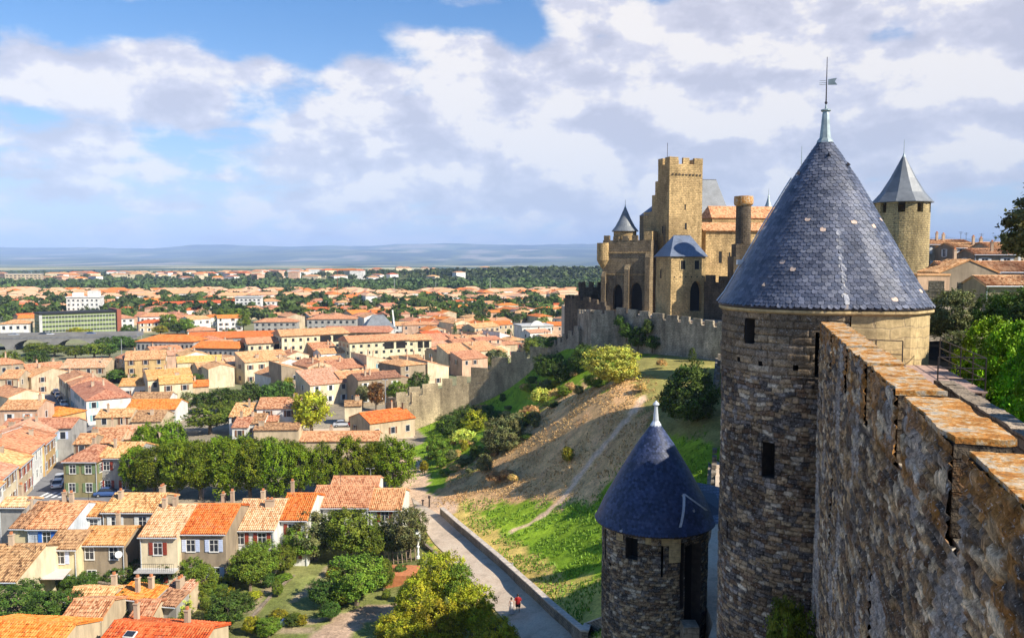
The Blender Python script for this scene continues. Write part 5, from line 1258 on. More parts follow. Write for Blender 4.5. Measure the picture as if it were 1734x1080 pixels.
hh(112,186,1014,1001,2.8, wm='sand', rm='roof_tan', detail=2, chim=1, win=False, label='low tan outbuilding roof below the pale awning')
hh(192,262,1012,992,2.8, wm='grey', rm='roof_orange', detail=2, chim=2, win=False, yaw=-14, roof='shed', pitch=.22, label='narrow red-tiled garden outbuilding with two chimneys')
hh(222,258,1040,1016,2.4, wm='sand', rm='roof_tan', detail=2, chim=0, win=False, label='little brown-tiled lean-to right of the garden trees')
hh(250,300,1022,1002,2.4, wm='grey', rm='roof_brown', detail=2, chim=0, win=False, yaw=-10, roof='shed', pitch=.2, label='greyish lean-to roof at the end of the red outbuilding')
hh(276,320,1002,988,2.6, wm='sand', rm='roof_pale', detail=2, chim=1, win=False, yaw=-6, roof='shed', pitch=.15, label='grey-walled garden hut with a reddish coping')
hh(452,492,924,908,2.6, wm='sand', rm='roof_pale', detail=2, chim=0, win=False, label='small pale-roofed porch in front of the red-shuttered white house')
hh(560,640,822,806,4.0, wm='white', rm='roof_salmon', detail=1, chim=0, win=False, label='salmon roof glimpsed between the plane tree trunks')
# behind: street corner houses
hc(153,780,6.2,3.5,11,8, 'hip', wm='olive', rm='roof_tan', detail=2, sh='green', label='olive-grey corner house with green shutters beside the parked cars') if False else hh(107,164,780,754,6.0, wm='olive', rm='roof_tan', detail=2, sh='green', roof='hip', D_=10, label='olive-grey corner house with green shutters beside the street')
hh(166,226,774,748,6.2, wm='grey', rm='roof_tan', detail=2, sh='red', roof='gable', D_=9, label='grey house with dark red shutters, partly behind the plane trees')
# terrace facing the street on the left
a, bq = Vector((-72.5, 112, 0)), Vector((-87.5, 160, 0)); d = (bq-a); n = 6; u = d.normalized(); yaw = math.degrees(math.atan2(u.y, u.x))
tl = [('white','roof_tan','white'),('cream','roof_pale','brown'),('sand','roof_tan','red'),('white','roof_salmon','white'),('ochre','roof_tan','brown'),('white','roof_pale','teal')]
for k in range(n):
    c = a+d*((k+.5)/n); nr = Vector((-u.y, u.x, 0)); c = c+nr*(5.2+.3*(k % 2))
    house(c.x, c.y, yaw, d.length/n-.02, 10.2, 5.6+(.35 if k % 2 else 0)+.05*k, wm=tl[k][0], rm=tl[k][1], sh=tl[k][2], detail=2, chim=1, z0=0, group='terrace of houses along the street')
for k, (x, y) in enumerate(((-88,116),(-91,128),(-95,139),(-99,150),(-102,128),(-106,144))): house(x, y, yaw, 11, 9, 5.2, wm='sand', rm=('roof_tan','roof_salmon')[k % 2], detail=1, chim=1, z0=0)
# middle distance, hand placed
hc(146,677,6.0,9.5,27,35,'hip', swap=True, wm='white', rm='roof_salmon', sh='teal', detail=1, chim=2, label='long white house with pale teal shutters on the corner of the parked-car street')
hc(122,653,6.2,9,11,35,'hip', swap=True, wm='sand', rm='roof_salmon', detail=1, chim=1)
hc(110,645,6.4,8,13,35,'gable', swap=True, wm='cream', rm='roof_tan', detail=1, chim=1)
hh(214,296,692,676,3.6, wm='white', rm='roof_orange', detail=1, yaw=4, chim=0, win=False, label='long low building with a vivid red-orange roof above the plane trees')
hh(164,220,705,692,5.0, wm='sand', rm='roof_tan', yaw=8); hh(224,272,712,694,4.0, wm='sand', rm='roof_brown', yaw=6, win=False)
hh(150,200,748,724,4.6, wm='sand', rm='roof_tan', yaw=8); hh(186,232,742,720,4.6, wm='cream', rm='roof_pale', yaw=8); hh(125,152,750,734,5.4, wm='taupe', rm='roof_tan', yaw=5)
hc(14,672,6.2,8,12,52,'gable', swap=True, wm='cream', rm='roof_salmon', label='large cream gable house at the left, across the street'); hh(0,62,692,677,7.2, wm='pink', rm='roof_tan', sh='white', detail=1, yaw=5, label='pinkish flats with a balcony at the left edge')
hh(46,102,702,687,4.5, wm='ochre', rm='roof_orange', yaw=-18, roof='hip'); hh(3,118,724,708,6.6, wm='grey', rm='roof_salmon', yaw=6, sh='paleblue', label='long narrow tan-roofed house standing end-on at the street corner')
hh(-10,40,735,722,6.0, wm='white', rm='roof_tan', yaw=4); hh(0,30,640,626,6, wm='sand', rm='roof_salmon', yaw=10); hh(24,60,636,620,5.5, wm='sand', rm='roof_salmon', yaw=-35)
hh(104,176,622,612,5.5, wm='sand', rm='roof_pale', yaw=8, D_=12, label='long sandy house with round windows by the riverside trees')
hh(190,216,606,594,7.5, wm='grey', rm='roof_salmon', yaw=-40); hh(216,275,608,594,7.5, wm='ochre', rm='roof_tan', yaw=20); hh(258,320,640,624,6.5, wm='cream', rm='roof_gold', yaw=30, sh=None, label='yellow-roofed house left of the dense old town')
hh(275,322,648,636,6.0, wm='lemon', rm='roof_gold', yaw=26); hh(204,255,652,640,4.2, wm='white', rm='roof_gold', yaw=12, label='white shed with a mustard yellow roof'); hh(300,350,654,644,4.5, wm='sand', rm='roof_orange', yaw=20, win=False)
hh(306,372,612,602,6.2, wm='cream', rm='roof_gold', yaw=24, label='large pale yellow roofed hall beside the barracks'); hh(222,284,676,664,3.2, wm='white', rm='roof_brown', yaw=6)
hh(388,440,704,682,4.5, wm='white', rm='roof_tan', yaw=2, label='small white house with a tan hipped roof, left of the yellow-green tree'); hh(436,505,690,668,6.0, wm='white', rm='roof_tan', yaw=6, D_=9, label='white house with a red shutter behind the yellow-green tree'); hh(393,420,722,706,3.2, wm='white', rm='roof_tan', yaw=2); hh(418,446,716,700,3.6, wm='white', rm='roof_brown', yaw=4); hh(444,470,712,696,3.6, wm='cream', rm='roof_tan', yaw=6)
hh(430,505,726,716,3.0, wm='sand', rm='roof_brown', yaw=3, win=False); hh(508,640,745,730,3.4, wm='sand', rm='roof_salmon', yaw=2, win=False, label='long ribbed salmon roof just behind the plane trees')
hc(626,716,4.2,11,9,38, wm='sand', rm='roof_orange', detail=1, label='orange-roofed house next to the ruined end of the barbican wall'); hh(584,612,686,678,4.8, wm='cream', rm='roof_brown', yaw=10)
# landmarks
def facade(root, o, r, b, L_, z0, z1, nx, nz, mat, sx=.6, sz=.5, name='window'):
    for j in range(nz):
        for i in range(nx):
            s0 = L_*(i+.5-sx/2)/nx; s1 = L_*(i+.5+sx/2)/nx; za = z0+(z1-z0)*(j+.5-sz/2)/nz; zb = z0+(z1-z0)*(j+.5+sz/2)/nz
            p, q_ = o+r*s0-b*.06, o+r*s1-b*.06; mb = MB(); mb.prism([(p.x, p.y), (q_.x, q_.y), ((q_+b*.1).x, (q_+b*.1).y), ((p+b*.1).x, (p+b*.1).y)], za, zb); fix(mb.build(name, mat), root)
def block(name, label, px_, ey, h, psi, L_, D_, mat, roofm, roof='flat', cat='building', over=.5, rise=None):
    Y = 100.0*(H-h)/(H-P(px_, ey, 100.0).z); X = YX2(px_, ey, Y); o = Vector((X, Y, 0)); r = Vector((math.cos(rad(psi)), math.sin(rad(psi)), 0)); b = Vector((-r.y, r.x, 0))
    rt = empty(name, (X, Y, 0), 0, label, cat); mb = MB(); q4 = [o, o+r*L_, o+r*L_+b*D_, o+b*D_]; mb.prism([(v.x, v.y) for v in q4], -.5, h); fix(mb.build('wall', mat), rt)
    if roof == 'flat': mb = MB(); q4 = [o-r*over-b*over, o+r*(L_+over)-b*over, o+r*(L_+over)+b*(D_+over), o-r*over+b*(D_+over)]; mb.prism([(v.x, v.y) for v in q4], h, h+.6); fix(mb.build('roof', roofm), rt)
    else: hip(o, r, b, L_, D_, h-.1, h+(rise or D_*.17), *( (.0, 1.0) if roof == 'gable' else (.5*D_/L_, 1-.5*D_/L_)), roofm, rt, over, .2)
    c = o+r*L_/2+b*D_/2; FOOT.append((c.x, c.y, max(L_, D_)/2+1, L_, D_, rad(psi))); return rt, o, r, b
gb, o, r, b = block('office_building', 'long green-glazed office block with dark flat roof and rust-red end panel', 68, 533, 12, 38, 34, 18, M['greenfac'], M['dark'])
facade(gb, o, r, b, 34, .6, 11.6, 1, 5, M['glass'], .98, .34, 'window_band'); facade(gb, o-b*.05, r, b, 34, .6, 11.6, 24, 1, M['concrete'], .1, .98, 'mullion'); facade(gb, o+b*18, -b, r, 18, .6, 11.4, 8, 5, M['glass'], .5, .5)
mb = MB(); q4 = [o+r*34.2-b*1.2, o+r*36.2-b*1.2, o+r*36.2+b*18, o+r*34.2+b*18]; mb.prism([(v.x, v.y) for v in q4], 0, 13.5); fix(mb.build('end_panel', M['rustfac']), gb)
mb = MB(); q4 = [o-r*.1-b*.1, o+r*1.2-b*.1, o+r*1.2+b*.8, o-r*.1+b*.8]; mb.prism([(v.x-.3, v.y-.3) for v in q4], 0, 11.9); fix(mb.build('corner_pier', M['concrete']), gb)
wh, o, r, b = block('hotel', 'tall white stepped block rising above the roofs, right of the tree belt', 112, 504, 15, 12, 19, 12, M['w_white'], M['w_white']); facade(wh, o, r, b, 19, 1, 14.5, 7, 5, M['glass'], .4, .4)
mb = MB(); q4 = [o+r*3+b*2, o+r*8+b*2, o+r*8+b*9, o+r*3+b*9]; mb.prism([(v.x, v.y) for v in q4], 15.5, 18); q4 = [o+r*12+b*2, o+r*18+b*2, o+r*18+b*9, o+r*12+b*9]; mb.prism([(v.x, v.y) for v in q4], 15.5, 19); fix(mb.build('roof_pavilion', M['w_white']), wh)
ap, o, r, b = block('apartment_row', 'very long white apartment row with a red roof, curving away behind the trees', 246, 517, 7.5, 42, 88, 11, M['w_white'], M['roof_orange'], 'hip'); facade(ap, o, r, b, 88, .8, 7.2, 26, 2, M['glass'], .6, .45)
ab, o, r, b = block('apartment_block', 'grey-white five-storey block with dark side, centre-left of the far town', 398, 504, 13, 10, 17, 12, M['w_white'], M['concrete']); facade(ab, o, r, b, 17, .8, 12.5, 6, 5, M['glass'], .5, .45)
af, o, r, b = block('apartment_block', 'pale many-balconied block at the far left beyond the tree belt', 8, 464, 20, 20, 45, 16, M['w_sand'], M['concrete']); facade(af, o, r, b, 45, 3, 19, 9, 5, M['glass'], .6, .4)
br, o, r, b = block('barracks', 'long grey barracks with rows of tall windows and an orange roof', 231, 577, 8.2, -4, 22, 12, M['w_grey'], M['roof_orange'], 'hip'); facade(br, o, r, b, 22, .8, 7.6, 13, 2, M['glass'], .42, .55)
br, o, r, b = block('barracks', 'rear wing of the barracks with a cream gable, before the yellow flats', 327, 588, 7.6, -9, 17, 11, M['w_grey'], M['roof_orange'], 'gable'); facade(br, o, r, b, 17, .8, 7.0, 9, 2, M['glass'], .4, .5); facade(br, o+b*11, -b, r, 11, .8, 7, 2, 1, M['w_cream'], .9, .9, 'gable_face')
br, o, r, b = block('barracks', 'long low orange-roofed hall behind the barracks', 318, 573, 7.5, 16, 36, 12, M['w_grey'], M['roof_orange'], 'gable'); facade(br, o, r, b, 36, 4, 7.2, 16, 1, M['glass'], .4, .5)
def yblock(px_, ey, h, L_, D_, label, psi=34, nx=8, nz=4):
    rt, o, r, b = block('yellow_apartments', label, px_, ey, h, psi, L_, D_, M['w_lemon'], M['roof_salmon'], 'gable', 'apartment building', .7, D_*.14)
    facade(rt, o, r, b, L_, .6, h-.4, nx, nz, M['glass'], .34, .42)
    facade(rt, o+r*L_*.55, r, b, L_*.4, h-3.2, h-.6, 2, 1, M['dark'], .8, .9, 'loggia'); facade(rt, o+b*D_, -b, r, D_, .6, h-.4, 3, nz, M['glass'], .3, .4); return rt
yblock(420,581,9.5,16,11,'pale yellow apartment block with one gable, leftmost of the yellow flats', 30, 6, 3)
yblock(477,568,12,24,12,'tall pale yellow apartment block with roof loggias, next to a dark glazed wing', 30, 9, 4)
yb, o, r, b = block('yellow_apartments', 'long shaded apartment wing with glazed balconies between the yellow blocks', 548, 562, 11.5, 2, 24, 12, M['w_lemon'], M['roof_salmon'], 'gable', 'apartment building', .9, 1.8); facade(yb, o, r, b, 24, .6, 11.2, 8, 4, M['glass'], .75, .62)
yblock(592,579,10.5,22,12,'pale yellow apartment block with salmon roof and loggias, in the middle of the old town', 30, 8, 4)
yblock(676,576,10,12,11,'short yellow apartment block, rightmost of the yellow flats', 24, 4, 4)
wg_, o, r, b = block('gabled_villa', 'white villa with a curved baroque gable near the castle walls', 884, 553, 7.5, 18, 15, 12, M['w_white'], M['concrete']); facade(wg_, o, r, b, 15, .6, 7, 5, 2, M['glass'], .45, .5)
mb = MB(); pr_ = [(4,7.4)]+[(4+7*k/10, 7.6+2.6*math.sin(math.pi*k/10)**.7) for k in range(11)]+[(11,7.4)]
mb.poly([((o+r*s-b*.1).x, (o+r*s-b*.1).y, z) for s, z in pr_]); mb.poly([((o+r*s+b*.4).x, (o+r*s+b*.4).y, z) for s, z in pr_][::-1])
for (s0, za), (s1, zb) in zip(pr_[:-1], pr_[1:]): mb.poly([((o+r*s0-b*.1).x, (o+r*s0-b*.1).y, za), ((o+r*s0+b*.4).x, (o+r*s0+b*.4).y, za), ((o+r*s1+b*.4).x, (o+r*s1+b*.4).y, zb), ((o+r*s1-b*.1).x, (o+r*s1-b*.1).y, zb)])
fix(mb.build('curved_gable', M['w_white']), wg_)
cp, o, r, b = block('chapel', 'chapel with a steep dark slate roof and white gable above the yellow flats', 618, 556, 7, 20, 14, 9, M['w_white'], M['slate_grey'], 'hip', 'chapel', .4, 6.0)
mb = MB(); mb.poly([tuple(v)[:2]+(z,) for v, z in ((o+r*14.2+b*0, 0), (o+r*14.2+b*9, 0), (o+r*14.2+b*9, 7), (o+r*14.2+b*4.5, 15), (o+r*14.2, 7))]); mb.poly([tuple(v)[:2]+(z,) for v, z in ((o+r*13.6+b*0, 0), (o+r*14.2+b*0, 0), (o+r*14.2+b*0, 7), (o+r*13.6+b*0, 7))]); mb.poly([tuple(v)[:2]+(z,) for v, z in ((o+r*13.6, 7), (o+r*14.2, 7), (o+r*14.2+b*4.5, 15), (o+r*13.6+b*4.5, 15))]); fix(mb.build('gable_wall', M['w_white']), cp)
for px_, ey, h, psi, L_, D_, wm, lab in ((442,510,9,30,14,9,'white','tall white narrow house with a salmon side among the dark trees'),(573,512,9,30,9,9,'white','tall bright white house above the orange roofs'),(520,540,7,6,26,10,'grey','grey modern building with a white skylight roof'),(662,496,6,4,70,22,'white','very long white warehouse roof on the edge of the town'),(430,545,6,6,22,10,'grey','low grey flats with a white penthouse left of centre'),(160,540,6,30,20,10,'white','white apartment house with red balconies'),(236,536,8,30,18,10,'white','white balconied flats in front of the long apartment row'),(0,548,8,20,12,10,'white','white flats with an orange roof left of the green office block'),(318,560,5,20,12,9,'white','white-walled orange-roofed house in the trees, right of the green block')):
    rt, o, r, b = block('apartment_block', lab, px_, ey, h, psi, L_, D_, M['w_'+wm], M['roof_salmon'] if 'warehouse' not in lab else M['concrete'], 'hip' if 'warehouse' not in lab else 'flat')
    facade(rt, o, r, b, L_, .6, h-.3, max(3, int(L_/3)), max(1, int(h/2.8)), M['glass'], .4, .45)
# viaduct
vd = empty('road_bridge', (-140, 358, 0), 0, 'low concrete road bridge with wide arches behind the riverside trees', 'bridge')
v0, v1 = P(-60, 571, 350), P(232, 573, 362); d = Vector((v1.x-v0.x, v1.y-v0.y, 0)); LB = d.length; d.normalize(); n = Vector((-d.y, d.x, 0)); o = Vector((v0.x, v0.y, 0)); zd = 5.6
mb = MB(); q4 = [o, o+d*LB, o+d*LB+n*11, o+n*11]; mb.prism([(v.x, v.y) for v in q4], zd-.9, zd); fix(mb.build('deck', M['asphalt']), vd)
for off_ in (-.05, 10.8):
    mb = MB(); q4 = [o+n*off_, o+d*LB+n*off_, o+d*LB+n*(off_+.25), o+n*(off_+.25)]; mb.prism([(v.x, v.y) for v in q4], zd-.2, zd+.9); fix(mb.build('parapet', M['shadeconc']), vd)
mb = MB(); archwall(mb, o+n*.1, d, LB, 0, zd-.91, [(LB*(k+.5)/4, LB/4-3, 0, .5, 4.2) for k in range(4)], 10, n, 0, 0, True); fix(mb.build('arches', M['shadeconc']), vd)

# ------------------------------------------------------------------ infill of the old town and the suburbs
def occupied(x, y, r):
    for (a, b, q_, L_, D_, ya) in FOOT:
        if abs(a-x) > q_+r or abs(b-y) > q_+r: continue
        dx, dy = x-a, y-b; u = abs(dx*math.cos(ya)+dy*math.sin(ya)); v = abs(-dx*math.sin(ya)+dy*math.cos(ya))
        if u < L_/2+r*.8 and v < D_/2+r*.8: return True
    return False
TREEBOX = []     # filled before the infill: x, y, r of hand-placed trees
def infill(polys, cu, cv, y0, y1, ang, f, maxn, skip=.1):
    cnt = 0; ca, sa = math.cos(rad(ang)), math.sin(rad(ang)); cells = []
    rg_ = int(max(y1*1.2/cu, y1*1.2/cv))+2
    for i in range(-rg_, rg_):
        for j in range(-rg_, rg_):
            x = i*cu*ca-j*cv*sa; y = i*cu*sa+j*cv*ca
            if y < y0 or y > y1 or abs(x) > y*.66+6: continue
            pq = proj(x, y, 0)
            if any(inpoly(np.array([pq[0]]), np.array([pq[1]]), pl)[0] for pl in polys): cells.append((y, x, i, j, pq))
    cells.sort()
    for y, x, i, j, pq in cells:
        if cnt >= maxn: break
        if R.random() < skip or (i % 7 == 0) : continue
        x += R.uniform(-.1, .1)*cu; y += R.uniform(-.1, .1)*cv
        if occupied(x, y, min(cu, cv)*.42): continue
        if any((x-a)**2+(y-b)**2 < (c*.8+3)**2 for a, b, c in TREEBOX): continue
        f(x, y, i, j, cnt); cnt += 1
    return cnt
OLD = [[(186,632),(235,616),(330,606),(420,602),(560,600),(700,600),(790,590),(870,583),(930,590),(900,600),(832,615),(790,640),(712,655),(660,672),(610,690),(560,700),(500,668),(420,650),(330,655),(260,660)],
       [(40,640),(80,640),(70,660),(0,700),(0,640)]]
def f_old(x, y, i, j, k):
    ang = 36+R.choice((0, 0, 90))+R.uniform(-5, 5)
    house(x, y, ang, R.uniform(8.5, 12.5), R.uniform(7, 9), R.uniform(4.6, 7.4), R.choice(('gable','gable','gable','shed','hip')), R.uniform(.24, .34), R.choice(('cream','sand','cream','white','taupe','pink')), R.choice(('roof_tan','roof_tan','roof_salmon','roof_pale','roof_salmon','roof_brown')), 1, R.choice((0, 1, 1, 2)), R.choice(('brown','white','teal','red',None)), z0=0, cat='house', name='town_house')
SUB = [[(-10,560),(0,505),(200,500),(960,492),(960,575),(880,580),(700,592),(640,590),(700,560),(560,556),(420,560),(240,565),(215,560),(150,545)]]
def f_sub(x, y, i, j, k):
    z = None
    house(x, y, R.choice((30, 120, 10, 50))+R.uniform(-8, 8), R.uniform(10, 18), R.uniform(8, 11), R.uniform(4.5, 7.5), R.choice(('hip','gable','gable')), R.uniform(.26, .36), R.choice(('white','cream','white','pink','sand')), R.choice(('roof_orange','roof_salmon','roof_salmon','roof_tan','roof_orange')), 1 if y < 470 else 0, R.choice((0, 1)), R.choice(('brown','white',None)), cat='villa', name='suburban_house')
# ------------------------------------------------------------------ trees
LM = {}
def crown_mesh(key, mat, ncl, per, leaf, shape='round', seed=1, sd=.10):
    if key in LM: return LM[key]
    g = np.random.default_rng(seed)
    d = g.normal(size=(ncl, 3)); d /= np.linalg.norm(d, axis=1)[:, None]
    lob = g.normal(size=(9, 3)); lob /= np.linalg.norm(lob, axis=1)[:, None]
    bias = np.max(np.clip(d@lob.T, 0, 1)**6, axis=1)
    r = (.60+.36*bias)*g.uniform(.45, 1.0, ncl)**.45
    c = d*r[:, None]
    if shape == 'round': c[:, 2] = np.where(c[:, 2] < -.2, c[:, 2]*.75, c[:, 2])
    if shape == 'plane': c[:, 2] *= 1.0; c[:, :2] *= (1-.25*np.clip(c[:, 2], 0, 1))[:, None]
    if shape == 'cone':
        t = g.uniform(0, 1, ncl); a = g.uniform(0, 2*np.pi, ncl); rr = (1-t**1.3)*g.uniform(.6, 1.0, ncl)+.04
        c = np.stack([rr*np.cos(a), rr*np.sin(a), t*2-1], -1)
    if shape == 'column':
        t = g.uniform(0, 1, ncl); a = g.uniform(0, 2*np.pi, ncl); rr = np.sin(np.pi*np.clip(t*.9+.08, 0, 1))**.6*g.uniform(.6, 1.0, ncl)
        c = np.stack([rr*np.cos(a), rr*np.sin(a), t*2-1], -1)
    if shape == 'scrub': c[:, 2] = np.abs(c[:, 2])*.8-.3
    n = ncl*per
    p = np.repeat(c, per, 0)+g.normal(scale=sd, size=(n, 3))
    cn = np.repeat(c/(np.linalg.norm(c, axis=1)[:, None]+1e-6), per, 0)
    nn = cn*.9+g.normal(size=(n, 3))*.7+np.array([0, 0, .35]); nn /= np.linalg.norm(nn, axis=1)[:, None]
    u = np.cross(nn, g.normal(size=(n, 3))); u /= np.linalg.norm(u, axis=1)[:, None]; v = np.cross(nn, u)
    s = leaf*g.uniform(.6, 1.25, n)[:, None]
    V = np.stack([p-u*s*.5, p-v*s*.32+nn*s*.06, p+u*s*.5, p+v*s*.32+nn*s*.06], 1).reshape(-1, 3)
    me = bpy.data.meshes.new('crown'); me.vertices.add(n*4); me.vertices.foreach_set('co', V.ravel().astype(np.float32))
    me.loops.add(n*4); me.loops.foreach_set('vertex_index', np.arange(n*4, dtype=np.int32)); me.polygons.add(n); me.polygons.foreach_set('loop_start', np.arange(0, n*4, 4, dtype=np.int32))
    b = np.repeat(g.uniform(.45, 1.6, ncl), per)*g.uniform(.75, 1.25, n); hue = np.repeat(g.uniform(-.12, .22, ncl), per)
    a = np.ones((n, 4), np.float32); a[:, 0] = b*(1+hue); a[:, 1] = b; a[:, 2] = b*.9
    me.materials.append(M[mat]); me.update(calc_edges=True)
    at = me.attributes.new('col', 'FLOAT_COLOR', 'FACE'); at.data.foreach_set('color', a.ravel()); LM[key] = me; return me
def trunk_mesh(key, hgt, r, seed=1, limbs=5):
    if key in LM: return LM[key]
    rnd = random.Random(seed); mb = MB(); mb.tube([(0,0,-.5),(rnd.uniform(-.1,.1),0,hgt*.3),(rnd.uniform(-.2,.2),rnd.uniform(-.2,.2),hgt*.55),(rnd.uniform(-.3,.3),rnd.uniform(-.3,.3),hgt*.85)], [r*1.25, r, r*.7, r*.25], 7)
    for k in range(limbs):
        a = k*2.4; z0 = hgt*rnd.uniform(.28, .5); Lr = hgt*rnd.uniform(.2, .32)
        mb.tube([(0, 0, z0), (math.cos(a)*Lr*.5, math.sin(a)*Lr*.5, z0+hgt*.14), (math.cos(a)*Lr, math.sin(a)*Lr, z0+hgt*.34)], [r*.5, r*.33, r*.1], 5)
    LM[key] = mb.mesh('trunk', M['bark']); return LM[key]
TREES = []
def tree(x, y, w_, h_, kind='plane', z=None, label=None, group=None, cat='tree', name=None, lod=1, clear=.1):
    """w_ crown width, h_ total height"""
    z = T(x, y) if z is None else z; v = R.randrange(3)
    K = {'plane':('leaf_plane','plane'), 'dark':('leaf_dark','round'), 'mid':('leaf_mid','round'), 'yellow':('leaf_yellow','round'), 'olive':('leaf_olive','round'), 'lime':('leaf_lime','round'),
         'cone':('leaf_dark','cone'), 'cypress':('leaf_dark','column'), 'russet':('leaf_brown','round'), 'scrub':('leaf_dry','scrub'), 'bright':('leaf_bright','round'), 'pine':('leaf_dark','round')}[kind]
    if lod == 0: cm = crown_mesh((kind, 0, v), 'leaf_far' if kind in ('dark', 'mid', 'pine') else K[0], 60, 9, .24, K[1], 5+v, .09)
    elif lod == 1: cm = crown_mesh((kind, 1, v), K[0], 170, 22, .115, K[1], 15+v, .07)
    else: cm = crown_mesh((kind, 2, v), K[0], 430, 34, .062, K[1], 25+v, .045)
    nm = name or {'cypress':'cypress','cone':'conifer','scrub':'shrub','plane':'plane_tree'}.get(kind, 'tree')
    rt = empty(nm, (x, y, z), R.uniform(0, 6.28)); ch = h_*(1-clear)/2
    ws_ = w_*(.60 if lod > 0 else .55); ch = ch*1.06 if cat != 'bush' else h_*.58; ws_ *= (1.06 if cat == 'bush' else 1); ob('crown', cm, rt, (0, 0, h_-ch*.95), 0, (ws_, ws_*R.uniform(.9, 1.05), ch))
    if kind != 'scrub' and lod > 0 and cat != 'bush': t = ob('trunk', trunk_mesh(('t', v), 6, .26, v), rt, None, 0, (w_/7, w_/7, h_/6.5))
    elif kind != 'scrub' and cat != 'bush': ob('trunk', trunk_mesh(('t0', 0), 6, .3, 3, 0), rt, None, 0, (w_/7, w_/7, h_/7))
    if label: tag(rt, label, cat, group)
    else: TREES.append((rt, kind, proj(x, y, z+h_/2), cat, group, w_*h_))
    return rt
def tp(px_, pt, pb, wpx, kind='plane', hid=0, **k):
    """tree from its crown centre column, top and base rows and width in the photograph; hid = pixels of base hidden"""
    p = hit(px_, pb+hid); Y = p.y; top = P(px_, pt, Y).z; w_ = wpx/F*Y/.98
    TREEBOX.append((p.x, p.y, w_/2)) if k.pop('block', True) else None
    k.setdefault('lod', 2 if Y < 175 and w_ > 3 else 1)
    return tree(p.x, p.y, w_, max(.6, top-p.z), kind, p.z, **k)
GP = 'plane trees of the double row'
for x_, t_, b_, w_ in ((232,752,838,70),(262,745,842,74),(300,742,845,74),(340,738,846,76),(382,736,846,76),(424,736,846,74),(466,736,845,74),(508,740,842,66),(548,742,838,66),(590,735,834,78),(632,745,832,56),(668,733,828,78),
                       (246,712,800,70),(285,706,800,74),(330,742,806,60),(372,733,806,60),(412,731,806,60),(450,733,806,58),(492,738,806,58),(640,742,806,50)):
    tp(x_, t_, b_, w_, 'plane', group=GP, clear=.02)
for x_, t_, b_, w_, kd in ((356,683,735,74,'mid'),(318,662,700,36,'olive'),(345,660,700,46,'dark'),(378,655,700,50,'dark'),(398,652,700,44,'dark'),(425,645,690,44,'dark'),(452,648,690,44,'dark'),(478,640,686,44,'dark'),(489,634,676,18,'yellow'),(385,676,712,38,'mid'),
        (528,655,738,76,'yellow'),(205,620,648,58,'dark'),(306,634,678,54,'dark'),(332,628,668,30,'dark'),(16,594,628,44,'mid'),(62,590,622,40,'dark'),(78,612,640,34,'mid'),(96,618,642,30,'mid'),(62,578,602,44,'mid'),(92,580,604,44,'mid'),(128,584,608,34,'mid'),(160,576,608,46,'mid'),(186,578,606,32,'dark'),(176,570,594,30,'dark'),(205,566,592,36,'dark'),(228,571,592,30,'dark'),(6,612,640,30,'dark'),
        (637,641,696,34,'russet'),(614,645,690,30,'olive'),(672,638,684,34,'mid'),(690,636,668,30,'mid'),(710,628,668,34,'dark'),(570,636,664,16,'dark'),(584,630,662,18,'dark'),(604,628,656,16,'dark'),(650,634,660,22,'dark'),(840,590,630,50,'olive'),(770,548,580,7,'cypress'),(793,560,584,42,'dark'),(842,567,588,34,'dark'),(862,556,588,14,'dark'),(910,566,600,54,'dark'),(900,572,604,30,'mid'),(938,566,596,34,'dark'),(812,530,560,30,'dark'),(820,536,562,30,'mid'),(886,516,546,28,'pine'),(765,504,534,26,'pine'),(808,508,540,34,'dark'),(775,520,545,26,'dark'),(850,505,530,30,'mid'),(905,508,530,30,'dark'),
        (400,518,552,56,'mid'),(380,522,556,30,'mid'),(442,500,530,30,'dark'),(412,530,560,28,'mid'),(512,518,545,34,'mid'),(462,528,548,22,'mid'),(489,576,600,36,'dark'),(525,584,600,22,'yellow'),(495,500,524,26,'dark'),(525,500,524,30,'dark'),(555,500,530,20,'dark'),(480,504,528,24,'dark'),(345,532,560,30,'mid'),(315,536,566,30,'mid'),(286,528,562,34,'mid'),(272,548,568,26,'yellow'),(216,545,576,26,'dark'),(187,543,562,14,'cone'),(167,538,556,9,'cone'),(160,542,556,10,'dark'),(390,554,580,30,'dark'),(365,560,580,20,'dark'),(130,552,572,24,'yellow'),(118,556,572,20,'yellow'),(148,556,574,22,'yellow'),(300,545,566,26,'dark'),(330,548,572,24,'mid'),(372,574,590,30,'mid'),(455,540,552,16,'mid'),(590,548,560,18,'dark'),(700,470+30,526,22,'dark'),(730,498,520,22,'dark'),(745,514,538,26,'dark'),(690,508,532,30,'dark'),(655,512,532,24,'mid'),(855,520,545,20,'dark'),(920,535,560,24,'mid'),(880,545,562,20,'mid'),(750,600,622,20,'mid'),(672,600,622,20,'mid'),(455,600,618,20,'mid'),(230,640,656,20,'mid')):
    tp(x_, t_, b_, w_, kd)
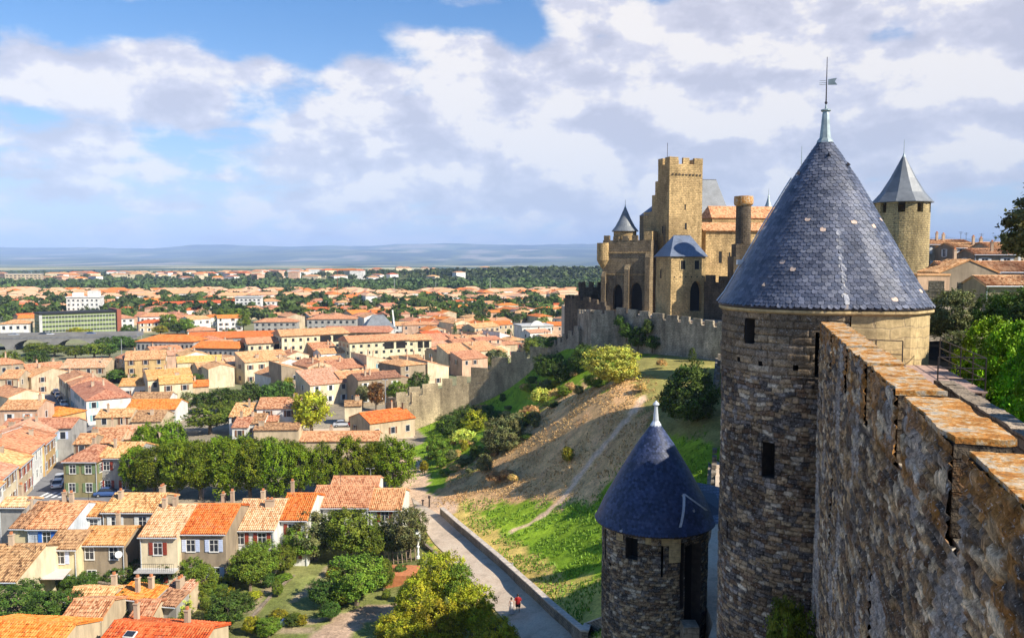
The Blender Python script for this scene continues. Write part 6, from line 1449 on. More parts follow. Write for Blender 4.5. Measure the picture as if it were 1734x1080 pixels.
# gardens at the foot
for x_, t_, b_, w_, kd, lb in ((30,990,1062,100,'dark','dense dark tree at the lower left corner of the gardens'),(88,1000,1066,80,'dark','dark bushy tree beside the low tiled shed'),(196,1008,1052,50,'dark','dark tree growing between two tiled outbuildings'),(122,1038,1080,56,'dark','dark shrub in front of the tiled garden shed'),
        (118,968,1002,50,'dark',None),(146,974,1006,46,'dark',None),(215,950,990,66,'dark','round dark fig tree below the satellite dish house'),(288,944,990,60,'dark',None),(256,970,1000,46,'dark',None),(330,938,992,60,'mid',None),(342,960,1018,56,'mid',None),(300,1010,1048,48,'lime','bright green bush right of the garden outbuildings'),(262,1022,1052,34,'olive',None),(388,1000,1060,66,'dark','round dark green bush at the edge of the vegetable garden'),
        (398,918,960,60,'mid',None),(440,922,985,72,'mid',None),(424,930,1000,60,'mid',None),(480,930,975,46,'mid',None),(535,864,948,76,'olive','tall grey-green olive-coloured tree in front of the long white house'),(592,858,952,90,'mid','broad green tree before the long salmon roof'),(505,888,955,56,'mid',None),(632,884,955,54,'mid',None),(692,862,945,66,'olive','yellowish tree at the bend of the lane'),(665,885,948,44,'olive',None),
        (604,942,1024,88,'mid','large leafy bush in the middle of the garden'),(545,985,1030,50,'dark','shaded dark shrub left of the large garden bush'),(650,948,1000,36,'mid',None),(560,1022,1052,34,'dark',None),(500,1042,1056,26,'mid',None),(455,1050,1078,40,'mid',None),(425,1046,1074,26,'yellow',None),(470,985,1010,20,'mid',None)):
    k = {'label': lb} if lb else {}
    tp(x_, t_-6, b_, w_*1.22, kd, clear=.0, lod=2, **k)
for x_, t_, b_, w_, lb in ((748,930,1040,96,'yellow-green leafy tree in the foreground just left of the lane'),(705,965,1075,90,'foreground tree with pale yellow-green leaves beside the brick steps'),(800,985,1090,96,'foreground yellow-green tree overhanging the shaded end of the lane'),(742,1005,1120,110,'low yellow-green foreground tree filling the bottom edge'),(670,1030,1120,90,'yellow-green foreground bush at the bottom edge beside the dirt path'),(838,1035,1130,80,'foreground bush at the bottom edge closest to the walking couple'),(775,950,1040,60,'small leafy crown between the larger foreground trees'),(700,1050,1150,110,'bottom-edge foliage of a large yellow-green tree, left one')):
    tp(x_, t_, b_, w_, 'yellow' if x_ != 775 else 'mid', clear=.05, lod=2, label=lb)
GS_ = 'shrubs scattered in the gardens'
for k in range(70):
    x_, b_ = R.uniform(240, 690), R.uniform(965, 1080)
    if (540 < x_ < 700 and 1030 < b_) or (430 < x_ < 560 and b_ < 1050 and R.random() < .75): continue
    tp(x_, b_-R.uniform(12, 30), b_, R.uniform(14, 34), R.choice(('dark','mid','mid','olive','dark','yellow')), clear=.0, lod=1, cat='bush', name='bush', block=False, group=GS_)
for k in range(40):
    x_, b_ = R.uniform(70, 400), R.uniform(955, 1000); tp(x_, b_-R.uniform(12, 24), b_, R.uniform(16, 30), R.choice(('dark','mid','dark')), clear=.0, lod=1, cat='bush', name='bush', block=False, group=GS_)
# slope shrubs
for x_, t_, b_, w_, kd, lb in ((1036,582,654,98,'lime','round lime-green bush glowing in the sun on top of the slope'),(1166,606,718,108,'dark','big dark round bush in the shade left of the big tower'),(1010,628,656,50,'mid',None),(930,594,640,58,'dark',None),(990,578,628,50,'dark',None),(962,600,640,40,'dark',None),(1172,590,612,12,'cypress',None),
        (915,650,684,34,'lime',None),(925,638,664,34,'olive',None),(850,700,768,66,'olive','large dull green bush half way down the slope'),(878,694,730,40,'olive',None),(805,692,732,38,'yellow',None),(784,720,752,38,'lime',None),(742,732,784,44,'mid','round green bush low on the slope beside the barbican wall'),(758,700,742,44,'dark',None),(790,684,720,60,'dark',None),(822,690,716,34,'dark',None),
        (900,676,706,28,'scrub',None),(886,684,716,28,'scrub',None),(905,690,716,22,'olive',None),(962,752,782,20,'yellow','small yellowish bush standing alone on the dry slope'),(820,766,800,30,'olive',None),(838,790,818,32,'scrub',None),(858,786,812,24,'scrub',None),(870,796,816,18,'scrub',None),(805,748,776,24,'mid',None),(770,780,798,24,'scrub',None),(940,650,676,26,'scrub',None),(965,640,664,24,'scrub',None),(1085,640,664,20,'scrub','bare brown twiggy bush below the curtain wall'),(1120,600,624,18,'scrub',None),(950,610,650,30,'dark',None),(870,720,744,20,'mid',None),(835,742,770,22,'mid',None),(765,760,780,20,'olive',None),(980,650,668,18,'olive',None)):
    k = {'label': lb} if lb else {}
    tp(x_, t_, b_, w_, kd, clear=.02, lod=2 if w_ > 40 else 1, cat='bush', name='bush', block=False, **k)
for k in range(52):
    t_ = R.random(); x_ = 730+(940-730)*t_+R.uniform(-45, 45); b_ = 815-(815-655)*t_+R.uniform(-28, 22)
    tp(x_, b_-R.uniform(8, 24), b_, R.uniform(10, 30), R.choice(('scrub','mid','olive','dark','scrub','olive','yellow')), clear=.0, lod=1, cat='bush', name='bush', block=False, group='bushes along the edge of the spur')
for k, (x_, y_, s_) in enumerate(((1062,560,1.8),(1082,572,2.4),(1098,556,1.5),(1106,580,1.6),(1050,545,1.2))):
    p = P(x_, y_, 156.6-(x_-1042)*.105); o_ = tree(p.x-.2, p.y-.25, s_*1.6, s_*2.2, 'dark', p.z-s_, cat='ivy', name='ivy', lod=1, clear=0, label=('ivy patch hanging high on the curtain wall', 'largest ivy patch in the middle of the curtain wall', 'narrow ivy streak beneath the battlements', 'ivy tuft lowest on the curtain wall', 'small ivy patch next to the bastion')[k])
# inside the ramparts, right side
def rt_(x, y, z, w_, h_, kd, lb, name='bush', cat='bush', clear=.05, lod=2): return tree(x, y, w_, h_, kd, z, label=lb, cat=cat, name=name, clear=clear, lod=lod)
p = P(1618, 520, 48); rt_(p.x, 48, 33.2, 2.9, 3.3, 'olive', 'flowering yellow-green shrub against the low wall right of the big slate roof'); p = P(1585, 540, 50); rt_(p.x, 50, 33.2, 1.6, 2.0, 'olive', 'small pale shrub at the right foot of the big tower')
for k, (px_, Y, w_, zt) in enumerate(((1692, 44, 2.6, 36.5), (1735, 42, 3.2, 36.9), (1712, 48, 3.0, 36.3), (1775, 40, 4.2, 37.2))):
    p = P(px_, 520, Y); rt_(p.x, Y, 33.2, w_, zt-33.2, 'dark', ('dark evergreen beside the flowering shrub', 'dark evergreen at the right edge above the bright hedge', 'dark evergreen behind the others, right of the flowering shrub', 'dark evergreen cut by the right edge')[k], 'evergreen', 'tree')
p = P(1660, 560, 40); rt_(p.x-.8, 40, 33.2, 1.9, 1.5, 'olive', 'low pale bush below the flowering shrub')
p = P(1800, 395, 34); tree(p.x, 34, 5.4, 9.2, 'olive', 32.8, label='leafy tree reaching in from the right edge above the city roofs', lod=2, clear=.45)
# bright conifer hedge on the inner side of the wall walk
hg = empty('conifer_hedge', W(14, -5, 33.2), 0, 'bright green feathery conifer hedge behind the rampart, lit on top and black in shade', 'hedge')
cmh = crown_mesh(('hedge', 0), 'leaf_bright', 330, 70, .062, 'column', 91, .048)
for k in range(12):
    s = 4.5+k*1.75; q = W(s, (-4.95 if s < 15 else -6.1)+R.uniform(-.25, .2), 33.2); top = 35.75+R.uniform(-.25, .25)
    c = ob('conifer', cmh, None, (q.x, q.y, (top+31.5)/2), R.uniform(0, 6), (1.35, 1.35, (top-31.5)/2)); fix(c, hg)
p = W(16, 0.0, 18); iv = tree(10.15, 29.4, 2.0, 4.4, 'mid', 21.8, label='ivy-like shrub growing in the dark corner between rampart and big tower', cat='bush', name='bush', lod=2, clear=.02)

# ------------------------------------------------------------------ far trees and villas
WOOD = []
FK = 0
for k in range(300):          # individual trees of the suburban belt
    px_ = R.uniform(-5, 985); py_ = R.uniform(494, 548); p = Z0(px_, py_)
    if occupied(p.x, p.y, 5) or any((p.x-a)**2+(p.y-b)**2 < (c+4)**2 for a, b, c in TREEBOX): continue
    h_ = R.uniform(6, 12); kd = R.choice(('dark','mid','dark','pine','mid','cypress' if k % 6 == 0 else 'mid'))
    tree(p.x, p.y, h_*(.25 if kd == 'cypress' else R.uniform(.8, 1.2)), h_, kd, 0, lod=0, clear=.1, group='trees among the suburban houses'); TREEBOX.append((p.x, p.y, 2))
def wood(name, label, spots, mat, seed):
    g = np.random.default_rng(seed); Vs = []; Cs = []
    sp_ = np.array(spots); n = len(sp_); per = 34
    c = np.repeat(sp_, per, 0); d = g.normal(size=(n*per, 3)); d /= np.linalg.norm(d, axis=1)[:, None]; d[:, 2] = np.abs(d[:, 2])*1.0-.15
    rad_ = c[:, 3:4]; hh_ = c[:, 4:5]
    p = np.concatenate([c[:, :2]+d[:, :2]*rad_*.8, c[:, 2:3]+hh_*.45+d[:, 2:3]*hh_*.5], 1)
    nn = d+g.normal(size=d.shape)*.6; nn /= np.linalg.norm(nn, axis=1)[:, None]; u = np.cross(nn, g.normal(size=d.shape)); u /= np.linalg.norm(u, axis=1)[:, None]; v = np.cross(nn, u); s = rad_*g.uniform(.5, .9, (n*per, 1))
    V = np.stack([p-u*s*.5, p-v*s*.4, p+u*s*.5, p+v*s*.4], 1).reshape(-1, 3)
    me = bpy.data.meshes.new(name); N_ = n*per; me.vertices.add(N_*4); me.vertices.foreach_set('co', V.ravel().astype(np.float32)); me.loops.add(N_*4); me.loops.foreach_set('vertex_index', np.arange(N_*4, dtype=np.int32)); me.polygons.add(N_); me.polygons.foreach_set('loop_start', np.arange(0, N_*4, 4, dtype=np.int32)); me.materials.append(M[mat]); me.update(calc_edges=True)
    b = np.repeat(g.uniform(.5, 1.5, n), per)*g.uniform(.8, 1.2, N_); a = np.ones((N_, 4), np.float32); a[:, :3] = b[:, None]; at = me.attributes.new('col', 'FLOAT_COLOR', 'FACE'); at.data.foreach_set('color', a.ravel())
    return tag(ob(name, me), label, 'wood', None, 'stuff')
sp1 = []
for k in range(2100):
    px_ = R.uniform(-30, 1120); Y = R.uniform(885, 1150); x = YX(Y, px_); h_ = R.uniform(9, 15); sp1.append((x, Y, T(x, Y), h_*.55, h_))
wood('distant_wood', 'continuous belt of dark green trees between the town and the far villas', sp1, 'leaf_far', 3)
sp2 = []
for k in range(2600):
    px_ = R.uniform(-30, 1150); Y = 1150+1300*R.random()**1.2; x = YX(Y, px_); h_ = R.uniform(7, 13); sp2.append((x, Y, T(x, Y), h_*.6, h_))
for k in range(900):
    px_ = R.uniform(820, 1180); Y = R.uniform(950, 2600); x = YX(Y, px_); h_ = R.uniform(9, 15); sp2.append((x, Y, T(x, Y), h_*.6, h_))
wood('distant_wood', 'scattered far woods around the villas on the rise under the hills', sp2, 'leaf_far', 4)
sp3 = []
for k in range(720):
    px_ = R.uniform(-30, 990); Y = R.uniform(480, 900); x = YX(Y, px_)
    if occupied(x, Y, 4): continue
    h_ = R.uniform(6, 12); sp3.append((x, Y, 0, h_*.6, h_))
wood('distant_wood', 'low greenery filling the gaps between the suburban houses', sp3, 'leaf_dark', 8)
n_old = infill(OLD, 10.6, 9.4, 195, 400, 38, f_old, 210, .06)
n_sub = infill(SUB, 18, 15, 350, 760, 32, f_sub, 190, .26)
n_subf = infill([[(-10,512),(0,484),(960,480),(985,512)]], 21, 19, 560, 875, 24, f_sub, 110, .5)
# far villas on the rise
def villa(x, y):
    z = T(x, y)-.2; house(x, y, R.uniform(-60, 60), R.uniform(14, 26), R.uniform(9, 13), R.uniform(7, 11)+4, 'hip', .3, R.choice(('white','cream','white','pink')), R.choice(('roof_salmon','roof_orange','roof_tan')), 0, 0, cat='villa', name='villa', z0=z, win=False, group='villas on the wooded rise')
for k in range(130):
    px_ = R.choice((R.uniform(-5, 830), R.uniform(90, 640))); Y = R.uniform(1170, 1750); x = YX(Y, px_); villa(x, Y)
# everything further: one mass
mb = MB()
for k in range(420):
    px_ = R.uniform(-10, 1010); Y = R.choice((R.uniform(700, 890), R.uniform(780, 880))); x = YX(Y, px_); a = R.uniform(7, 13); b = R.uniform(5, 7); h = R.uniform(5, 9)
    t = R.choice((.5, .6, 2.0)); c_, s_ = math.cos(t), math.sin(t); f = lambda u, v, z: (x+u*c_-v*s_, Y+u*s_+v*c_, z)
    wc = R.choice((0, 1)); rc = R.choice((2, 3, 4, 4, 5, 5))
    for q4 in (((-a,-b),(a,-b)), ((a,-b),(a,b)), ((a,b),(-a,b)), ((-a,b),(-a,-b))): mb.poly([f(*q4[0], 0), f(*q4[1], 0), f(*q4[1], h), f(*q4[0], h)], wc)
    mb.poly([f(-a-.5,-b-.5,h), f(a+.5,-b-.5,h), f(a*.6,0,h+2.4), f(-a*.6,0,h+2.4)], rc); mb.poly([f(a+.5,b+.5,h), f(-a-.5,b+.5,h), f(-a*.6,0,h+2.4), f(a*.6,0,h+2.4)], rc); mb.poly([f(a+.5,-b-.5,h), f(a+.5,b+.5,h), f(a*.6,0,h+2.4)], rc); mb.poly([f(-a-.5,b+.5,h), f(-a-.5,-b-.5,h), f(-a*.6,0,h+2.4)], rc)
tag(mb.build('distant_houses', [M['w_white'], M['w_cream'], M['roof_orange'], M['roof_salmon'], M['roof_tan'], M['roof_pale']]), 'far rows of small houses with orange roofs before the tree belt', 'houses', None, 'stuff')

# ------------------------------------------------------------------ houses of the upper city, right edge
def up(px_, py_, Y, yaw, L_, D_, wallz, base, wm, rm, lb, roof='gable', win=True, sh='white', **k):
    p = P(px_, py_, Y); return house(p.x, Y+D_/2, yaw, L_, D_, wallz-base, roof, k.pop('pitch', .3), wm, rm, 2, k.pop('chim', 1), sh, z0=base, label=lb, win=win, **k)
up(1604, 430, 165, 0, 10.5, 8, 41.4, 33, 'sand', 'roof_salmon', 'tall drab city house right behind the round tower', pitch=.22, chim=2)
up(1655, 425, 158, 0, 9, 7, 40.6, 33, 'taupe', 'roof_tan', 'low-pitched city house with a veranda, right of the drab house', pitch=.25, chim=2)
up(1690, 440, 140, -6, 7, 7, 39.2, 33, 'taupe', 'roof_salmon', 'small salmon-roofed city house in front of the veranda house', pitch=.25)
up(1720, 430, 150, 0, 9, 8, 40.2, 33, 'sand', 'roof_salmon', 'city house half hidden by the leafy branch at the right edge', chim=1)
up(1668, 470, 124, 68, 7.5, 6.6, 36.7, 32.5, 'grey', 'roof_tan', 'grey gabled city house with a pink sunlit side', pitch=.42, chim=0) if False else up(1677, 462, 118, -4, 12.5, 6.2, 36.6, 32.5, 'pink', 'roof_tan', 'pink-walled city house with a tan roof and pale shutters', pitch=.42, chim=0, sh='white', over=.3)
p = P(1641, 462, 116); gbh = house(p.x, 119, 0, 6.0, 8, 4.0, 'gable', .42, 'taupe', 'roof_tan', 2, 1, z0=32.5, win=False, label='grey gabled city house beside the pink-walled one') ; gbh.rotation_euler.z = rad(90)
up(1722, 480, 92, 0, 7, 5, 35.4, 32.5, 'taupe', 'roof_tan', 'tan-roofed outhouse at the right edge above the dark evergreens', pitch=.35, win=False, chim=0)
up(1581, 470, 108, 0, 4.2, 4, 36.1, 32.5, 'pink', 'roof_tan', 'reddish brick outbuilding at the foot of the round tower', 'flat', False, chim=0)
q0, q1 = P(1562, 480, 98), P(1660, 480, 96)
cren_wall('court_wall', 'low crenellated court wall in front of the city houses', [(q0.x, 98, 35.7, 32.5), (q1.x, 96, 35.5, 32.5)], .8, M['rampart'], 1.1, 1.4, 1.1)
q0, q1 = P(1630, 500, 70), P(1790, 510, 62)
cren_wall('court_wall', 'reddish court wall behind the flowering shrub', [(q0.x, 70, 34.6, 32.5), (q1.x, 62, 34.9, 32.5)], .6, M['sandwall'], merl=False, mh=0)
for k, (px_, Y, z) in enumerate(((1600,165,43.2),(1627,165,44.0),(1636,165,43.8),(1662,158,43.4),(1685,158,43.0))):
    p = P(px_, 400, Y+4); mb = MB(); mb.tube([(p.x, Y+4, z-3.2), (p.x, Y+4, z)], .035, 5); [mb.tube([(p.x-.5+.1*i, Y+4, z-.1-.18*i), (p.x+.5-.1*i, Y+4, z-.1-.18*i)], .02, 4) for i in range(3)]
    tag(mb.build('tv_aerial', M['iron']), ('thin aerial nearest the round tower, above the city roofs', 'tallest thin aerial over the drab city house', 'aerial close beside the tallest one', 'aerial over the veranda house ridge', 'rightmost thin aerial above the city roofs')[k], 'aerial')

for k, (x_, e_, h_, nm) in enumerate(((150, 847, 6.2, 'the long mottled tan roof'), (215, 838, 6.5, 'the roof terrace house'), (345, 853, 7.5, 'the vivid orange roof'), (452, 843, 6.8, 'the pale tiles left of the red-shuttered house'), (505, 835, 7.2, 'the orange roof of the white house'), (577, 822, 6.5, 'the long salmon roof'), (40, 848, 7.5, 'the narrow yellow house'), (128, 754, 7.5, 'the olive-grey corner house'), (60, 935, 6.4, 'the dark brown mottled roof'))):
    Y_ = 100*(H-h_)/(H-P(x_, e_, 100).z); p = P(x_, e_, Y_+.3); mb = MB(); mb.tube([(p.x, p.y, p.z-1.2), (p.x, p.y, p.z+1.9)], .03, 5)
    for i in range(4): mb.tube([(p.x-.45+.07*i, p.y, p.z+1.8-.16*i), (p.x+.45-.07*i, p.y, p.z+1.8-.16*i)], .018, 4)
    tag(mb.build('tv_aerial', M['iron']), 'thin tv aerial standing on '+nm, 'aerial')
# ------------------------------------------------------------------ cars
def car_proto(colr):
    r = empty('parked_car'); m = M['car_'+colr]
    sec = [(-2.1,.35,.55,.78),(-2.05,.30,.80,.86),(-1.3,.28,.92,.88),(-.2,.28,.95,.88),(1.1,.28,.90,.88),(1.75,.30,.78,.86),(2.12,.36,.58,.76)]
    def loft(sec_, mm, name, parent):
        mb = MB(); rings = []
        for x, z0, z1, w_ in sec_: rings.append([(x,-w_*.92,z0),(x,w_*.92,z0),(x,w_,z0+(z1-z0)*.45),(x,w_*.93,z1-.04),(x,w_*.7,z1),(x,-w_*.7,z1),(x,-w_*.93,z1-.04),(x,-w_,z0+(z1-z0)*.45)])
        for a, b in zip(rings[:-1], rings[1:]):
            for i in range(8): j = (i+1) % 8; mb.poly([a[i], b[i], b[j], a[j]][::-1])
        mb.poly(rings[0]); mb.poly(rings[-1][::-1]); return mb.build(name, mm, parent, True)
    body = loft(sec, m, 'body', r)
    loft([(-1.55,.86,.92,.76),(-1.1,.86,1.38,.70),(.25,.88,1.42,.70),(1.05,.86,.95,.76)], M['glass'], 'windows', body)
    loft([(-1.12,1.35,1.41,.66),(-.4,1.38,1.47,.66),(.3,1.36,1.44,.64)], m, 'car_roof', body)
    for x in (-1.3, 1.35):
        for y in (-.8, .8):
            mb = MB(); mb.tube([(x, y-.11, .31), (x, y+.11, .31)], .31, 12); w_ = mb.build('wheel', M['rubber'], r); mb = MB(); mb.tube([(x, y-.125, .31), (x, y+.125, .31)], .17, 8); mb.build('rim', M['steel'], w_)
    for y in (-.6, .6):
        mb = MB(); mb.box(2.02, y-.16, .56, 2.13, y+.16, .7); mb.build('headlight', M['white'], r); mb = MB(); mb.box(-2.12, y-.14, .6, -2.04, y+.14, .74); mb.build('tail_light', M['redcloth'], r)
    return r
PROT = {}
def car(px_, py_, rz, colr, lb, grp=None):
    p = Z0(px_, py_); z = .045
    if colr in PROT: c = copy_tree(PROT[colr])
    else: c = PROT[colr] = car_proto(colr)
    c.location = (p.x, p.y, z); c.rotation_euler = (0, 0, rz)
    for k_ in ('label','category','group'):
        if k_ in c: del c[k_]
    return tag(c, lb, 'car', grp)
a_st = math.atan2(st1[4][1]-st1[7][1], st1[4][0]-st1[7][0])
GC = 'cars parked along the street of the lower town'
car(128, 714, a_st, 'silver', 'silver car parked nearest the corner of the long white house', GC); car(139, 722, a_st+.3, 'dark', 'dark car standing at the corner of the long white house', GC)
for k, (x_, y_, c_, lb) in enumerate(((113,695,'silver','silver car, first of the row behind the corner car'),(108,687,'white','white car second in the parked row up the street'),(103,680,'dark','dark car in the middle of the parked row'),(99,673,'silver','silver car four places up the parked row'),(95,667,'blue','blue car near the top of the parked row'),(91,661,'white','white car last but one in the parked row'),(88,656,'dark','dark car farthest up the parked row'),(84,651,'silver','silver car at the far end of the street'))): car(x_, y_, a_st, c_, lb, GC)
a2 = math.atan2(st1[2][1]-st1[1][1], st1[2][0]-st1[1][0])
car(98, 824, a2, 'white', 'white car parked beside the olive-grey corner house', GC); car(102, 815, a2, 'silver', 'silver car parked just behind the white one by the corner house', GC); car(184, 840, .1, 'blue', 'blue car parked below the house with dark red shutters', GC); car(105, 762, a2, 'white', 'white van-like car beyond the corner house', GC)
car(580, 722, .15, 'silver', 'silver car parked in the yard beside the yellow-green tree'); car(596, 722, 2.8, 'red', 'red car parked in the yard next to the silver one')
for k, (x_, w_) in enumerate(((20,'silver'),(66,'dark'),(74,'white'),(140,'blue'))):
    p = P(x_, 570, 356); c = car(x_, 575, 0.05, w_, ('silver car crossing the road bridge, leftmost', 'dark car on the bridge in front of the green office block', 'white car on the bridge just behind the dark one', 'blue car near the right end of the bridge')[k]); c.location = (YX(356, x_), 356+.035*x_*0, zd+.01); c.location.y = (v0.y+(YX(356, x_)-v0.x)*d.y/d.x)+4 if False else v0.y+4+(YX(356, x_)-v0.x)*((v1.y-v0.y)/(v1.x-v0.x))

# ------------------------------------------------------------------ people
def skin_body(name, root, joints, edges, radii, mat):
    me = bpy.data.meshes.new(name); me.from_pydata(joints, edges, []); o = ob(name, me, root)
    m = o.modifiers.new('skin', 'SKIN'); sv = me.skin_vertices[0].data
    for i, r_ in enumerate(radii): sv[i].radius = (r_, r_*.82 if r_ > .1 else r_)
    sv[0].use_root = True
    s = o.modifiers.new('sub', 'SUBSURF'); s.levels = 1; s.render_levels = 1; me.materials.append(mat)
    dg = bpy.context.evaluated_depsgraph_get(); ev = bpy.data.meshes.new_from_object(o.evaluated_get(dg)); o.modifiers.clear(); o.data = ev; ev.name = name
    if not ev.materials: ev.materials.append(mat)
    return o
def person(px_, py_, rz, lb, hgt, kind):
    p = hit(px_, py_); r = empty('person', (p.x, p.y, p.z+.08), rz, lb, 'person'); s = hgt/1.75
    J = [(0,0,.95),(0,0,1.15),(0,.01,1.38),(0,.0,1.50),(0,-.01,1.58),(0,-.015,1.70),
         (.10,0,.90),(.12,-.10,.50),(.12,.06,.09),(.12,-.06,.05), (-.10,0,.90),(-.11,.14,.50),(-.11,.30,.14),(-.11,.22,.06),
         (.19,0,1.42),(.25,.06,1.14),(.24,-.08,.92),(.235,-.13,.85), (-.19,0,1.42),(-.25,-.04,1.14),(-.27,-.14,.92),(-.27,-.19,.85)]
    E = [(0,1),(1,2),(2,3),(3,4),(4,5),(0,6),(6,7),(7,8),(8,9),(0,10),(10,11),(11,12),(12,13),(2,14),(14,15),(15,16),(16,17),(2,18),(18,19),(19,20),(20,21)]
    Rr = [.15,.135,.16,.06,.09,.085,.095,.062,.042,.04,.095,.062,.042,.04,.06,.042,.034,.035,.06,.042,.034,.035]
    if kind == 'f': Rr = [x*.86 for x in Rr]
    for side, w0, w1 in ((1, 17, 1), (-1, 21, -1)):           # fingers and thumb
        hx, hy, hz = J[w0]
        for k in range(5):
            i = len(J); fx = (k-2)*.016; ln = (.05,.075,.082,.075,.06)[k]; J += [(hx+.01*side, hy+fx, hz-.03), (hx+(.012 if k else -.03)*side, hy+fx-(.0 if k else .03), hz-.03-ln)]
            E += [(w0, i), (i, i+1)]; Rr += [.011, .008]
    J = [(x*s, y*s, z*s) for x, y, z in J]; Rr = [x*s for x in Rr]
    body = skin_body('body', r, J, E, Rr, M['skin'])
    mb = MB(); mb.lathe([(.0,1.80),(.06,1.79),(.105,1.74),(.115,1.67),(.10,1.60),(.07,1.57)], 12, 0, 0, .015); h = mb.build('hair', M['hair'], r, True); h.scale = (s, s, s)
    def ell(prof, name, mat):
        mb = MB(); n = 16
        for (a, ax, ay), (b, bx, by) in zip(prof[:-1], prof[1:]):
            for i in range(n):
                t0, t1 = 2*math.pi*i/n, 2*math.pi*(i+1)/n; mb.poly([(ax*math.cos(t0), ay*math.sin(t0), a), (ax*math.cos(t1), ay*math.sin(t1), a), (bx*math.cos(t1), by*math.sin(t1), b), (bx*math.cos(t0), by*math.sin(t0), b)])
        o = mb.build(name, mat, r, True); o.scale = (s, s, s); return o
    if kind == 'm':
        ell([(.86,.22,.17),(1.1,.20,.15),(1.35,.23,.15),(1.46,.19,.13),(1.52,.08,.08)], 'shirt', M['redcloth'])
        for sd in (1, -1):
            mb = MB(); mb.tube([(sd*.17,0,1.44),(sd*.24,.03*sd,1.30),(sd*.265,.05*sd,1.18)], [.085,.08,.085], 8); o = mb.build('sleeve', M['redcloth'], r, True); o.scale = (s, s, s)
            mb = MB(); mb.tube([(sd*.08,0,.98),(sd*.11,.0,.80),(sd*.12,(-.07 if sd > 0 else .11),.56)], [.135,.13,.115], 8); o = mb.build('shorts_leg', M['darkcloth'], r, True); o.scale = (s, s, s)
    else:
        ell([(.14,.30,.28),(.5,.25,.22),(.9,.19,.15),(1.08,.14,.11),(1.3,.17,.13),(1.42,.12,.09)], 'dress', M['palecloth'])
    return r
person(866, 1041, rad(8), 'woman in a long pale dress with dark hair walking up the lane', 1.64, 'f')
person(877, 1038, rad(-4), 'man in a red shirt and dark shorts walking beside the woman', 1.82, 'm')
for k, (x_, y_) in enumerate(((90,838),(103,840))):
    pass

# ------------------------------------------------------------------ street furniture and garden things
def pole(px_, pt, pb, r_, lb, arm=True):
    p = hit(px_, pb); top = P(px_, pt, p.y).z; rt = empty('street_lamp', (p.x, p.y, p.z), 0, lb, 'street lamp'); mb = MB(); mb.tube([(0,0,0),(0,0,(top-p.z))], [r_, r_*.6], 8); mb.build('pole', M['steel'], rt); h = top-p.z
    for s in (-1, 1):
        mb = MB(); mb.tube([(0,0,h-.1),(s*.45,0,h+.05)], .04, 5); a = mb.build('arm', M['steel'], rt); mb = MB(); mb.box(s*.45-.22, -.13, h, s*.45+.22, .13, h+.12); mb.build('lamp_head', M['zinc'], rt)
pole(653, 643, 700, .13, 'tall grey lamp pole beside the ruined end of the barbican wall'); pole(628, 793, 838, .10, 'slim lamp pole rising behind the long salmon roof'); pole(715, 905, 905, .05, '') if False else None
for k, (x_, t_, b_) in enumerate(((572,455,520),(738,478,502),(240,556,584),(386,553,588),(206,455+118,600),(830,470,505),(668,472,502))):
    p = Z0(x_, b_); top = P(x_, t_, p.y).z; mb = MB(); mb.tube([(p.x, p.y, 0), (p.x, p.y, top)], [.35 if p.y > 700 else .15, .2 if p.y > 700 else .08], 5)
    if k == 0: mb.box(p.x-4, p.y-.5, top-1.5, p.x+16, p.y+.5, top)
    tag(mb.build('crane' if k == 0 else 'mast', M['pot'] if k == 0 else M['steel']), ('thin reddish tower crane far behind the villas', 'slender pylon before the tree belt, centre', 'lamp mast behind the barracks', 'lamp mast left of the low grey flats', 'mast by the riverside trees', 'pylon right of centre near the woods', 'pylon above the long white warehouse')[k], 'crane' if k == 0 else 'mast')
for k, (x_, b_) in enumerate(((716,856),(727,858))):
    p = hit(x_, b_); mb = MB(); mb.tube([(p.x, p.y, p.z-.1), (p.x, p.y, p.z+(.9 if k == 0 else 1.7))], [.12, .09], 8); mb.box(p.x-.2, p.y-.08, p.z+(.75 if k == 0 else 1.35), p.x+.2, p.y+.08, p.z+(.95 if k == 0 else 1.7))
    tag(mb.build('bollard' if k == 0 else 'sign_post', M['iron']), ('short dark bollard at the top of the lane', 'dark sign post on the grass edge at the top of the lane')[k], 'bollard' if k == 0 else 'sign post')
p = hit(708, 945); ln = empty('garden_lantern', (p.x, p.y, p.z), 0, 'tall white lantern on an ornate white post at the bend of the lane', 'lantern'); mb = MB(); mb.lathe([(.28,0),(.22,.3),(.12,.4),(.16,.8),(.11,1.2),(.22,1.5),(.12,1.7),(.14,2.1),(.3,2.25)], 8); mb.build('post', M['white'], ln); mb = MB(); mb.lathe([(.28,2.25),(.42,2.9),(.42,3.2)], 6); mb.build('lantern_glass', M['zinc'], ln); mb = MB(); mb.lathe([(.5,3.2),(.2,3.55),(.05,3.9),(0,3.95)], 6); mb.build('lantern_cap', M['white'], ln)
fe = hit(652, 955); fe2 = hit(704, 948); fn = empty('picket_fence', tuple(fe), 0, 'pale wooden post fence in the garden left of the white lantern', 'fence')
dfe = fe2-fe
for k in range(8):
    q = fe+dfe*(k/7); mb = MB(); mb.tube([(q.x, q.y, q.z-.2), (q.x-.1, q.y, q.z+1.5)], .06, 5); fix(mb.build('fence_post', M['wood']), fn)
for z in (.35, 1.3): mb = MB(); mb.tube([(fe.x, fe.y, fe.z+z), (fe2.x, fe2.y, fe2.z+z)], .045, 5); fix(mb.build('fence_rail', M['wood']), fn)
# steps / brick retaining corner under the fence
q = hit(676, 985); mb = MB(); mb.prism([(q.x-1.6, q.y-1), (q.x+1.6, q.y-1.2), (q.x+2.2, q.y+2.2), (q.x-1.4, q.y+2.4)], -.3, q.z+1.2); tag(mb.build('garden_wall', M['pot']), 'low brick-red garden wall beside the fence', 'wall')
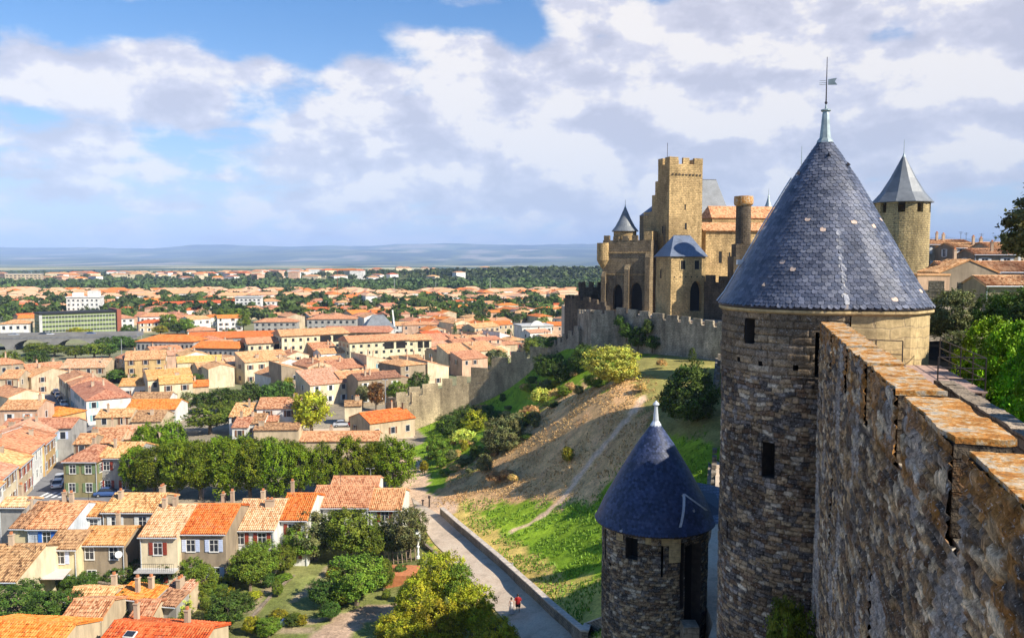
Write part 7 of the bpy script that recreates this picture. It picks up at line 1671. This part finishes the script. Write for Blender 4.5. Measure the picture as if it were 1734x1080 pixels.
# awning, dish, skylights, balcony
Y = 93.0
def quad_thing(name, lb, cat, pts4, th, mat):
    mb = MB(); mb.slab(pts4, th); return tag(mb.build(name, mat), lb, cat)
a1, a2_, a3, a4 = P(67, 980, 88.2), P(106, 980, 88.2), P(126, 957, 93.6), P(84, 957, 93.6)
quad_thing('awning', 'pale pink awning stretched in front of the small yellow house', 'awning', [tuple(a1), tuple(a2_), tuple(a3), tuple(a4)], .05, M['awning'])
p = P(203, 937, 100*(H-5.4)/(H-P(171, 920, 100).z)-.15); mb = MB(); mb.lathe([(0, 0), (.22, .03), (.40, .12)], 20); ds = mb.build('satellite_dish', M['white']); ds.location = (p.x, p.y-.25, p.z); ds.rotation_euler = (rad(70), 0, rad(20)); tag(ds, 'white satellite dish fixed to the taupe house wall', 'satellite dish')
for (x_, y_, Y_) in ((733-0, 0, 0),): pass
# sill balcony of the cream house
yb_ = 100*(H-6.6)/(H-P(268, 906, 100).z); bc = P(268, 945, yb_); mb = MB(); mb.box(bc.x-2.3, yb_-1.3, 2.6, bc.x+2.3, yb_+.02, 2.78); bl = tag(mb.build('balcony', M['concrete']), 'long balcony with iron rail on the cream house with pale roof', 'balcony')
mb = MB(); [mb.tube([(bc.x-2.25+.225*k, yb_-1.25, 2.78), (bc.x-2.25+.225*k, yb_-1.25, 3.7)], .015, 4) for k in range(21)]; mb.tube([(bc.x-2.25, yb_-1.25, 3.7), (bc.x+2.25, yb_-1.25, 3.7)], .025, 5); mb.build('balcony_rail', M['iron'], bl)
p = hit(862, 956); mb = MB(); mb.prism([(p.x-.9, p.y-.5), (p.x+.8, p.y-.6), (p.x+.9, p.y+.4), (p.x-.8, p.y+.5)], p.z-.2, p.z+.12); tag(mb.build('stone_slab', M['coping']), 'pale flat stone slab lying in the dry grass behind the parapet', 'slab')
# garden walls
def gwall(pl, h, lb, mat='kerbstone', th=.35):
    q = [hit(a, b) for a, b in pl]; r = empty('garden_wall', tuple(q[0]), 0, lb, 'wall'); mb = MB()
    for a, b in zip(q[:-1], q[1:]):
        dd = (b-a); dd.z = 0; dd.normalize(); n_ = Vector((dd.y, -dd.x, 0))*th; p4 = [(a.x, a.y), (b.x, b.y), ((b-n_).x, (b-n_).y), ((a-n_).x, (a-n_).y)]
        mb.prism(p4, [a.z-.3, b.z-.3, b.z-.3, a.z-.3], [a.z+h, b.z+h, b.z+h, a.z+h])
    fix(mb.build('wall_body', M[mat]), r)
gwall([(118,1000),(190,1010),(262,1030)], 1.5, 'rendered garden wall behind the dark fig trees'); gwall([(392,958),(420,945),(452,935)], 1.6, 'curved reddish garden wall below the low white house', 'sandwall'); gwall([(455,930),(520,926),(580,930)], 1.3, 'low terrace wall under the red-shuttered white house', 'w_cream')
gwall([(700,903),(716,925),(745,950),(760,962)], .5, 'low kerb wall on the garden side of the lane'); gwall([(430,1045),(470,1000),(500,975)], .18, 'rough stone edging between garden terraces', 'kerbstone'); gwall([(575,960),(610,945),(650,940)], .8, 'dry stone wall above the big garden bush', 'sandwall')
p = hit(483, 1056); mb = MB(); mb.prism([(p.x-.4,p.y-.4),(p.x+.4,p.y-.3),(p.x+.3,p.y+.4),(p.x-.3,p.y+.3)], p.z, p.z+.5); tag(mb.build('garden_tarp', M['s_blue']), 'small blue and white tarp lying by the vegetable beds', 'tarp')
# ------------------------------------------------------------------ grass and dry tufts on the slope (uncountable)
def tufts(name, label, n, poly, mat, h0, h1, seed, w_=.05, tint=None):
    g = np.random.default_rng(seed); X = g.uniform(-26, 36, n*4); Y = g.uniform(62, 190, n*4); Z = terr(X, Y); a, b = proj(X, Y, Z); k = inpoly(a+g.normal(size=a.shape)*6, b+g.normal(size=a.shape)*4, poly) & (Z > .5) & (segd(X, Y, trail) > .9) & (X < np.interp(Y, [50,66,75,100,130], [12,14.5,18,24,32]))
    rx = np.interp(Y, *np.array([(v.y, v.x) for v in sorted(Rh, key=lambda v: v.y)]).T); k &= (X > rx+1.0) | (Y > 119)
    k &= fbm(X*.5, Y*.5, seed, 3) > .42
    X, Y, Z = X[k][:n], Y[k][:n], Z[k][:n]; m = len(X); t = g.uniform(0, 2*np.pi, m); h = g.uniform(h0, h1, m); lx, ly = g.normal(size=m)*.1, g.normal(size=m)*.1
    V = np.stack([np.stack([X-np.cos(t)*w_, Y-np.sin(t)*w_, Z-.03], -1), np.stack([X+np.cos(t)*w_, Y+np.sin(t)*w_, Z-.03], -1), np.stack([X+lx+np.cos(t)*w_*.8, Y+ly+np.sin(t)*w_*.8, Z+h], -1), np.stack([X+lx-np.cos(t)*w_*.8, Y+ly-np.sin(t)*w_*.8, Z+h*.9], -1)], 1).reshape(-1, 3)
    me = bpy.data.meshes.new(name); me.vertices.add(m*4); me.vertices.foreach_set('co', V.ravel().astype(np.float32)); me.loops.add(m*4); me.loops.foreach_set('vertex_index', np.arange(m*4, dtype=np.int32)); me.polygons.add(m); me.polygons.foreach_set('loop_start', np.arange(0, m*4, 4, dtype=np.int32)); me.materials.append(M[mat]); me.update(calc_edges=True)
    c = np.ones((m, 4), np.float32); bb = g.uniform(.6, 1.4, m); c[:, :3] = bb[:, None]; at = me.attributes.new('col', 'FLOAT_COLOR', 'FACE'); at.data.foreach_set('color', c.ravel()); return tag(ob(name, me), label, 'grass', None, 'stuff')
tufts('grass', 'fresh green grass on the lower part of the slope', 26000, [(780,850),(870,845),(1000,845),(1060,780),(1230,720),(1230,1080),(1000,1080),(900,990),(800,900)], 'grass', .12, .32, 5, .07)
tufts('grass', 'green grass strip along the foot of the barbican wall', 12000, [(690,820),(690,730),(760,690),(900,625),(930,650),(850,690),(780,740),(740,800)], 'grass', .12, .35, 6, .08)
tufts('dry_grass', 'dry straw-coloured grass covering the sunny spur', 24000, [(1105,640),(1110,700),(1060,790),(1000,842),(860,845),(735,860),(770,800),(880,715),(960,672),(1040,640)], 'leaf_dry', .08, .28, 7, .07)

# ------------------------------------------------------------------ labels
LMK = [('green office block',(90,548)),('road bridge',(60,578)),('plane tree row',(430,780)),('yellow-green tree',(528,693)),('parked-car street',(110,690)),('barbican wall',(790,660)),('white hotel block',(130,507)),
       ('curved-gable villa',(905,558)),('slate-roofed chapel',(640,548)),('yellow flats',(540,585)),('barracks',(290,590)),('long apartment row',(310,520)),('castle gatehouse',(1000,490)),('white warehouse',(700,498)),
       ('far left apartments',(30,472)),('big slate tower',(1395,400)),('walking couple',(870,1030)),('vegetable garden',(520,1040)),('grey flats',(450,550)),('russet tree',(637,660)),('lime-green bush',(1036,618)),('white lantern',(708,920)),('lone cypress',(771,563)),('crane',(570,460)),('riverside trees',(110,600)),('belt centre',(520,490)),('right-hand woods',(950,480))]
ORD = ['', 'second', 'third', 'fourth', 'fifth', 'sixth', 'seventh', 'eighth', 'ninth', 'tenth', 'eleventh', 'twelfth', '13th', '14th', '15th', '16th', '17th', '18th', '19th', '20th', '21st', '22nd', '23rd', '24th', '25th', '26th', '27th', '28th', '29th', '30th', '31st', '32nd']
def where(p):
    n, q = min(LMK, key=lambda l: math.hypot(l[1][0]-p[0], (l[1][1]-p[1])*1.8)); dx, dy = p[0]-q[0], (p[1]-q[1])*1.8
    w_ = ('right of' if dx > 0 else 'left of') if abs(dx) > abs(dy) else ('before' if dy > 0 else 'behind'); return w_+' the '+n
USED = {}
def finish(lst):
    d = {}
    for rt, desc, pos, cat, grp in lst: d.setdefault(desc+', '+where(pos), []).append((pos[0], rt, cat, grp))
    for k_, v in d.items():
        v.sort(key=lambda t: t[0])
        for i, (x_, rt, cat, grp) in enumerate(v):
            lb = k_ if len(v) == 1 else k_+', '+('leftmost' if i == 0 else 'rightmost' if i == len(v)-1 else ORD[min(i, 31)]+' from left')
            tag(rt, lb, cat, grp)
RF = {'gable':'', 'hip':'hipped ', 'shed':'sloping ', 'flat':'flat '}
WN = {'w':1}
finish([(rt, ('small ' if ar < 78 else 'large ' if ar > 125 else '')+wm+' '+cat.replace('house', 'house')+' with '+rc+' '+RF[roof]+'roof', pr, cat, grp or 'houses of the lower town') for rt, wm, rc, roof, pr, cat, ar, grp in HOUSES])
KN = {'plane':'leafy plane tree','dark':'dark green','mid':'mid-green','yellow':'yellow-green','olive':'dull olive-green','lime':'lime-green','cone':'dark pointed conifer','cypress':'slim dark cypress','russet':'russet-brown','scrub':'dry straw-coloured','bright':'bright green','pine':'dark spreading'}
finish([(rt, KN[kd]+('' if kd in ('plane','cone','cypress') else ' '+('bush' if cat == 'bush' else 'tree')), pr, cat, grp) for rt, kd, pr, cat, grp, ar in TREES])
print('HOUSES', n_old, n_sub, n_subf, len(HOUSES), 'TREES', len(TREES), 'OBJ', len(bpy.data.objects))

for o in SC.objects:
    if o.parent is None and 'label' in o and len(o['label'].replace('-', ' ').split()) > 16: print('LONG', o.name, '|', o['label'])
